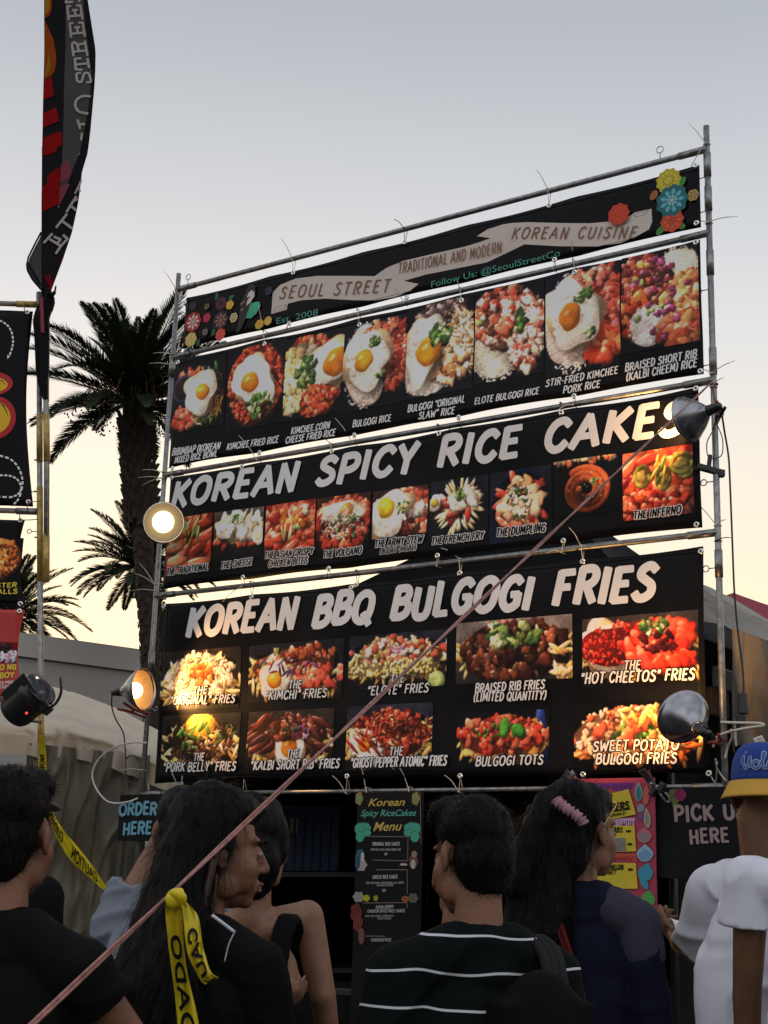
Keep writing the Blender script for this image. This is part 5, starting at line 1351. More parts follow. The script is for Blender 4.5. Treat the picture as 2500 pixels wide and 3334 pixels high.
# ------------------------------------------------------------------ pale canopy tent and olive tarp of the neighbour
M_CANV = mat('cream_canvas', (.8, .70, .55), .8, var=.12, scale=2.5, bump=.15, bscale=6, trans=.4)
tn = empty('cream_tent', at(270, 3000, 10.4) * 1, 'cream canvas tent roof with a sagging hem beside the palm trunk', 'tent')
tn.location.z = 0
RIDGE = [(-120, 2200), (60, 2205), (200, 2243), (265, 2262), (340, 2290), (410, 2320), (466, 2352), (560, 2400)]
EAVE = [(-120, 2385), (85, 2392), (150, 2408), (221, 2402), (321, 2422), (400, 2448), (455, 2474), (560, 2520)]
def rt_(L_, a):
    q = a * (len(L_) - 1); i = min(len(L_) - 2, int(q)); t = q - i
    return L_[i][0] + (L_[i + 1][0] - L_[i][0]) * t, L_[i][1] + (L_[i + 1][1] - L_[i][1]) * t
def roof(a, b):
    x0, y0 = rt_(RIDGE, a); x1, y1 = rt_(EAVE, a)
    t = b ** .8
    p_ = at(x0 + (x1 - x0) * t, y0 + (y1 - y0) * t, 11.8 - 2.1 * math.sin(b * 1.57))
    return p_ + Vector((0, -.14 * noise.noise(Vector((a * 5, b * 2.4, 1))) - .06 * noise.noise(Vector((a * 17, b * 5, 4))), 0))
mb = MB(); mb.grid(roof, 60, 30); mb.build('roof', M_CANV, tn)
def val(a, b):
    x1, y1 = rt_(EAVE, a)
    top = roof(a, 1)
    return top + Vector((0, -.01 - .02 * math.sin(a * 40) * b, -.13 * b - .02 * b * noise.noise(Vector((a * 9, 0, 7)))))
mb = MB(); mb.grid(val, 60, 4); mb.build('valance', M_CANV, tn)
M_TARP = mat('olive_tarp', (.13, .118, .08), .42, var=.25, scale=2.2, bump=.3, bscale=5, spec=.4)
tp = empty('olive_tarp', at(300, 2900, 9.75), 'crumpled olive tarp wall hanging below the cream tent roof', 'tarp')
tp.location.z = 0
def tarp(a, b):
    x = 90 + 400 * a; 
    top = at(x, 2420 + 40 * a, 9.75)
    q1 = noise.noise(Vector((a * 2.2, b * 1.6, 0)))
    fold = (  .016 * math.sin(a * 13 + 8 * q1 + b * 4) * (.35 + .65 * b) + .09 * noise.noise(Vector((a * 3 + b * 1.5, b * 2.6, 2)))
            + .03 * noise.noise(Vector((a * 9 - b * 3, b * 4, 5))) + .035 * max(0, 1 - abs(noise.noise(Vector((a * 7 + b * 4, b * 4 - a * 1.5, 6)))) * 4))
    return Vector((top.x, top.y - fold, top.z * (1 - b) + .03 * b))
mb = MB(); mb.grid(tarp, 90, 110); mb.build('sheet', M_TARP, tp)
wh = MB()
for k in range(7): wh.tube([at(150 + 30 * k, 2402 + 6 * k, 9.66), at(151 + 30 * k, 2412 + 6 * k, 9.66), at(155 + 30 * k, 2406 + 6 * k, 9.66)], .003, 5)
tag(wh.build('tarp_clips', M_STEEL), 'row of small metal clips along the top hem of the olive tarp', 'clips')

# ------------------------------------------------------------------ far building
BW = []
A_ = at(69, 2062, 42.0)
dd = ray(442, 2114); dB = (A_.z - CH) / dd.z
B_ = CAM + dd * dB
dx = (B_ - A_).normalized(); Lb = (B_ - A_).length
S0 = A_ - dx * 30; Lt = Lb + 75
bn = Vector((dx.y, -dx.x, 0))
if bn.dot(CAM - A_) < 0: bn = -bn
bd = empty('grey_building', S0 + dx * Lt / 2 * 1 - Vector((0, 0, A_.z)), 'long flat roofed grey concrete building far behind the palm', 'building')
rb = Matrix((dx, -bn, Vector((0, 0, 1)))).transposed()
mb = MB(); mb.box(S0 + dx * Lt / 2 - bn * 6 - Vector((0, 0, A_.z / 2 + .35)), (Lt, 12, A_.z - .7), rb); mb.build('wall', mat('concrete', (.36, .335, .305), .85, var=.1, scale=.6), bd, False)
mb = MB(); mb.box(S0 + dx * Lt / 2 - bn * 5.94 - Vector((0, 0, .34)), (Lt + .1, 12.16, .68), rb); mb.build('parapet', mat('pale_concrete', (.45, .42, .38), .8, var=.06, scale=.6), bd, False)
mb = MB()
for k in range(30): mb.box(S0 + dx * (k * 4.6 + 2) + bn * .003 - Vector((0, 0, A_.z / 2 + .4)), (.05, .02, A_.z - .8), rb)
for k in range(1, 5): mb.box(S0 + dx * Lt / 2 + bn * .003 - Vector((0, 0, .7 + k * 1.75)), (Lt, .016, .045), rb)
mb.build('panel_joints', mat('joint_grey', (.12, .115, .105), .9), bd, False)

# ------------------------------------------------------------------ palms
M_FROND = mat('frond_green', (.026, .038, .016), .6, var=.4, scale=3, spec=.15)
M_TRUNK = mat('palm_bark', (.04, .027, .018), .95, var=.5, scale=5, bump=.6, bscale=14)
def palm(cx, cy, D, length, nfr, trunk_r, label, seed, el0=88, el1=-28, boots=1.9, foot=None):
    rnd = random.Random(seed)
    c = at(cx, cy, D)
    root = empty('palm_tree', (c.x, c.y, 0), label, 'palm tree', 'date palms behind the stalls')
    foot = at(*foot, D) if foot else Vector((c.x, c.y, 0))
    ln = (foot - c) / (c.z - foot.z)
    root.location = c + ln * c.z
    ax_ = lambda dz: c + Vector((ln.x, ln.y, 0)) * dz
    mb = MB()
    # trunk with leaf-base stubs
    def tr(a, b):
        z = (c.z + .3) * b
        dz = c.z - z
        r_ = trunk_r * (1.0 if dz > boots + .4 else (1.0 + .5 * min(1, max(0, (boots + .4 - dz) / .5))))
        if dz < .25: r_ *= .75
        an = 6.283 * a
        r_ *= 1 + .06 * math.sin(an * 9 + z * 14) * math.sin(z * 18) + .05 * noise.noise(Vector((math.cos(an) * 2, math.sin(an) * 2, z * 3)))
        q = ax_(dz)
        return Vector((q.x + r_ * math.cos(an), q.y + r_ * math.sin(an), z))
    mb.grid(tr, 40, 160)
    mb.build('trunk', M_TRUNK, root)
    mb = MB()
    nst = 150
    for k in range(nst):                              # cut frond stubs under the crown
        an = k * 2.39996; dz = .2 + (boots + .2) * k / nst
        rr = trunk_r * 1.4
        q = ax_(dz); o = Vector((q.x + rr * math.cos(an), q.y + rr * math.sin(an), c.z - dz))
        out = Vector((math.cos(an), math.sin(an), 0)); s_ = Vector((-math.sin(an), math.cos(an), 0))
        up = Vector((0, 0, 1))
        w_ = .085; t_ = out * .1 + up * .16
        vs = [o + s_ * w_ - up * .1, o - s_ * w_ - up * .1, o - s_ * w_ * .6 + t_, o + s_ * w_ * .6 + t_, o + out * .05 - up * .1, o + out * .06 + t_]
        mb.add(vs, [(0, 4, 5, 3), (4, 1, 2, 5), (3, 5, 2)])
    for k in range(int(nst * .7)):                    # smaller scars lower down
        an = k * 2.39996; dz = boots + .5 + 3.2 * k / (nst * .7)
        q = ax_(dz); o = Vector((q.x + trunk_r * math.cos(an), q.y + trunk_r * math.sin(an), c.z - dz)); out = Vector((math.cos(an), math.sin(an), 0)); s_ = Vector((-math.sin(an), math.cos(an), 0))
        mb.add([o + s_ * .1, o - s_ * .1, o + out * .045 + Vector((0, 0, .1)), o + Vector((0, 0, -.08)) + out * .02], [(0, 3, 2), (3, 1, 2)])
    mb.build('leaf_bases', M_TRUNK, root, False)
    mb = MB()
    for k in range(nfr):
        az = k * 2.39996 + rnd.uniform(-.2, .2)
        t = (k + .5) / nfr
        el = R(el0 + (el1 - el0) * t ** .85 + rnd.uniform(-7, 7))
        Lf = length * rnd.uniform(.86, 1.1) * (.8 + .25 * math.sin(t * 3.0))
        h = Vector((math.cos(az), math.sin(az), 0))
        droop = rnd.uniform(.5, 1.0) * (1 - .5 * abs(math.sin(el)))
        pts, p_ = [], Vector(c) + h * trunk_r * .5
        n = 26
        for i in range(n + 1):
            s_ = i / n
            e_ = el - droop * s_ ** 1.6
            pts.append(p_.copy())
            p_ = p_ + (h * math.cos(e_) + Vector((0, 0, math.sin(e_)))) * (Lf / n)
        mb.tube(pts, [.03 * (1 - .85 * i / n) for i in range(n + 1)], 4, caps=False)
        side = Vector((-h.y, h.x, 0))
        m_ = 96
        for i in range(m_):
            s_ = .16 + .84 * (i / (m_ - 1))
            q = s_ * n; j = min(n - 1, int(q))
            b_ = pts[j].lerp(pts[j + 1], q - j)
            tg = (pts[j + 1] - pts[j]).normalized()
            nr = side.cross(tg).normalized()
            if nr.z < 0: nr = -nr
            ll = Lf * .21 * (math.sin(math.pi * min(1, .12 + s_ * .86)) ** .6) * rnd.uniform(.8, 1.15)
            for sg_ in (-1, 1):
                d_ = (side * sg_ * .75 + tg * (.75 + .5 * s_) + nr * rnd.uniform(.15, .5)).normalized()
                ti = b_ + d_ * ll + Vector((0, 0, -.1 * ll))
                w_ = tg.cross(d_).cross(d_).normalized() * (.0125 * rnd.uniform(.8, 1.3))
                mid = b_.lerp(ti, .45)
                mb.add([b_, mid + w_, ti, mid - w_], [(0, 1, 2, 3)])
    mb.build('crown', M_FROND, root, False)
    return root, c
pr, pc = palm(437, 1310, 28, 2.25, 66, .175, 'tall date palm with a full crown between the two stalls', 3, 88, -16, 1.9, (487, 2110))
mb = MB()                                             # hanging fruit stalks
rnd = random.Random(5)
for k in range(46):
    an = rnd.uniform(0, 6.28); h = Vector((math.cos(an), math.sin(an), 0)); L_ = rnd.uniform(.6, 1.15)
    a0 = Vector(pc) + h * .15; mb.tube(smoothpath([a0, a0 + h * L_ * .6 + Vector((0, 0, .35 * L_)), a0 + h * L_ + Vector((0, 0, -.1 - .3 * rnd.random()))], 4), .008, 4)
    e_ = a0 + h * L_
    for _ in range(5): mb.ell(e_ + Vector((rnd.uniform(-.12, .12), rnd.uniform(-.12, .12), -.2 - rnd.uniform(0, .25))), (.018, .018, .022), None, 5, 4)
mb.build('fruit_stalks', mat('orange_stalk', (.16, .06, .025), .7), pr)
palm(458, 1845, 42, 2.1, 58, .2, 'lower date palm half hidden behind the tall palm trunk', 9, 80, -25, 1.9, (520, 2100))
palm(28, 1995, 44, 2.2, 56, .24, 'date palm peeking out behind the red neighbouring banner', 14, 80, -30)

# ------------------------------------------------------------------ the booth behind the menu wall
M_DARK = mat('black_canvas', (.007, .007, .0075), .9, spec=.1, var=.3, scale=3, bump=.2, bscale=8)
bo = empty('booth_tent', O_ + E_ * 1.75 - N_ * 1.75, 'black pyramid roofed booth tent standing behind the menu wall', 'tent')
bc = Vector((O_ + E_ * 1.75 - N_ * 1.75)); bc.z = 0
AP = at(1788, 1598, (bc - CAM).dot(_f) + .55)
EZ = 2.93
crn = [Vector((*(bc + E_ * a * 1.7 + N_ * b * 1.5).xy, EZ)) for a, b in ((-1, 1), (1, 1), (1, -1), (-1, -1))]
mb = MB()
for i in range(4):
    a_, b_ = crn[i], crn[(i + 1) % 4]
    mb.grid(lambda s, t: (a_.lerp(b_, s)).lerp(AP, t) + Vector((0, 0, -.05 * math.sin(math.pi * t) * (.3 + math.sin(math.pi * s)))), 10, 12)
mb.build('roof', M_DARK, bo)
mb = MB()
for i in range(4):
    a_, b_ = crn[i], crn[(i + 1) % 4]
    mb.grid(lambda s, t: a_.lerp(b_, s) - Vector((0, 0, .22 * t)) + (a_ - bc).normalized() * .012 * math.sin(s * 60) * t, 60, 2)
mb.build('valance', M_DARK, bo)
for k in range(4):
    mb = MB(); q = crn[k]; q = q.lerp(Vector((bc.x, bc.y, q.z)), .03); mb.tube([Vector((q.x, q.y, 0)), Vector((q.x, q.y, EZ))], .022, 10); mb.build('leg', M_BAKE, bo)
for (i, j, nm) in ((2, 3, 'back_wall'), (3, 0, 'side_wall'), (1, 2, 'side_wall')):
    a_, b_ = crn[i], crn[j]
    inn = (bc - (a_ + b_) / 2); inn.z = 0; inn.normalize()
    mb = MB(); mb.grid(lambda s, t: a_.lerp(b_, s) * 1 + Vector((0, 0, -EZ * t + .01)) + inn * (.05 + .03 * noise.noise(Vector((s * 7, t * 2, i)))), 40, 30); mb.build(nm, M_DARK, bo)
# a serving counter and dim stores inside
ct = empty('counter', SG.P(1.9, 0, -.55), 'black draped serving counter inside the booth', 'counter')
mb = MB(); mb.box(SG.P(1.75, .98, -.55), (3.2, .55, .04), Matrix.Rotation(TH, 3, 'Z')); mb.build('top', M_BAKE, ct, False, bevel=.006)
mb = MB(); mb.grid(lambda a, b: SG.P(.2 + 3.1 * a, .96 - .95 * b, -.28 + .012 * math.sin(a * 90)), 120, 3); mb.build('drape', M_DARK, ct)
q0 = at(925, 2622, 9.6); q1 = at(1112, 2622, 9.6); dB_ = (q1 - q0); hz_ = q0.z
bb = empty('blue_crate', at(1018, 2622, 9.6) - Vector((0, 0, .42)), 'dark blue ribbed crate with a yellow label in the shade of the booth', 'crate')
rb = Matrix((dB_.normalized(), Vector((-dB_.normalized().y, dB_.normalized().x, 0)), Vector((0, 0, 1)))).transposed()
mc = (q0 + q1) / 2; wB = dB_.length
M_BLUE = mat('blue_paint', (.006, .02, .075), .5, var=.2, scale=6)
mb = MB(); mb.box(Vector((mc.x, mc.y, hz_ - .21)) + rb @ Vector((0, .2, 0)), (wB, .4, .42), rb); mb.box(Vector((mc.x, mc.y, hz_ - .01)) + rb @ Vector((0, .19, 0)), (wB + .03, .43, .03), rb)
for k in range(7): mb.box(Vector((mc.x, mc.y, hz_ - .22)) + rb @ Vector((-wB * .45 + k * wB * .15, -.01, 0)), (.018, .02, .38), rb)
mb.build('body', M_BLUE, bb, False, bevel=.005)
mb = MB(); mb.box(at(958, 2688, 9.56), (.05, .008, .1), rb); mb.build('label', mat('yellow_label', (.3, .22, .02), .5), bb, False)
rk = empty('storage_rack', Vector((mc.x, mc.y, 0)), 'black storage rack carrying the dark blue crate inside the booth', 'rack')
for k in range(3):
    mb = MB(); mb.box(Vector((mc.x, mc.y, hz_ - .44 - k * .6)) + rb @ Vector((0, .2, 0)), (wB + .3, .45, .03), rb); mb.build('shelf', M_BAKE, rk, False)
for (a_, b_) in ((-1, 0), (1, 0), (-1, 1), (1, 1)):
    mb = MB(); p_ = Vector((mc.x, mc.y, 0)) + rb @ Vector((a_ * (wB / 2 + .13), b_ * .4, 0)); mb.tube([p_, p_ + Vector((0, 0, hz_ - .4))], .015, 8); mb.build('leg', M_BAKE, rk)
# ------------------------------------------------------------------ right-hand tents
tr_ = empty('grey_canopy', at(2480, 3000, 7.4), 'grey canopy with a slack side wall beside the tall post', 'tent'); tr_.location.z = 0
M_GREY = mat('grey_canvas', (.3, .275, .24), .75, var=.2, scale=2, bump=.25, bscale=5, trans=.12)
M_GRW = mat('grey_wall', (.2, .18, .15), .8, var=.25, scale=2, bump=.3, bscale=5)
G0 = [(2230, 1880), (2292, 1921), (2346, 1950), (2420, 1993), (2500, 2025), (2640, 2080), (3500, 2330)]
G1 = [(2230, 2020), (2296, 2025), (2350, 2034), (2379, 2047), (2440, 2062), (2500, 2088), (2640, 2130), (3500, 2400)]
G1w = [(2382, 2048), (2420, 2056), (2460, 2070), (2500, 2088), (2640, 2130), (3500, 2400)]
G2 = [(2384, 2420), (2420, 2430), (2460, 2440), (2500, 2450), (2640, 2480), (3500, 2700)]
def sheet(A, B, dA, dB2, nm, m, par, amp=.05):
    def fn(a, b):
        x0, y0 = rt_(A, a); x1, y1 = rt_(B, a)
        return at(x0 + (x1 - x0) * b, y0 + (y1 - y0) * b, dA + (dB2 - dA) * b) + Vector((0, -amp * noise.noise(Vector((a * 4, b * 2.4, 3))) - amp * .4 * noise.noise(Vector((a * 11, b * 7, 1))), 0))
    mb = MB(); mb.grid(fn, 40, 20); return mb.build(nm, m, par)
sheet(G0, G1, 7.85, 7.62, 'roof', M_GREY, tr_, .025)
sheet(G1w, G2, 7.61, 7.66, 'side_wall', M_GRW, tr_, .035)
def skirt(a, b):
    x0, y0 = rt_(G2, a); t = at(x0, y0, 7.66); return Vector((t.x, t.y + .02 * math.sin(a * 50), t.z * (1 - b)))
mb = MB(); mb.grid(skirt, 40, 10); mb.build('lower_wall', M_DARK, tr_)
mb = MB(); mb.grid(lambda a, b: at(*rt_(G0, a), 7.85) + E_ * .3 * b - N_ * 2.2 * b - Vector((0, 0, .5 * b * b)), 40, 8); mb.build('roof_back', M_GREY, tr_)
rd = empty('red_canopy', at(2500, 3000, 13), 'red canopy roof rising behind the grey canopy', 'tent'); rd.location.z = 0
ra_ = at(2387, 1930, 12.5)
rc = [ra_ + Vector((1.9 * math.cos(t), 1.9 * math.sin(t), -.62)) for t in (R(20), R(110), R(200), R(290))]
mb = MB()
for k in range(4):
    a_, b_ = rc[k], rc[(k + 1) % 4]
    mb.grid(lambda s_, t: a_.lerp(b_, s_).lerp(ra_, t) - Vector((0, 0, .04 * math.sin(math.pi * t))), 10, 10)
mb.build('roof', mat('red_canvas', (.27, .02, .035), .7, var=.15, scale=2, trans=.15), rd)
mb = MB()
for k in range(4): mb.grid(lambda s_, t: rc[k].lerp(rc[(k + 1) % 4], s_) - Vector((0, 0, .2 * t)), 10, 2)
mb.build('valance', mat('red_canvas'), rd)
for k in range(4):
    mb = MB(); mb.tube([Vector((rc[k].x, rc[k].y, 0)), rc[k]], .025, 8); mb.build('leg', M_BAKE, rd)
def side(px, py, gap):                                # point just in front of the booth's side wall
    d = ray(px, py); o_ = bc + E_ * 1.7
    return CAM + d * ((o_ - CAM).dot(E_) / d.dot(E_)) + E_ * gap
RS = Matrix((N_, E_, Vector((0, 0, 1)))).transposed()
mb = MB(); q = side(2345, 2215, .03); mb.box(q, (.3, .05, .12), RS)
tag(mb.build('white_box', mat('white_plastic', (.42, .39, .36), .45), None, False, bevel=.015), 'small white plastic box behind the tall post beside the fries banner', 'box')
mb = MB(); q = side(2326, 2290, .02); mb.box(q, (.26, .03, .15), RS); tag(mb.build('wooden_plate', mat('brown_wood', (.22, .1, .04), .6, var=.3, scale=14), None, False, bevel=.004), 'brown wooden plate below the white box behind the tall post', 'board')
tgm = MB(); TG = Plane(at(2475, 2414, 6.6), (1, 0, 0), (0, -1, 0))
tgm.add([TG.P(*TG.uv(x, y), .0) for x, y in ((2451, 2404), (2480, 2393), (2500, 2430), (2472, 2438))], [(0, 1, 2, 3)])
tt = tgm.build('paper_tag', mat('white_paper', (.7, .69, .67), .7), None, False, solid=.0012); tag(tt, 'white paper tag hanging above the blue cap', 'tag')
mb = MB()
for k in range(3): ribbon(mb, TG, [Vector((*TG.uv(2462 + 3 * k, 2410 + 7 * k), 0)), Vector((*TG.uv(2480 + 3 * k, 2403 + 7 * k), 0))], .0015, .002, 0)
mb.build('print_lines', M_BLACK, tt, False)

# ------------------------------------------------------------------ signs on the lowest rail
SF = Plane(O_ + N_ * .045, E_, N_)
def board(name, corners, label, cat, m, thick=.006, par_pl=SF):
    q = [par_pl.uv(*c) for c in corners]
    u0, u1 = (q[0][0] + q[3][0]) / 2, (q[1][0] + q[2][0]) / 2; z1, z0 = (q[0][1] + q[1][1]) / 2, (q[2][1] + q[3][1]) / 2
    root = empty(name, par_pl.P((u0 + u1) / 2, z0), label, cat)
    mb = MB(); mb.box(par_pl.P((u0 + u1) / 2, (z0 + z1) / 2, -thick / 2), (u1 - u0, thick, z1 - z0), Matrix.Rotation(TH, 3, 'Z'))
    mb.build('panel', m, root, False, bevel=.0015)
    return root, u0, u1, z0, z1
M_CHALK = mat('chalkboard', (.008, .0085, .01), .6, spec=.12, var=.3, scale=6)
od, *_ = board('order_sign', [(389, 2588), (541, 2586), (537, 2739), (383, 2738)], 'small black sign with pale blue ORDER HERE lettering on the lowest rail', 'sign', M_CHALK)
M_LBL = mat('blue_lettering', (.16, .42, .56), .6)
M_PNK = mat('dusty_lettering', (.32, .23, .22), .6)
caption(od, [("ORDER", 389, 2653, 511, 2651, 37), ("HERE", 402, 2716, 494, 2714, 36)], mats=[M_LBL, M_BLACK], wt=.27, slant=.03, pl=SF, jit=.05, gap=.16)
fl = Flat(SF, .003)
for (x, y, r_, c_) in ((528, 2616, 12, '6a7c80'), (522, 2630, 10, '3f6a5a'), (534, 2605, 8, '7a8c94')): fl.disc(SF.uv(x, y), .002 * r_, .002 * r_, hx(c_), 14, 0, .15, 5)
fl.build('flower_print', mat('printed_ink'), od)
pk, *_ = board('pick_up_sign', [(2118, 2566), (2520, 2560), (2540, 2860), (2130, 2866)], 'large black sign with dusty pink PICK UP HERE lettering beside the pink board', 'sign', M_CHALK)
caption(pk, [("PICK UP", 2199, 2674, 2430, 2666, 46), ("HERE", 2249, 2745, 2374, 2741, 42)], mats=[M_PNK, M_BLACK], wt=.25, slant=-.03, pl=SF, jit=.06, gap=.2, space=.55)
fl = Flat(SF, .003)
fl.flower(SF.uv(2195, 2592), .035, [hx('6a6a3c'), hx('8a8850'), hx('4c5a30')], 6); fl.flower(SF.uv(2216, 2588), .03, [hx('7a2048'), hx('9a2c5c')], 5); fl.disc(SF.uv(2197, 2616), .012, .022, hx('5c7a38'), 10)
fl.build('flower_print', mat('printed_ink'), pk)
mn, *MNB = board('menu_board', [(1150, 2581), (1369, 2577), (1372, 3390), (1152, 3394)], 'tall narrow black menu board with yellow and teal script hanging from the lowest rail', 'menu', mat('menu_black', (.007, .007, .008), .45, spec=.12))
f6 = lambda x, y: SF.uv(1150 + x / 3.749, 2560 + y / 3.749)
M_GOLD = mat('gold_ink', (.5, .37, .07), .5); M_TEA2 = mat('mint_ink', (.07, .36, .29), .5)
for (t, x0, y0, x1, y1, h, m_) in (("Korean", 185, 243, 635, 236, 95, M_GOLD), ("Spicy RiceCakes", 95, 366, 772, 360, 78, M_TEA2), ("Menu", 245, 545, 598, 538, 110, M_GOLD)):
    a, b = f6(x0, y0), f6(x1, y1); btext(t, SF, a, b, f6(x0, y0 - h)[1] - a[1], m_, mn, off=.003, shear=.35, bold=.012)
M_PALE = mat('pale_ink', (.42, .41, .4), .6)
def cap6(items): return [(t, 1150 + x0 / 3.749, 2560 + y0 / 3.749, 1150 + x1 / 3.749, 2560 + y1 / 3.749, h / 3.749) for (t, x0, y0, x1, y1, h) in items]
caption(mn, cap6([("ORIGINAL RICE CAKES", 238, 722, 575, 722, 38), ("$9", 385, 842, 418, 842, 30), ("CHEESE RICE CAKES", 240, 1128, 548, 1122, 38), ("$10", 358, 1284, 400, 1284, 28), ("ASIAN CRISPY", 278, 1492, 498, 1488, 36), ("CHICKEN BITES RICE CAKES", 178, 1540, 640, 1536, 34), ("CHICKEN & RICE".replace('& ', ''), 222, 1894, 470, 1890, 34)]), mats=[M_PALE, M_BLACK], wt=.2, slant=.05, pl=SF, off=.003)
caption(mn, cap6([("SPICY RICE CAKES, GREEN ONIONS, EGG", 218, 784, 592, 784, 22), ("SPICY RICE CAKES, GREEN ONIONS, EGG, TOPPED", 160, 1192, 630, 1188, 22), ("WITH MELTED CHEESE", 292, 1220, 500, 1218, 22), ("SPICY RICE CAKES, TOPPED WITH", 150, 1594, 505, 1592, 20), ("GREEN ONIONS", 298, 1624, 470, 1622, 20)]), mats=[M_PALE, M_BLACK], wt=.16, slant=.05, pl=SF, off=.003)
fl = Flat(SF, .003)
kk = SF.uv(1251, 2700)[0] - SF.uv(1250, 2700)[0]
def D6(x, y, rx, ry, c_, wv=.0, n_=6): fl.disc(f6(x, y), rx * kk / 3.749, ry * kk / 3.749, hx(c_), 26, 0, wv, n_)
for x in (75, 765):
    D6(x, 150, 48, 66, '8a7a40', .1, 5); D6(x, 150, 28, 36, '6a8a70', .1, 5)
for sx_ in (0, 1):
    for (x, y, rx, ry) in ((125, 510, 92, 52), (85, 520, 62, 56), (165, 570, 54, 32), (88, 615, 50, 50)):
        xx = x if not sx_ else 845 - x; D6(xx, y, rx + 6, ry + 6, '2f6a5c', .05, 7); D6(xx, y, rx, ry, '3f9c84', .05, 7)
D6(100, 960, 70, 60, '9a9494', .1, 6); D6(60, 900, 34, 100, '1f4a5c'); D6(95, 820, 40, 44, '24566c'); D6(118, 860, 22, 44, 'b4b0b0')
D6(740, 920, 55, 70, '5a3a30', .08, 5); D6(735, 950, 30, 46, 'a8a29c'); D6(750, 830, 34, 34, '8a7468', .1, 5); D6(620, 955, 46, 12, 'b0a49c')
D6(70, 1350, 68, 50, '8a8a88', .1, 6); D6(165, 1365, 44, 32, 'a89c28', .1, 5); D6(280, 1365, 28, 28, '98902a', .1, 5); D6(640, 1375, 46, 30, '8a5026'); D6(735, 1365, 60, 46, '5c5448', .12, 6)
D6(40, 1540, 70, 90, '5a2014', .12, 5); D6(60, 1660, 60, 90, '6a2a1c', .12, 5); D6(105, 1830, 36, 80, '6a4a44')
fl.build('sticker_print', mat('printed_ink'), mn)
mb = MB()
for (x0, y0, x1, y1) in ((180, 612, 672, 616), (672, 616, 668, 910), (240, 900, 668, 910), (285, 1020, 660, 1018), (660, 1018, 664, 1310), (120, 1425, 660, 1420), (660, 1430, 662, 1490), (820, 80, 830, 705), (150, 1828, 396, 1830)):
    ribbon(mb, SF, [Vector((*f6(x0, y0), 0)), Vector((*f6(x1, y1), 0))], .0016, .003, 0)
mb.build('thin_border', mat('copper_ink', (.24, .17, .14), .5), mn, False)
for (x, y, tl, k) in ((1197, 2574, (-6, -76), 'fifth'), (1335, 2572, (-18, -70), 'sixth')):
    ziptie(x, y, 34, tl, False, 'pale zip tie holding the %s corner of the script menu board' % ('near' if k == 'fifth' else 'far'))
# pink menu board leaning on the rail
SP = Plane(O_ + N_ * .075, E_, N_)
pb, pu0, pu1, pz0, pz1 = board('pink_menu_board', [(1850, 2537), (2117, 2531), (2160, 3400), (1880, 3404)], 'tall pink drinks board with yellow cards and drop stickers, clipped under the fries banner', 'menu', mat('pink_board', (.38, .036, .075), .5, var=.18, scale=3), .01, SP)
f10 = lambda x, y: SP.uv(1650 + x / 2.653, 2500 + y / 2.653)
kk = (SP.uv(2001, 2700)[0] - SP.uv(2000, 2700)[0]) / 2.653
fl = Flat(SP, .002)
def card(pts, m_='yellow_card', off=.004):
    pass
rnd = random.Random(12)
def drips(x0, x1, y, c_, hmin, hmax):
    fl.poly([f10(x0, y), f10(x1, y - 8), f10(x1, y + 16), f10(x0, y + 24)], hx(c_))
    x = x0
    while x < x1 - 8:
        w_ = rnd.uniform(10, 20); h = rnd.uniform(hmin, hmax)
        fl.poly([f10(x, y + 14), f10(x + w_, y + 12), f10(x + w_, y + h), f10(x + w_ / 2, y + h + 8), f10(x, y + h)], hx(c_)); x += w_ + rnd.uniform(2, 10)
drips(660, 1095, 135, '5a2a80', 30, 80)
drips(640, 1110, 440, 'c8a0c0', 30, 70)
drips(640, 1120, 745, 'c8503c', 30, 70)
def drop(x, y, rx, ry, c_, tip=.9, a=0):
    pts = []
    for i in range(22):
        t = 6.283 * i / 22; yy = math.cos(t); xx = math.sin(t) * (1 - max(0, yy) ** 1.5 * tip)
        X, Y = xx * rx, -yy * ry
        pts.append(f10(x + X * math.cos(a) - Y * math.sin(a), y + X * math.sin(a) + Y * math.cos(a)))
    fl.poly(pts, hx(c_))
for (x, y, rx, ry, c_, a) in ((1142, 205, 32, 82, '9ac0b8', 0), (1142, 210, 26, 72, '2f7a78', 0), (1208, 230, 30, 90, 'c86458', .05), (1215, 430, 30, 88, 'b8b09c', -.1), (1216, 436, 22, 74, '8a8878', -.1), (1165, 400, 30, 50, '7a4a7c', 0), (608, 210, 24, 66, 'c89088', .1), (575, 170, 22, 30, '74507c', 0), (600, 110, 40, 30, 'a86a50', 1.5),
        (1192, 580, 66, 70, 'b86a74', 0), (1192, 596, 52, 44, '8a7a80', 0), (1198, 735, 72, 76, '8fb0c8', 0), (1198, 752, 58, 52, '6f94b8', 0), (1205, 900, 66, 82, '3f8fa8', .3), (1185, 985, 30, 70, '3f8fa8', -.5), (1225, 1130, 62, 78, '4f9c4c', .1), (1222, 1550, 56, 48, '58a03c', 0), (1222, 1515, 52, 20, 'c8c8b8', 0), (1255, 1620, 60, 40, '8a7060', 0), (1255, 1680, 62, 44, '3f6a8c', .1), (1230, 1870, 26, 56, '6a8c2a', .2), (1315, 1920, 22, 40, '5a5a94', .3), (1285, 2150, 72, 70, '7088a0', 0)):
    drop(x, y, rx, ry, c_, .85, a)
fl.poly([f10(*p) for p in [(1130, 320), (1195, 312), (1192, 375), (1132, 382)]], hx('8c8a8e'))
fl.poly([f10(*p) for p in [(1200, 1715), (1318, 1715), (1285, 1840), (1255, 1845)]], hx('5a2c20'))
fl.poly([f10(*p) for p in [(1205, 1952), (1330, 1955), (1345, 1985), (1300, 2005), (1215, 1998)]], hx('5c8c28'))
for (x, y) in ((1290, 1985), (600, 1500), (700, 1700)): fl.disc(f10(x, y), kk * 20, kk * 12, hx('6a2a50'), 12)
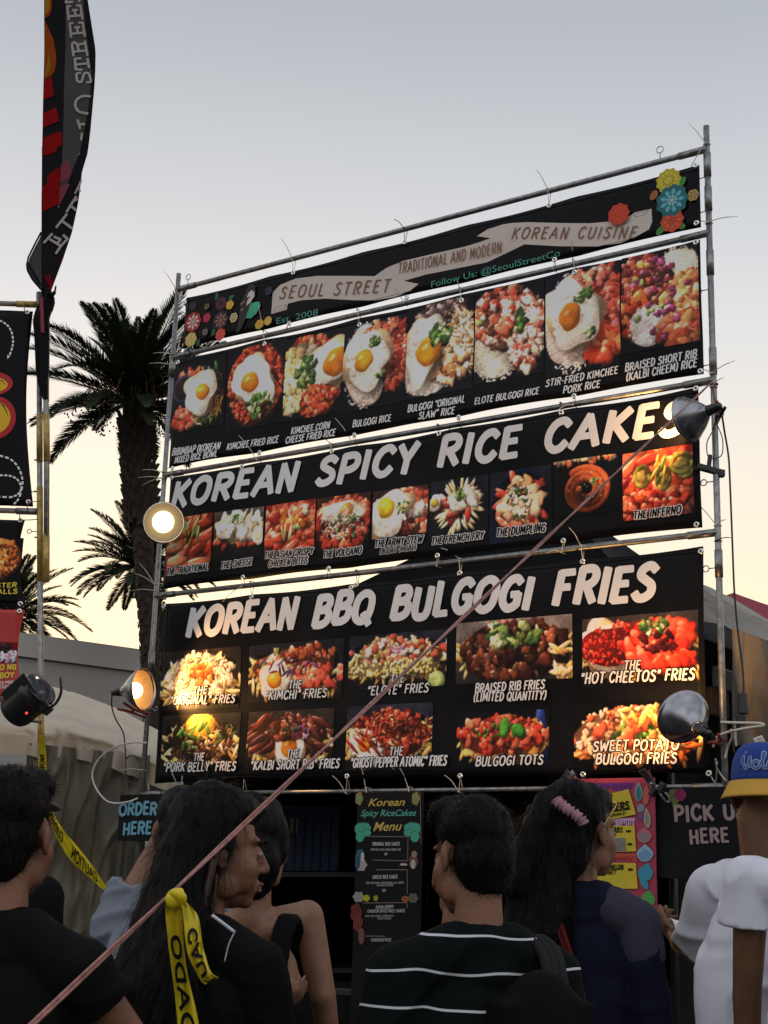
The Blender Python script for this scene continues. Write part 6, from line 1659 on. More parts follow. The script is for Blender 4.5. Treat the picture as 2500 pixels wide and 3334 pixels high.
fl.build('sticker_print', mat('printed_ink'), pb)
M_CARD = mat('yellow_card', (.62, .47, .02), .55, var=.06, scale=8)
for nm, ps in (('card', [(640, 290), (1057, 185), (1120, 402), (690, 492)]), ('card', [(640, 510), (1108, 500), (1122, 722), (650, 735)]), ('card', [(640, 822), (1120, 822), (1135, 1045), (650, 1040)])):
    mb = MB(); mb.add([SP.P(*f10(*p), .006) for p in ps], [(0, 1, 2, 3)]); mb.build(nm, M_CARD, pb, False, solid=.0035)
def cap10(items): return [(t, 1650 + x0 / 2.653, 2500 + y0 / 2.653, 1650 + x1 / 2.653, 2500 + y1 / 2.653, h / 2.653) for (t, x0, y0, x1, y1, h) in items]
caption(pb, cap10([("FRUIT", 715, 330, 925, 296, 62), ("REFRESHERS", 680, 410, 1068, 350, 58), ("FRUIT DRINKS!", 800, 442, 1036, 402, 22)]), mats=[M_BLACK, M_BLACK], wt=.26, slant=.15, pl=SP, off=.0125)
caption(pb, cap10([("BERRY", 885, 552, 1008, 548, 34), ("LYCHEE*", 815, 598, 952, 594, 30), ("MELON", 900, 872, 1015, 870, 34), ("BET", 885, 918, 955, 916, 28), ("*", 1038, 568, 1080, 566, 40), ("*", 1050, 680, 1092, 678, 40), ("*", 1056, 898, 1098, 896, 40)]), mats=[M_BLACK, M_BLACK], wt=.24, slant=.1, pl=SP, off=.0125)
mb = MB()
for (x0, y0, x1, y1) in ((700, 340, 940, 300), (680, 420, 1075, 356), (830, 560, 1012, 554), (830, 880, 1015, 877)): ribbon(mb, SP, [Vector((*f10(x0, y0), 0)), Vector((*f10(x1, y1), 0))], .0018, .0125, 0)
mb.build('underline', M_BLACK, pb, False)
mb = MB()
for ps in ([(860, 612), (1028, 604), (1034, 660), (862, 668)], [(860, 675), (1034, 668), (1036, 712), (862, 722)]):
    mb.add([SP.P(*f10(*p), .0125) for p in ps], [(0, 1, 2, 3)])
mb.build('grey_tape', mat('duct_tape', (.22, .22, .23), .35, .4), pb, False, solid=.001)
# spring clips holding the boards
def clip(a, b, pad, label, mgrip, mpad):
    root = empty('spring_clip', a, label, 'clip', 'spring clips on the lowest rail')
    a, b, pad = Vector(a), Vector(b), Vector(pad)
    mb = MB(); d = (b - a).normalized(); s_ = d.cross(N_).normalized()
    for k in (-1, 1):
        n_ = N_ * .012 * k
        mb.add([a + s_ * .017 + n_ * 2.4, a - s_ * .017 + n_ * 2.4, b - s_ * .014 + n_ * .8, b + s_ * .014 + n_ * .8], [(0, 1, 2, 3)])
    mb.build('handle', mgrip, root, False, solid=.003)
    mb = MB()
    for k in (-1, 1): mb.box(pad + s_ * .024 * k, (.032, .03, .05), Matrix.Rotation(TH, 3, 'Z') @ Matrix.Rotation(.5, 3, 'Y'))
    mb.build('jaw', mpad, root, bevel=.006)
    mb = MB(); mb.tube([b - N_ * .02, b + N_ * .02], .008, 10); mb.build('pivot', M_STEEL, root)
dr = dS(1850, 2550) - .14
clip(at(1862, 2513, dr - .1), at(1812, 2570, dr - .06), at(1798, 2592, dr - .06), 'silver spring clip with green jaws beside the pink board', M_ALU, mat('green_rubber', (.05, .2, .05), .5))
dr = dS(2120, 2550) - .14
clip(at(2096, 2508, dr), at(2124, 2552, dr), at(2140, 2570, dr), 'silver and black spring clip at the pink board corner nearest the tall post', M_ALU, M_BAKE)
mb = MB(); mb.tube(smoothpath([at(2140, 2565, dr), at(2152, 2590, dr - .01), at(2172, 2612, dr), at(2180, 2600, dr), at(2165, 2580, dr)], 4), .006, 6)
tag(mb.build('binder_clip', M_STEEL), 'grey bent clip below the black spring clip on the black sign', 'clip')

# ------------------------------------------------------------------ guy rope and caution tape
RA = SG.P(WID, zz(2318, 1252)) + N_ * .03
RB = at(106, 3334, 2.3)
rdv = RB - RA
RC = RA + rdv * (RA.z / -rdv.z)
M_ROPE = mat('pink_cord', (.30, .135, .115), .75, var=.4, scale=60)
gr = empty('guy_rope', RC, 'pinkish twin guy rope running across the crowd up to the tall post', 'rope')
n = 160
for ph in (0, math.pi):
    mb = MB(); L_ = rdv.length * (RA.z / -rdv.z)
    t_ = (RC - RA).normalized(); sx_ = t_.orthogonal().normalized(); sy_ = t_.cross(sx_)
    pts = []
    for i in range(n + 1):
        s_ = i / n; q = RA.lerp(RC, s_) - Vector((0, 0, .035 * math.sin(math.pi * s_) * 0))
        an = ph + s_ * 40
        pts.append(q + (sx_ * math.cos(an) + sy_ * math.sin(an)) * .0028)
    mb.tube(pts, .0029, 7); mb.build('strand', M_ROPE, gr)
mb = MB(); mb.tube([RA + (E_ * math.cos(t) + N_ * math.sin(t)) * .021 - N_ * .03 for t in [6.283 * i / 14 for i in range(14)]], .0045, 6, closed=True); mb.build('hitch', M_ROPE, gr)
mb = MB(); mb.tube([RC + Vector((0, 0, -.2)), RC + Vector((-.05, -.1, .12))], .012, 8); mb.build('stake', M_STEEL, gr)
M_TAPE = mat('caution_yellow', (.8, .64, .02), .3, var=.06, scale=10, trans=.25, spec=.5)
class Strip:
    """A hanging tape given by its two edges; P(u along, v across) for lettering."""
    def __init__(s, Lp, Rp):
        s.L = smoothpath(Lp, 8); s.R = smoothpath(Rp, 8)
        s.C = [(a + b) / 2 for a, b in zip(s.L, s.R)]
        s.d = [0]
        for a, b in zip(s.C, s.C[1:]): s.d.append(s.d[-1] + (b - a).length)
        s.len = s.d[-1]
    def P(s, u, v, off=0):
        u = max(0, min(s.len - 1e-5, u)); i = max(k for k in range(len(s.d)) if s.d[k] <= u); i = min(i, len(s.d) - 2)
        t = (u - s.d[i]) / (s.d[i + 1] - s.d[i])
        l, r_ = s.L[i].lerp(s.L[i + 1], t), s.R[i].lerp(s.R[i + 1], t)
        q = l.lerp(r_, v)
        return q + (CAM - q).normalized() * off
    def mesh(s, name, parent, m=M_TAPE):
        mb = MB(); n = len(s.L)
        nx = 6
        for i in range(n):
            for k in range(nx + 1): mb.v.append(tuple(s.L[i].lerp(s.R[i], k / nx) + Vector((0, -.006 * math.sin(k * 2.1 + i * .35) , 0))))
        for i in range(n - 1):
            for k in range(nx): mb.f.append((i * (nx + 1) + k, i * (nx + 1) + k + 1, (i + 1) * (nx + 1) + k + 1, (i + 1) * (nx + 1) + k)); mb.mi.append(0)
        return mb.build(name, m, parent, solid=.0006)
class SA:                                             # adapter: lettering space metres -> strip
    def __init__(s, st, wid, flip): s.st, s.w, s.f = st, wid, flip
    def P(s, u, v, off=0): return s.st.P(s.st.len - u if s.f else u, (v / s.w) if s.f else 1 - v / s.w, off)
DT = 2.66
ky = 1 / 2.074
g2 = lambda x, y, d=DT: at(350 + x * ky, 2500 + y * ky, d)
ta = empty('caution_tape', g2(470, 870), 'yellow caution tape knotted on the guy rope, hanging in front of the crowd', 'caution tape')
st = Strip([g2(430, 880), g2(390, 950), g2(405, 1150), g2(440, 1400), g2(470, 1730), g2(490, 2100, 2.62)], [g2(490, 885), g2(500, 940), g2(510, 1150), g2(545, 1400), g2(612, 1730), g2(660, 2100, 2.62)])
st.mesh('long_tail', ta)
mb = MB(); write(mb, SA(st, .062, True), "CUIDADO", (st.len - .36, .014), (st.len - .07, .014), .034, wt=.26, slant=0, off=.008); mb.build('lettering', M_BLACK, ta, False)
DT = 2.64
st2 = Strip([g2(490, 880, 2.64), g2(505, 960, 2.64), g2(525, 1180, 2.63), g2(560, 1300, 2.64), g2(625, 1435, 2.66), g2(660, 1462, 2.66)], [g2(530, 900, 2.66), g2(605, 990, 2.68), g2(630, 1130, 2.67), g2(655, 1240, 2.67), g2(690, 1370, 2.65), g2(752, 1415, 2.66)])
st2.mesh('short_tail', ta)
mb = MB(); write(mb, SA(st2, .05, False), "CAUTION", (.06, .012), (.26, .012), .026, wt=.26, slant=0, off=.008); mb.build('lettering', M_BLACK, ta, False)
mb = MB(); mb.ell(g2(468, 872, 2.655), (.012, .014, .018), Matrix.Rotation(.5, 3, 'Y')); mb.ell(g2(445, 890, 2.65), (.016, .012, .016)); mb.tube(smoothpath([g2(430, 860, 2.66), g2(460, 845, 2.645), g2(500, 870, 2.64), g2(495, 905, 2.65), g2(440, 915, 2.65)], 4), .009, 8); mb.build('knot', M_TAPE, ta)
tb = empty('caution_tape', at(128, 2394, 8.3), 'yellow caution tape drooping from the taped post across the olive tarp', 'caution tape')
s3 = lambda x, y, d=8.28: at(x, y, d)
st = Strip([s3(128, 2394), s3(126, 2440), s3(124, 2500), s3(126, 2545), s3(140, 2600), s3(158, 2655), s3(173, 2705), s3(205, 2764), s3(241, 2815), s3(311, 2876), s3(346, 2901), s3(430, 2950)], [s3(147, 2394), s3(149, 2440), s3(151, 2500), s3(155, 2560), s3(164, 2610), s3(174, 2640), s3(183, 2667), s3(214, 2712), s3(251, 2755), s3(306, 2826), s3(356, 2891), s3(440, 2935)])
st.mesh('strip', tb)
ad = SA(st, .06, True)
for (d0, d1, t_) in ((.26, .47, "CAUTION"), (.56, .74, "CUIDADO"), (.86, 1.06, "CAUTION")):
    mb = MB(); write(mb, ad, t_, (d0, .012), (d1, .012), .034, wt=.2, slant=0, off=.006); mb.build('lettering', M_BLACK, tb, False)

# ------------------------------------------------------------------ people
def remesh(name, mb, vox, smooth, m, parent, M=None, disp=None):
    """Fuse the solids of mb into one continuous skin."""
    me = mb.mesh('tmp')
    o = bpy.data.objects.new('tmp', me); COL.objects.link(o)
    r_ = o.modifiers.new('r', 'REMESH'); r_.mode = 'VOXEL'; r_.voxel_size = vox
    s_ = o.modifiers.new('s', 'SMOOTH'); s_.iterations = smooth; s_.factor = .5
    dg = bpy.context.evaluated_depsgraph_get()
    out = bpy.data.meshes.new_from_object(o.evaluated_get(dg))
    bpy.data.objects.remove(o); bpy.data.meshes.remove(me)
    n = len(out.vertices)
    if disp:
        nr = np.zeros(n * 3); out.vertices.foreach_get('normal', nr); nr = nr.reshape(-1, 3)
        co = np.zeros(n * 3); out.vertices.foreach_get('co', co); co = co.reshape(-1, 3)
        d = np.array([disp(Vector(c)) for c in co])
        out.vertices.foreach_set('co', (co + nr * d[:, None]).ravel())
    if M is not None: out.transform(M)
    out.name = name
    return link(name, out, m, parent)
def skin(name, c): return mat('skin_' + name, c, .48, var=.22, scale=16, bump=.18, bscale=220, spec=.35)
M_HAIR = mat('black_hair', (.0045, .004, .0038), .5, var=.4, scale=40, spec=.09)
def hand(mb, wrist, d, pn, s=1.0, curl=.5):
    d = Vector(d).normalized(); pn = Vector(pn); pn = (pn - d * pn.dot(d)).normalized(); sd = d.cross(pn)
    w_ = Vector(wrist)
    mb.ell(w_ + d * .05 * s, (.042 * s, .018 * s, .05 * s), Matrix((sd, pn, d)).transposed())
    for k, L_ in enumerate((.07, .08, .074, .058)):
        b_ = w_ + d * .088 * s + sd * (-.03 + .02 * k) * s
        a_ = curl * (.8 + .12 * k)
        d1 = (d * math.cos(a_) + pn * math.sin(a_)); d2 = (d * math.cos(a_ * 2.3) + pn * math.sin(a_ * 2.3))
        m1 = b_ + d1 * L_ * .52 * s; mb.cap(b_, m1, .0092 * s, .0085 * s, 8); mb.cap(m1, m1 + d2 * L_ * .5 * s, .0085 * s, .007 * s, 8)
    t0 = w_ + d * .03 * s - sd * .036 * s; t1 = t0 + (d * .7 - sd * .6 + pn * .3).normalized() * .045 * s
    mb.cap(t0, t1, .012 * s, .0105 * s, 8); mb.cap(t1, t1 + (d * .9 + pn * .5).normalized() * .035 * s, .0105 * s, .008 * s, 8)
class Person:
    def __init__(s, px, py, D, yaw, label, build=1.0, head_yaw=0, head_pitch=0, head_roll=0, sw=.185, lean=0, hs=1.0, neck=.14):
        s.H = at(px, py, D)
        s.yaw = yaw
        s.root = empty('person', (s.H.x, s.H.y, 0), label, 'person', rz=yaw)
        s.M = Matrix.Translation((s.H.x, s.H.y, 0)) @ Matrix.Rotation(yaw, 4, 'Z')
        s.Mi = s.M.inverted()
        s.h = Vector((0, 0, s.H.z)); s.b = build; s.sw = sw; s.hs = hs; s.nk = .2; s.up = .2 - neck
        s.hr = Matrix.Rotation(head_yaw, 3, 'Z') @ Matrix.Rotation(head_pitch, 3, 'X') @ Matrix.Rotation(head_roll, 3, 'Y')
        s.T = Vector((lean, 0, 0))
        s.arms = {}; s.nr = 1.0
        for k in (-1, 1):
            s.arms[k] = [s.J(k * sw, -.035, -.30), s.J(k * (sw + .05), -.055, -.59), s.J(k * (sw + .06), .03, -.84)]
        s.legs = []
        z = s.h.z + s.up
        for k in (-1, 1):
            s.legs.append([Vector((k * .09, -.03, z - .84)), Vector((k * .1, .0, (z - .84) * .54)), Vector((k * .11, -.04, .07))])
    def J(s, x, y, z): return s.h + Vector((x, y, z + s.up)) + s.T * min(1, max(0, -z / .4))
    def Hd(s, x, y, z): return s.h + s.hr @ (Vector((x, y, z)) * s.hs)
    def W(s, px, py, D): return s.Mi @ at(px, py, D)
    def body(s, m, vox=.007, hands=True, face=True, fine=False, palm=(0, 1, 0), curl=.5, sm=3):
        mb = MB(); b = s.b; k_ = s.hs
        E = lambda c, r_, rot=None: mb.ell(s.Hd(*c), tuple(x * k_ for x in r_), s.hr @ rot if rot else s.hr, 16, 11)
        E((0, -.018, .035), (.074, .094, .088)); E((0, .022, -.03), (.063, .071, .086)); E((0, .035, -.075), (.047, .05, .045)); E((0, .068, -.1), (.022, .02, .018))
        E((0, -.045, -.03), (.06, .055, .07))
        for q in (-1, 1):
            E((q * .034, .05, -.034), (.031, .032, .04)); E((q * .03, .07, .03), (.024, .011, .009)); E((q * .052, .012, -.07), (.012, .034, .03))
            rt = Matrix.Rotation(q * .35, 3, 'Z') @ Matrix.Rotation(-.15, 3, 'X')
            E((q * .079, -.012, -.004), (.0085, .019, .031), rt); E((q * .077, -.008, -.03), (.008, .011, .011), rt); E((q * .083, -.024, .004), (.007, .007, .028), rt)
            E((q * .011, .096, -.033), (.008, .01, .007)); E((q * .031, .077, .002), (.013, .012, .01))
        mb.cap(s.Hd(0, .086, .012), s.Hd(0, .108, -.027), .0085 * k_, .011 * k_, 10); E((0, .106, -.031), (.0105, .012, .009))
        E((0, .066, -.066), (.036, .028, .036)); E((-.032, .046, -.055), (.03, .034, .036)); E((.032, .046, -.055), (.03, .034, .036)); E((0, .09, -.062), (.022, .013, .0065)); E((0, .087, -.074), (.019, .013, .0075)); E((0, .078, -.05), (.022, .012, .014))
        mb.cap(s.Hd(0, -.03, -.06), s.J(0, -.045, -s.nk - .04), .054 * b * k_ * s.nr, .062 * b * s.nr, 16)
        mb.cap(s.J(-.05, -.05, -s.nk - .06), s.J(.05, -.05, -s.nk - .06), .042, .042)
        for q in (-1, 1):
            sh, el, wr = s.arms[q]
            mb.cap(s.J(0, -.05, -s.nk - .06), sh, .042, .048 * b)
            mb.cap(sh, el, .05 * b, .039 * b, 14); mb.cap(el, wr, .04 * b, .026 * b, 14)
            if hands:
                hand(mb, wr, wr - el, s.palm.get(q, Vector(palm)) if hasattr(s, 'palm') else palm, .95, curl)
        mb.ell(s.J(0, -.035, -.42), (.16 * b, .1 * b, .18)); mb.cap(s.J(0, -.03, -.45), s.J(0, -.03, -.72), .115 * b, .12 * b); mb.ell(s.J(0, -.035, -.8), (.15 * b, .105 * b, .11))
        for L_ in s.legs: mb.cap(L_[0] + s.T, L_[1], .078 * b, .05, 14); mb.cap(L_[1], L_[2], .05, .034, 14); mb.cap(L_[2] + Vector((0, -.02, -.03)), L_[2] + Vector((0, .14, -.045)), .032, .024, 10)
        o = remesh('body', mb, vox, sm, m, s.root, s.M)
        return o
    def eyes(s, sides=(-1, 1)):
        for q in sides:
            mb = MB(); c = s.Hd(q * .031, .0785, .001); mb.ell(c, (.0115, .0115, .0085), s.hr); o = mb.build('eye', mat('eye_white', (.22, .2, .19), .25), s.root); o.matrix_world = s.M @ Matrix.Identity(4) if False else o.matrix_world
            o.data.transform(s.M)
            mb = MB(); mb.ell(s.Hd(q * .031, .0882, .001), (.005, .003, .0052), s.hr); i_ = mb.build('iris', mat('dark_iris', (.015, .01, .008), .1), o); i_.data.transform(s.M)
    def shirt(s, m, sleeve=.55, pad=.014, vox=.008, wr=.006, name='shirt', neckz=-.015, tank=False, hem=-.86, loose=0.0, sleeves=(-1, 1), fold=1.0):
        mb = MB(); b = s.b
        if not tank: mb.cap(s.J(0, -.048, -s.nk - .035 + neckz), s.J(0, -.045, -s.nk - .08), .062 * b + pad, .08 * b + pad)
        for q in (-1, 1):
            sh, el, wr_ = s.arms[q]
            if not tank:
                mb.cap(s.J(q * .05, -.05, -s.nk - .05), sh, .046 + pad, .05 * b + pad)
                if sleeve and q in sleeves:
                    ra_, rb_ = .054 * b + pad, .046 * b + pad
                    if sleeve <= 1:
                        e_ = sh.lerp(el, sleeve); rh = ra_ + (rb_ - ra_) * sleeve + loose
                        mb.cap(sh, sh.lerp(el, .12), ra_, ra_, 16)
                        mb.tube([sh, sh.lerp(e_, .5), sh.lerp(e_, .93), sh.lerp(e_, .94), e_], [ra_, (ra_ + rh) / 2, rh, rh * 1.035, rh * 1.04], 20)
                    else:
                        mb.cap(sh, el, ra_, rb_, 16); mb.tube([el, el.lerp(wr_, sleeve - 1)], [rb_, .036 * b + pad], 16)
            else:
                pts = smoothpath([s.J(q * .085, -.13, -.42), s.J(q * .09, -.115, -.33), s.J(q * .095, -.085, -.262), s.J(q * .1, -.04, -.232), s.J(q * .1, .02, -.262), s.J(q * .1, .062, -.34), s.J(q * .1, .08, -.43)], 5)
                for o_ in (-1, 0, 1): mb.tube([x + Vector((.015 * o_, 0, 0)) for x in pts], .014, 8)
        zt = -.48 if tank else -.42
        mb.ell(s.J(0, -.037, zt), (.165 * b + pad, (.118 if tank else .105) * b + pad, .17 if tank else .175)); mb.cap(s.J(-.05 * b, -.035, -.5), s.J(-.05 * b, -.03, hem + .1), .115 * b + pad + loose, .118 * b + pad + loose); mb.cap(s.J(.05 * b, -.035, -.5), s.J(.05 * b, -.03, hem + .1), .115 * b + pad + loose, .118 * b + pad + loose)
        ph = s.H.x * 7
        def dp(c):
            f1 = noise.noise(Vector((c.x * 3 + c.z * 2 + ph, c.y * 3, c.z * 4)))
            a_ = c.z * 9 + c.x * (7 if c.x > 0 else -7) + 2.2 * noise.noise(Vector((c.x * 4, c.y * 4 + ph, c.z * 3)))
            rd_ = 1 - abs(noise.noise(Vector((a_, c.y * 2 + ph, c.x * 1.3)))) * 2.6
            return wr * fold * (f1 * .45 + max(0, rd_) ** 2 * .9 - .25)
        return remesh(name, mb, vox, 4, m, s.root, s.M, dp)
    def trousers(s, m):
        mb = MB(); b = s.b
        mb.ell(s.J(0, -.035, -.82), (.165 * b, .12 * b, .12))
        for L_ in s.legs: mb.cap(L_[0] + s.T, L_[1], .092 * b, .068, 14); mb.cap(L_[1], L_[2] + Vector((0, 0, .0)), .068, .06, 14)
        o = remesh('trousers', mb, .014, 3, m, s.root, s.M)
        for k in (0, 1):
            mb = MB(); L_ = s.legs[k]; mb.ell(Vector((L_[2].x, L_[2].y + .06, .045)), (.048, .14, .05)); mb.box(Vector((L_[2].x, L_[2].y + .06, .012)), (.09, .27, .024))
            q = mb.build('shoe', mat('dark_shoe', (.02, .02, .022), .6), s.root); q.data.transform(s.M)
    def hair(s, m=None, style='short', strands=1500, length=.03, extra=None, vox=.007, seed=1, sides=(-1, 1)):
        m = m or M_HAIR
        mb = MB(); k_ = s.hs
        E = lambda c, r_, rot=None: mb.ell(s.Hd(*c), tuple(x * k_ for x in r_), s.hr @ rot if rot else s.hr, 16, 11)
        E((0, -.03, .052), (.082, .094, .086)); E((0, -.055, .0), (.075, .066, .085))
        if style == 'short': E((0, .03, .1), (.066, .06, .04)); E((0, -.05, -.035), (.062, .056, .05))
        if style == 'long':
            E((0, .01, .09), (.07, .075, .05)); E((0, -.08, -.04), (.08, .062, .1))
            for q in sides: E((q * .058, -.03, .02), (.034, .05, .07))
        if extra: extra(mb, s)
        def dp(c): return .006 * noise.noise(c * 22 + Vector((seed, 0, 0))) + .004 * noise.noise(Vector((c.x * 60, c.y * 60, c.z * 12)))
        o = remesh('hair', mb, vox, 3, m, s.root, s.M, dp)
        # loose strands along the outline, part of the same mesh
        rnd = random.Random(seed); me = o.data; nv = len(me.vertices)
        bm = bmesh.new(); bm.from_mesh(me); bm.verts.ensure_lookup_table()
        vs0 = list(bm.verts); hc = s.M @ s.h
        for _ in range(strands):
            v = vs0[rnd.randrange(nv)]
            if v.co.z < hc.z - .02 and style == 'short' and rnd.random() < .4: continue
            lo = s.hr.transposed() @ (s.Mi @ v.co - s.h)
            if style == 'long' and lo.y > .02: continue
            n_ = v.normal.copy()
            dn = Vector((rnd.uniform(-.4, .4), rnd.uniform(-.4, .4), -1 if style == 'long' else rnd.uniform(-.9, .3)))
            tg = (dn - n_ * dn.dot(n_)).normalized()
            L_ = length * rnd.uniform(.5, 1.4)
            a_ = v.co - n_ * .003; w_ = n_.cross(tg).normalized() * .0007
            p1 = a_ + (tg * .8 + n_ * .5) * L_ * .5; p2 = p1 + (tg + n_ * rnd.uniform(-.1, .25)) * L_ * .6
            q = [bm.verts.new(x) for x in (a_ - w_, a_ + w_, p1 + w_ * .7, p1 - w_ * .7, p2)]
            bm.faces.new((q[0], q[1], q[2], q[3])); bm.faces.new((q[3], q[2], q[4]))
        bm.to_mesh(me); bm.free()
        return o
def add(mb, name, m, pr, smooth=True, **k):
    """Build mb given in a person's own frame."""
    o = mb.build(name, m, pr.root, smooth, **k); o.data.transform(pr.M); return o
CL = lambda n, c, **k: mat('cloth_' + n, c, .85, var=.04, scale=12, bump=.06, bscale=260, spec=.1, **k)
C_BLK = CL('black', (.005, .005, .0055)); C_JEAN = CL('dark_denim', (.02, .024, .04))
S_TAN = skin('tan', (.20, .088, .048)); S_FAIR = skin('light', (.245, .122, .075)); S_DARK = skin('brown', (.135, .062, .03))

# man with black hair at the edge, nearest to the camera
p = Person(42, 2722, 2.9, R(-14), 'short haired person in a black T-shirt, back turned, before the drooping caution tape', build=.92, sw=.165, lean=.02)
p.arms[1] = [p.J(.17, -.04, -.31), p.W(425, 3385, 2.78), p.W(300, 3600, 2.6)]
p.body(S_TAN, .007); p.shirt(C_BLK, sleeve=.5); p.trousers(C_JEAN); p.hair(seed=3, strands=4200, length=.026, extra=lambda mb, s: (mb.ell(s.Hd(0, -.07, -.03), (.066, .05, .07), s.hr)))
# person in a grey cap behind him
p = Person(66, 2662, 4.6, R(-35), 'person in a grey cap with long dark hair behind the black T-shirt', build=.95, sw=.17)
p.body(S_TAN, .012); p.shirt(C_BLK, vox=.012); p.trousers(C_JEAN)
p.hair(style='long', seed=4, strands=300, vox=.01, extra=lambda mb, s: [mb.cap(s.Hd(k * .05, -.08, -.02), s.J(k * .06, -.11, -.42), .055, .05) for k in (-1, 0, 1)])
mb = MB(); mb.ell(p.Hd(0, -.005, .07), (.086, .108, .078)); mb.ell(p.Hd(0, .1, .044), (.058, .05, .011), p.hr @ Matrix.Rotation(-.3, 3, 'X')); mb.ell(p.Hd(0, -.005, .148), (.009, .009, .006)); add(mb, 'cap', CL('grey', (.13, .13, .135)), p)

# person in the grey tee with a raised arm
p = Person(592, 2712, 4.25, R(12), 'person in a blue-grey T-shirt, arm raised to the head under the order sign', build=1.08, sw=.2)
p.arms[-1] = [p.W(385, 3020, 4.2), p.W(552, 2712, 4.28), p.W(600, 2690, 4.36)]
p.body(S_FAIR, .008); p.trousers(C_JEAN)
G_TEE = CL('blue_grey', (.19, .21, .255))
def teext(s):
    pass
p.shirt(G_TEE, sleeve=.4, pad=.022, wr=.01, loose=.012)
p.hair(seed=5, strands=400)
# woman with very long black hair, profile
p = Person(716, 2772, 3.22, R(-38), 'person with very long black hair and profile face behind the knotted caution tape', build=.86, sw=.15, head_yaw=R(-34), head_pitch=R(-4), hs=1.0)
p.arms[1] = [p.J(.15, -.02, -.30), p.J(.18, .06, -.58), p.J(.12, .22, -.72)]
p.body(S_TAN, .0042, sm=7); p.eyes(); p.trousers(C_JEAN)
p.shirt(C_BLK, sleeve=.9, wr=.005, vox=.007)
def longh(mb, s):
    for i, x in enumerate((-.09, -.05, 0, .045)):
        mb.cap(s.Hd(x * .9, -.07, .0), s.J(x - .015, -.13, -.36), .052, .062); mb.cap(s.J(x - .015, -.13, -.36), s.J(x * 1.2 - .03, -.15, -.68), .06, .045)
    mb.ell(s.Hd(-.02, -.02, .07), (.09, .105, .085), s.hr); mb.cap(s.Hd(.055, .02, .09), s.Hd(.076, -.03, .01), .022, .022)
    mb.ell(s.Hd(0, .045, .098), (.05, .03, .022), s.hr)
p.hair(style='long', seed=6, strands=5200, length=.08, extra=longh, vox=.006)
mb = MB(); mb.tube(smoothpath([p.Hd(.088, -.03, -.02), p.Hd(.098, -.04, -.1), p.Hd(.1, -.045, -.19)], 6), [.009] * 6 + [.007] * 6 + [.002], 8); mb.tube(smoothpath([p.Hd(.085, -.02, -.05), p.Hd(.094, -.02, -.12), p.Hd(.09, -.035, -.21)], 6), .003, 6); add(mb, 'loose_lock', mat('brown_hair', (.05, .022, .01), .5), p)
mb = MB()
for q in (-1, 1): mb.tube(smoothpath([p.Hd(q * .016, .097, .026), p.Hd(q * .034, .092, .032), p.Hd(q * .05, .072, .025)], 4), [.0035] * 6 + [.002] * 3, 6)
add(mb, 'eyebrow', M_HAIR, p)
mb = MB(); mb.ell(p.Hd(0, .1, -.0615), (.019, .006, .0045), p.hr); mb.ell(p.Hd(0, .097, -.0755), (.017, .007, .006), p.hr); add(mb, 'lips', mat('lip_colour', (.26, .08, .065), .4), p)
mb = MB(); mb.ell(p.Hd(0, .0985, -.0685), (.012, .004, .0025), p.hr); add(mb, 'teeth', mat('tooth_white', (.55, .52, .46), .3), p)
wl = lambda pts, d: [p.Mi @ at(350 + x / 2.074, 2500 + y / 2.074, d) for x, y in pts]
mb = MB(); mb.tube(smoothpath(wl([(705, 995), (780, 1050), (858, 1110)], 2.99), 5), .0038, 6); mb.tube(smoothpath(wl([(858, 1110), (820, 1190), (790, 1310)], 2.99), 5), .0016, 5); add(mb, 'piping', mat('white_piping', (.6, .6, .66), .5), p)
# woman in the black tank top
p = Person(838, 2762, 3.75, R(-8), 'bare shouldered person in a black tank top beyond the long haired profile', build=.88, sw=.165, hs=.96)
p.arms[1] = [p.W(1000, 2985, 3.75), p.W(1050, 3240, 3.68), p.W(1085, 3480, 3.7)]
p.arms[-1] = [p.J(-.165, -.03, -.30), p.J(-.19, -.12, -.54), p.W(830, 3300, 3.52)]
p.palm = {-1: Vector((0, .3, 1))}
p.body(S_FAIR, .0065); p.trousers(C_JEAN); p.shirt(C_BLK, tank=True, pad=.012, wr=.003)
p.hair(style='long', seed=8, strands=500, extra=lambda mb, s: [mb.ell(s.Hd(0, -.08, .1), (.045, .045, .045))])

# man in the striped shirt with a rucksack
nt_ = bpy.data.materials.new('striped_cloth'); nt_.use_nodes = True
t_ = nt_.node_tree; b_ = t_.nodes['Principled BSDF']; b_.inputs['Roughness'].default_value = .85
tc = t_.nodes.new('ShaderNodeTexCoord'); sp = t_.nodes.new('ShaderNodeSeparateXYZ'); t_.links.new(tc.outputs['Object'], sp.inputs[0])
nz = t_.nodes.new('ShaderNodeTexNoise'); nz.inputs['Scale'].default_value = 3.2; t_.links.new(tc.outputs['Object'], nz.inputs['Vector'])
ma = t_.nodes.new('ShaderNodeMath'); ma.operation = 'MULTIPLY_ADD'; ma.inputs[1].default_value = .06; t_.links.new(nz.outputs[0], ma.inputs[0]); t_.links.new(sp.outputs['Z'], ma.inputs[2])
m1 = t_.nodes.new('ShaderNodeMath'); m1.operation = 'DIVIDE'; m1.inputs[1].default_value = .068; t_.links.new(ma.outputs[0], m1.inputs[0])
m2 = t_.nodes.new('ShaderNodeMath'); m2.operation = 'FRACT'; t_.links.new(m1.outputs[0], m2.inputs[0])
m3 = t_.nodes.new('ShaderNodeMath'); m3.operation = 'LESS_THAN'; m3.inputs[1].default_value = .068; t_.links.new(m2.outputs[0], m3.inputs[0])
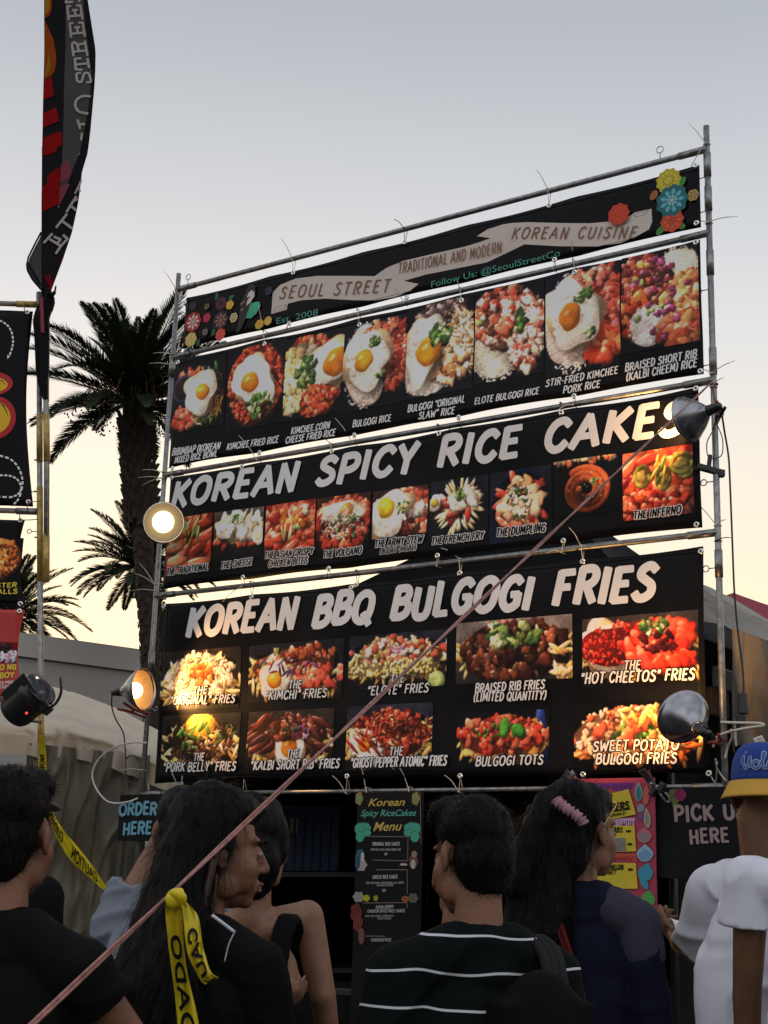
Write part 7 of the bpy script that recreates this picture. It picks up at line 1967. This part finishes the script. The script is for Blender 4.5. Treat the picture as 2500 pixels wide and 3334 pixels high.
mxc = t_.nodes.new('ShaderNodeMix'); mxc.data_type = 'RGBA'; t_.links.new(m3.outputs[0], mxc.inputs[0]); b_.inputs['Specular IOR Level'].default_value = .08; mxc.inputs[6].default_value = (.004, .006, .0055, 1); mxc.inputs[7].default_value = (.55, .55, .58, 1); t_.links.new(mxc.outputs[2], b_.inputs['Base Color'])
p = Person(1530, 2792, 3.05, R(20), 'short haired person in a white striped dark shirt with a black rucksack', build=.9, sw=.17, head_yaw=R(12), head_pitch=R(-8), hs=.93)
p.body(S_TAN, .006); p.shirt(nt_, sleeve=.9, pad=.02, wr=.007, loose=.008); p.trousers(C_JEAN)
p.hair(seed=10, strands=4200, length=.026, extra=lambda mb, s: (mb.ell(s.Hd(0, -.052, -.02), (.068, .055, .075), s.hr), mb.ell(s.Hd(0, .04, .105), (.07, .06, .04), s.hr)))
mb = MB(); mb.ell(p.J(.075, -.185, -.46), (.115, .075, .19)); mb.box(p.J(.075, -.175, -.5), (.2, .11, .34)); remesh('rucksack', mb, .009, 6, CL('rucksack', (.004, .004, .0042)), p.root, p.M)
for q in (1,):
    mb = MB(); pts = smoothpath([p.J(q * .1 + .02, -.17, -.32), p.J(q * .115 + .01, -.12, -.245), p.J(q * .12, -.04, -.222), p.J(q * .125, .06, -.28), p.J(q * .13, .09, -.45)], 6)
    for o_ in (-1, 0, 1): mb.tube([x + Vector((.016 * o_, 0, 0)) for x in pts], .011, 8)
    add(mb, 'shoulder_strap', CL('strap_grey', (.02, .02, .02)), p)
# woman half hidden behind him
p = Person(1496, 2868, 4.4, R(-5), 'person in a thin strapped dark top half hidden behind the striped shirt', build=.9, sw=.16, hs=.95)
p.body(S_TAN, .009); p.shirt(C_BLK, tank=True, pad=.01, vox=.01); p.trousers(C_JEAN); p.hair(seed=12, strands=200, vox=.01)
# woman with the scrunchie
p = Person(1905, 2712, 4.1, R(-22), 'person with a pink scrunchie and navy top beside the pink board', build=.86, sw=.152, head_yaw=R(-30))
p.body(S_TAN, .0065); p.trousers(C_JEAN)
NAVY = CL('navy', (.007, .008, .02)); p.shirt(NAVY, sleeve=.95, pad=.016, wr=.007)
def scr(mb, s):
    for x in (-.1, -.05, 0): mb.cap(s.Hd(x * .7 - .02, -.085, .04), s.J(x * 1.1 - .05, -.14, -.34), .05, .046)
    mb.cap(s.Hd(-.03, -.1, .06), s.J(-.16, -.13, -.2), .06, .05); mb.ell(s.Hd(-.01, -.05, .1), (.075, .075, .05), s.hr)
p.hair(style='long', seed=14, strands=3000, length=.07, extra=scr, sides=(-1,))
mb = MB()
c0 = p.Mi @ at(1858, 2640, 4.0)
ring = []
for i in range(22):
    t = -1.2 + 2.6 * i / 21; ring.append(c0 + Vector((.05 * math.sin(t) * .8, -.012 - .01 * math.cos(t), -.045 * t * .55 + .0)))
mb.tube(ring, [.006 + .013 * abs(math.sin(i * 1.3)) for i in range(22)], 10); add(mb, 'scrunchie', CL('dusty_pink', (.36, .19, .23)), p)
mb = MB(); mb.tube(smoothpath([p.Hd(.05, .075, .085), p.Hd(.086, .03, .07), p.Hd(.088, -.02, .015)], 5), .0022, 6); mb.tube([p.Hd(-.06, .085, .1), p.Hd(.05, .075, .085)], .004, 6); add(mb, 'sunglasses', mat('gold_wire', (.5, .36, .14), .3, .9), p)
for q in (-1, 1):
    sh, el, _w = p.arms[q]
    mb = MB(); a0 = p.J(q * .05, -.05, -.25); mb.cap(a0.lerp(sh, .35), sh, .067, .0665); mb.cap(sh, sh.lerp(el, .28), .0665, .065)
    remesh('shoulder_panel', mb, .008, 3, CL('heather_grey', (.042, .042, .06)), p.root, p.M)
bg_ = [p.W(1812, 2980, 3.92), p.W(1832, 3050, 3.88), p.W(1862, 3140, 3.86), p.W(1891, 3232, 3.85)]
mb = MB()
for o_ in (-.006, .006): mb.tube([x + Vector((o_, 0, 0)) for x in smoothpath(bg_, 6)], .0065, 6)
add(mb, 'bag_strap', CL('dark_red', (.16, .015, .015)), p)
mb = MB(); q = p.W(1893, 3240, 3.85); mb.tube([q + Vector((.009 * math.cos(t), 0, .012 * math.sin(t))) for t in [6.283 * i / 12 for i in range(12)]], .002, 6, closed=True); q2 = p.W(1902, 3265, 3.85); mb.tube([q2 + Vector((.01 * math.cos(t) + .006 * math.sin(t), 0, .026 * math.sin(t))) for t in [6.283 * i / 14 for i in range(14)]], .0025, 6, closed=True); add(mb, 'clasp', mat('brass_clasp', (.5, .4, .25), .3, .9), p)
mb = MB(); mb.box(p.J(.02, -.2, -.95), (.3, .1, .2)); remesh('handbag', mb, .012, 4, CL('dark_red_bag', (.07, .018, .014)), p.root, p.M)

# man in the blue cap
p = Person(2488, 2598, 4.0, R(16), 'person in a white T-shirt and backwards blue cap, holding a white wrapper', build=1.16, sw=.215, neck=.185, head_yaw=R(-31))
p.arms[-1] = [p.W(2330, 2905, 4.0), p.W(2300, 3110, 4.12), p.W(2205, 3050, 4.28)]
p.palm = {-1: Vector((.6, .2, .6))}; p.nr = 1.22
p.body(S_DARK, .006, curl=.75); p.trousers(CL('khaki', (.2, .17, .12)))
WT = CL('white', (.68, .68, .745)); p.shirt(WT, sleeve=.8, pad=.02, wr=.010, loose=.016, hem=-.95, fold=1.7)
cap_ = MB(); CB = mat('cap_blue', (.006, .04, .23), .85, var=.06, scale=20, bump=.2, bscale=200)
def crown(a, b):
    an = 6.283 * a; th = b * 1.5708
    r_ = Vector((.088 * math.cos(an), .107 * math.sin(an) , 0)); z = .115 * math.sin(th) ** .8
    k = max(0.0, math.cos(th)) ** .55
    return p.Hd(r_.x * k, -.012 + r_.y * k, .035 + z)
cap_.grid(crown, 40, 16); capo = add(cap_, 'cap', CB, p, solid=.003)
mb = MB()
def brim(a, b):
    an = math.pi * (1.04 + .92 * a) ; r0 = Vector((.09 * math.cos(an), .109 * math.sin(an), 0)); ex = .062 * max(0, math.sin(math.pi * a)) ** .5 * b
    return p.Hd(r0.x * (1 + .28 * b), -.012 + r0.y - ex, .04 - .046 * b - .25 * (r0.x ** 2) * b)
mb.grid(brim, 30, 8); o = add(mb, 'brim', mat('cap_yellow', (.48, .26, .025), .8), p, solid=.004)
mb = MB(); mb.ell(p.Hd(0, -.012, .151), (.009, .009, .005)); add(mb, 'button', mat('cap_yellow'), p)
class CapS:                                           # lettering wrapped on the back of the crown
    def P(s, u, v, off=0):
        an = 1.5 * math.pi + u / .098
        th = math.asin(min(1, max(0, v / .115)) ** 1.25)
        k = max(0.0, math.cos(th)) ** .55
        return p.M @ p.Hd((.088 + off) * math.cos(an) * k, -.012 + (.107 + off) * math.sin(an) * k, .035 + v)
cs = CapS(); mb = MB()
def script(pts, hw, off, k): ribbon(mb, cs, [Vector((x, y, 0)) for x, y in [tuple(q)[:2] for q in smoothpath([Vector((*a, 0)) for a in pts], 6)]], hw, off, k)
for kk_, hw, off in ((1, .0048, .0035), (0, .0026, .0047)):
    script([(-.068, .052), (-.064, .07), (-.06, .05), (-.052, .036), (-.044, .05), (-.04, .068), (-.036, .04)], hw, off, kk_)
    script([(-.012, .054), (-.024, .056), (-.03, .046), (-.024, .036), (-.012, .04)], hw, off + .0001, kk_)
    script([(-.012, .04), (.004, .066), (.008, .078), (.001, .076), (-.001, .05), (.004, .038), (.012, .04)], hw, off + .0002, kk_)
    script([(.034, .054), (.02, .056), (.014, .044), (.022, .037), (.034, .05), (.036, .04), (.048, .046)], hw, off + .0003, kk_)
add_ = mb.build('script_embroidery', [mat('thread_blue', (.02, .09, .36), .7), mat('thread_grey', (.45, .46, .5), .7)], capo, False)
mb = MB()
for x in (-.058, .0, .06): mb.lathe(p.Hd(.09 * math.cos(1.5 * math.pi + x / .098) * .8, -.012 + .109 * math.sin(1.5 * math.pi + x / .098) * .8, .115), (0, -1, .4), [(0, .0025), (.002, .005), (0, .006)], 10)
o = mb.build('eyelet', mat('eyelet_grey', (.5, .5, .55), .6), capo); o.data.transform(p.M)
mb = MB(); wr_ = p.arms[-1][2]; el_ = p.arms[-1][1]; d_ = (el_ - wr_).normalized(); x_ = d_.orthogonal().normalized(); y_ = d_.cross(x_)
mb.tube([wr_ + d_ * .03 + (x_ * math.cos(t) + y_ * math.sin(t)) * .036 for t in [6.283 * i / 24 for i in range(24)]], .004, 6, closed=True); add(mb, 'wristband', mat('yellow_band', (.6, .36, .04), .5), p)
mb = MB(); mb.tube([p.Hd(-.083, -.014, -.036) + Vector((0, -.003, -.007 * i)) for i in range(4)], [.004, .0045, .004, .002], 8); add(mb, 'earring', mat('pearl', (.6, .5, .5), .3), p)
mb = MB(); q0_ = at(2225, 3036, 4.2)
mb.grid(lambda a, b: q0_ + Vector((-.03 + .17 * a, -.05 + .12 * b + .01 * math.sin(a * 9), .0 + .02 * math.sin(a * 5 + b * 3) + .03 * b)), 12, 8)
tag(mb.build('paper_wrapper', mat('white_paper'), None, True, solid=.002), 'crumpled white paper wrapper held by the man in the blue cap', 'wrapper')
# man in white at the very edge
p = Person(2700, 2650, 3.6, R(4), 'person in a white T-shirt cut by the picture edge, bare arm hanging', build=.92, sw=.2)
p.arms[-1] = [p.W(2447, 2868, 3.6), p.W(2432, 3240, 3.57), p.W(2436, 3620, 3.55)]
p.body(S_DARK, .007); p.trousers(C_JEAN); p.shirt(WT, sleeve=.4, pad=.014, wr=.010, loose=.012); p.hair(seed=20, strands=300)
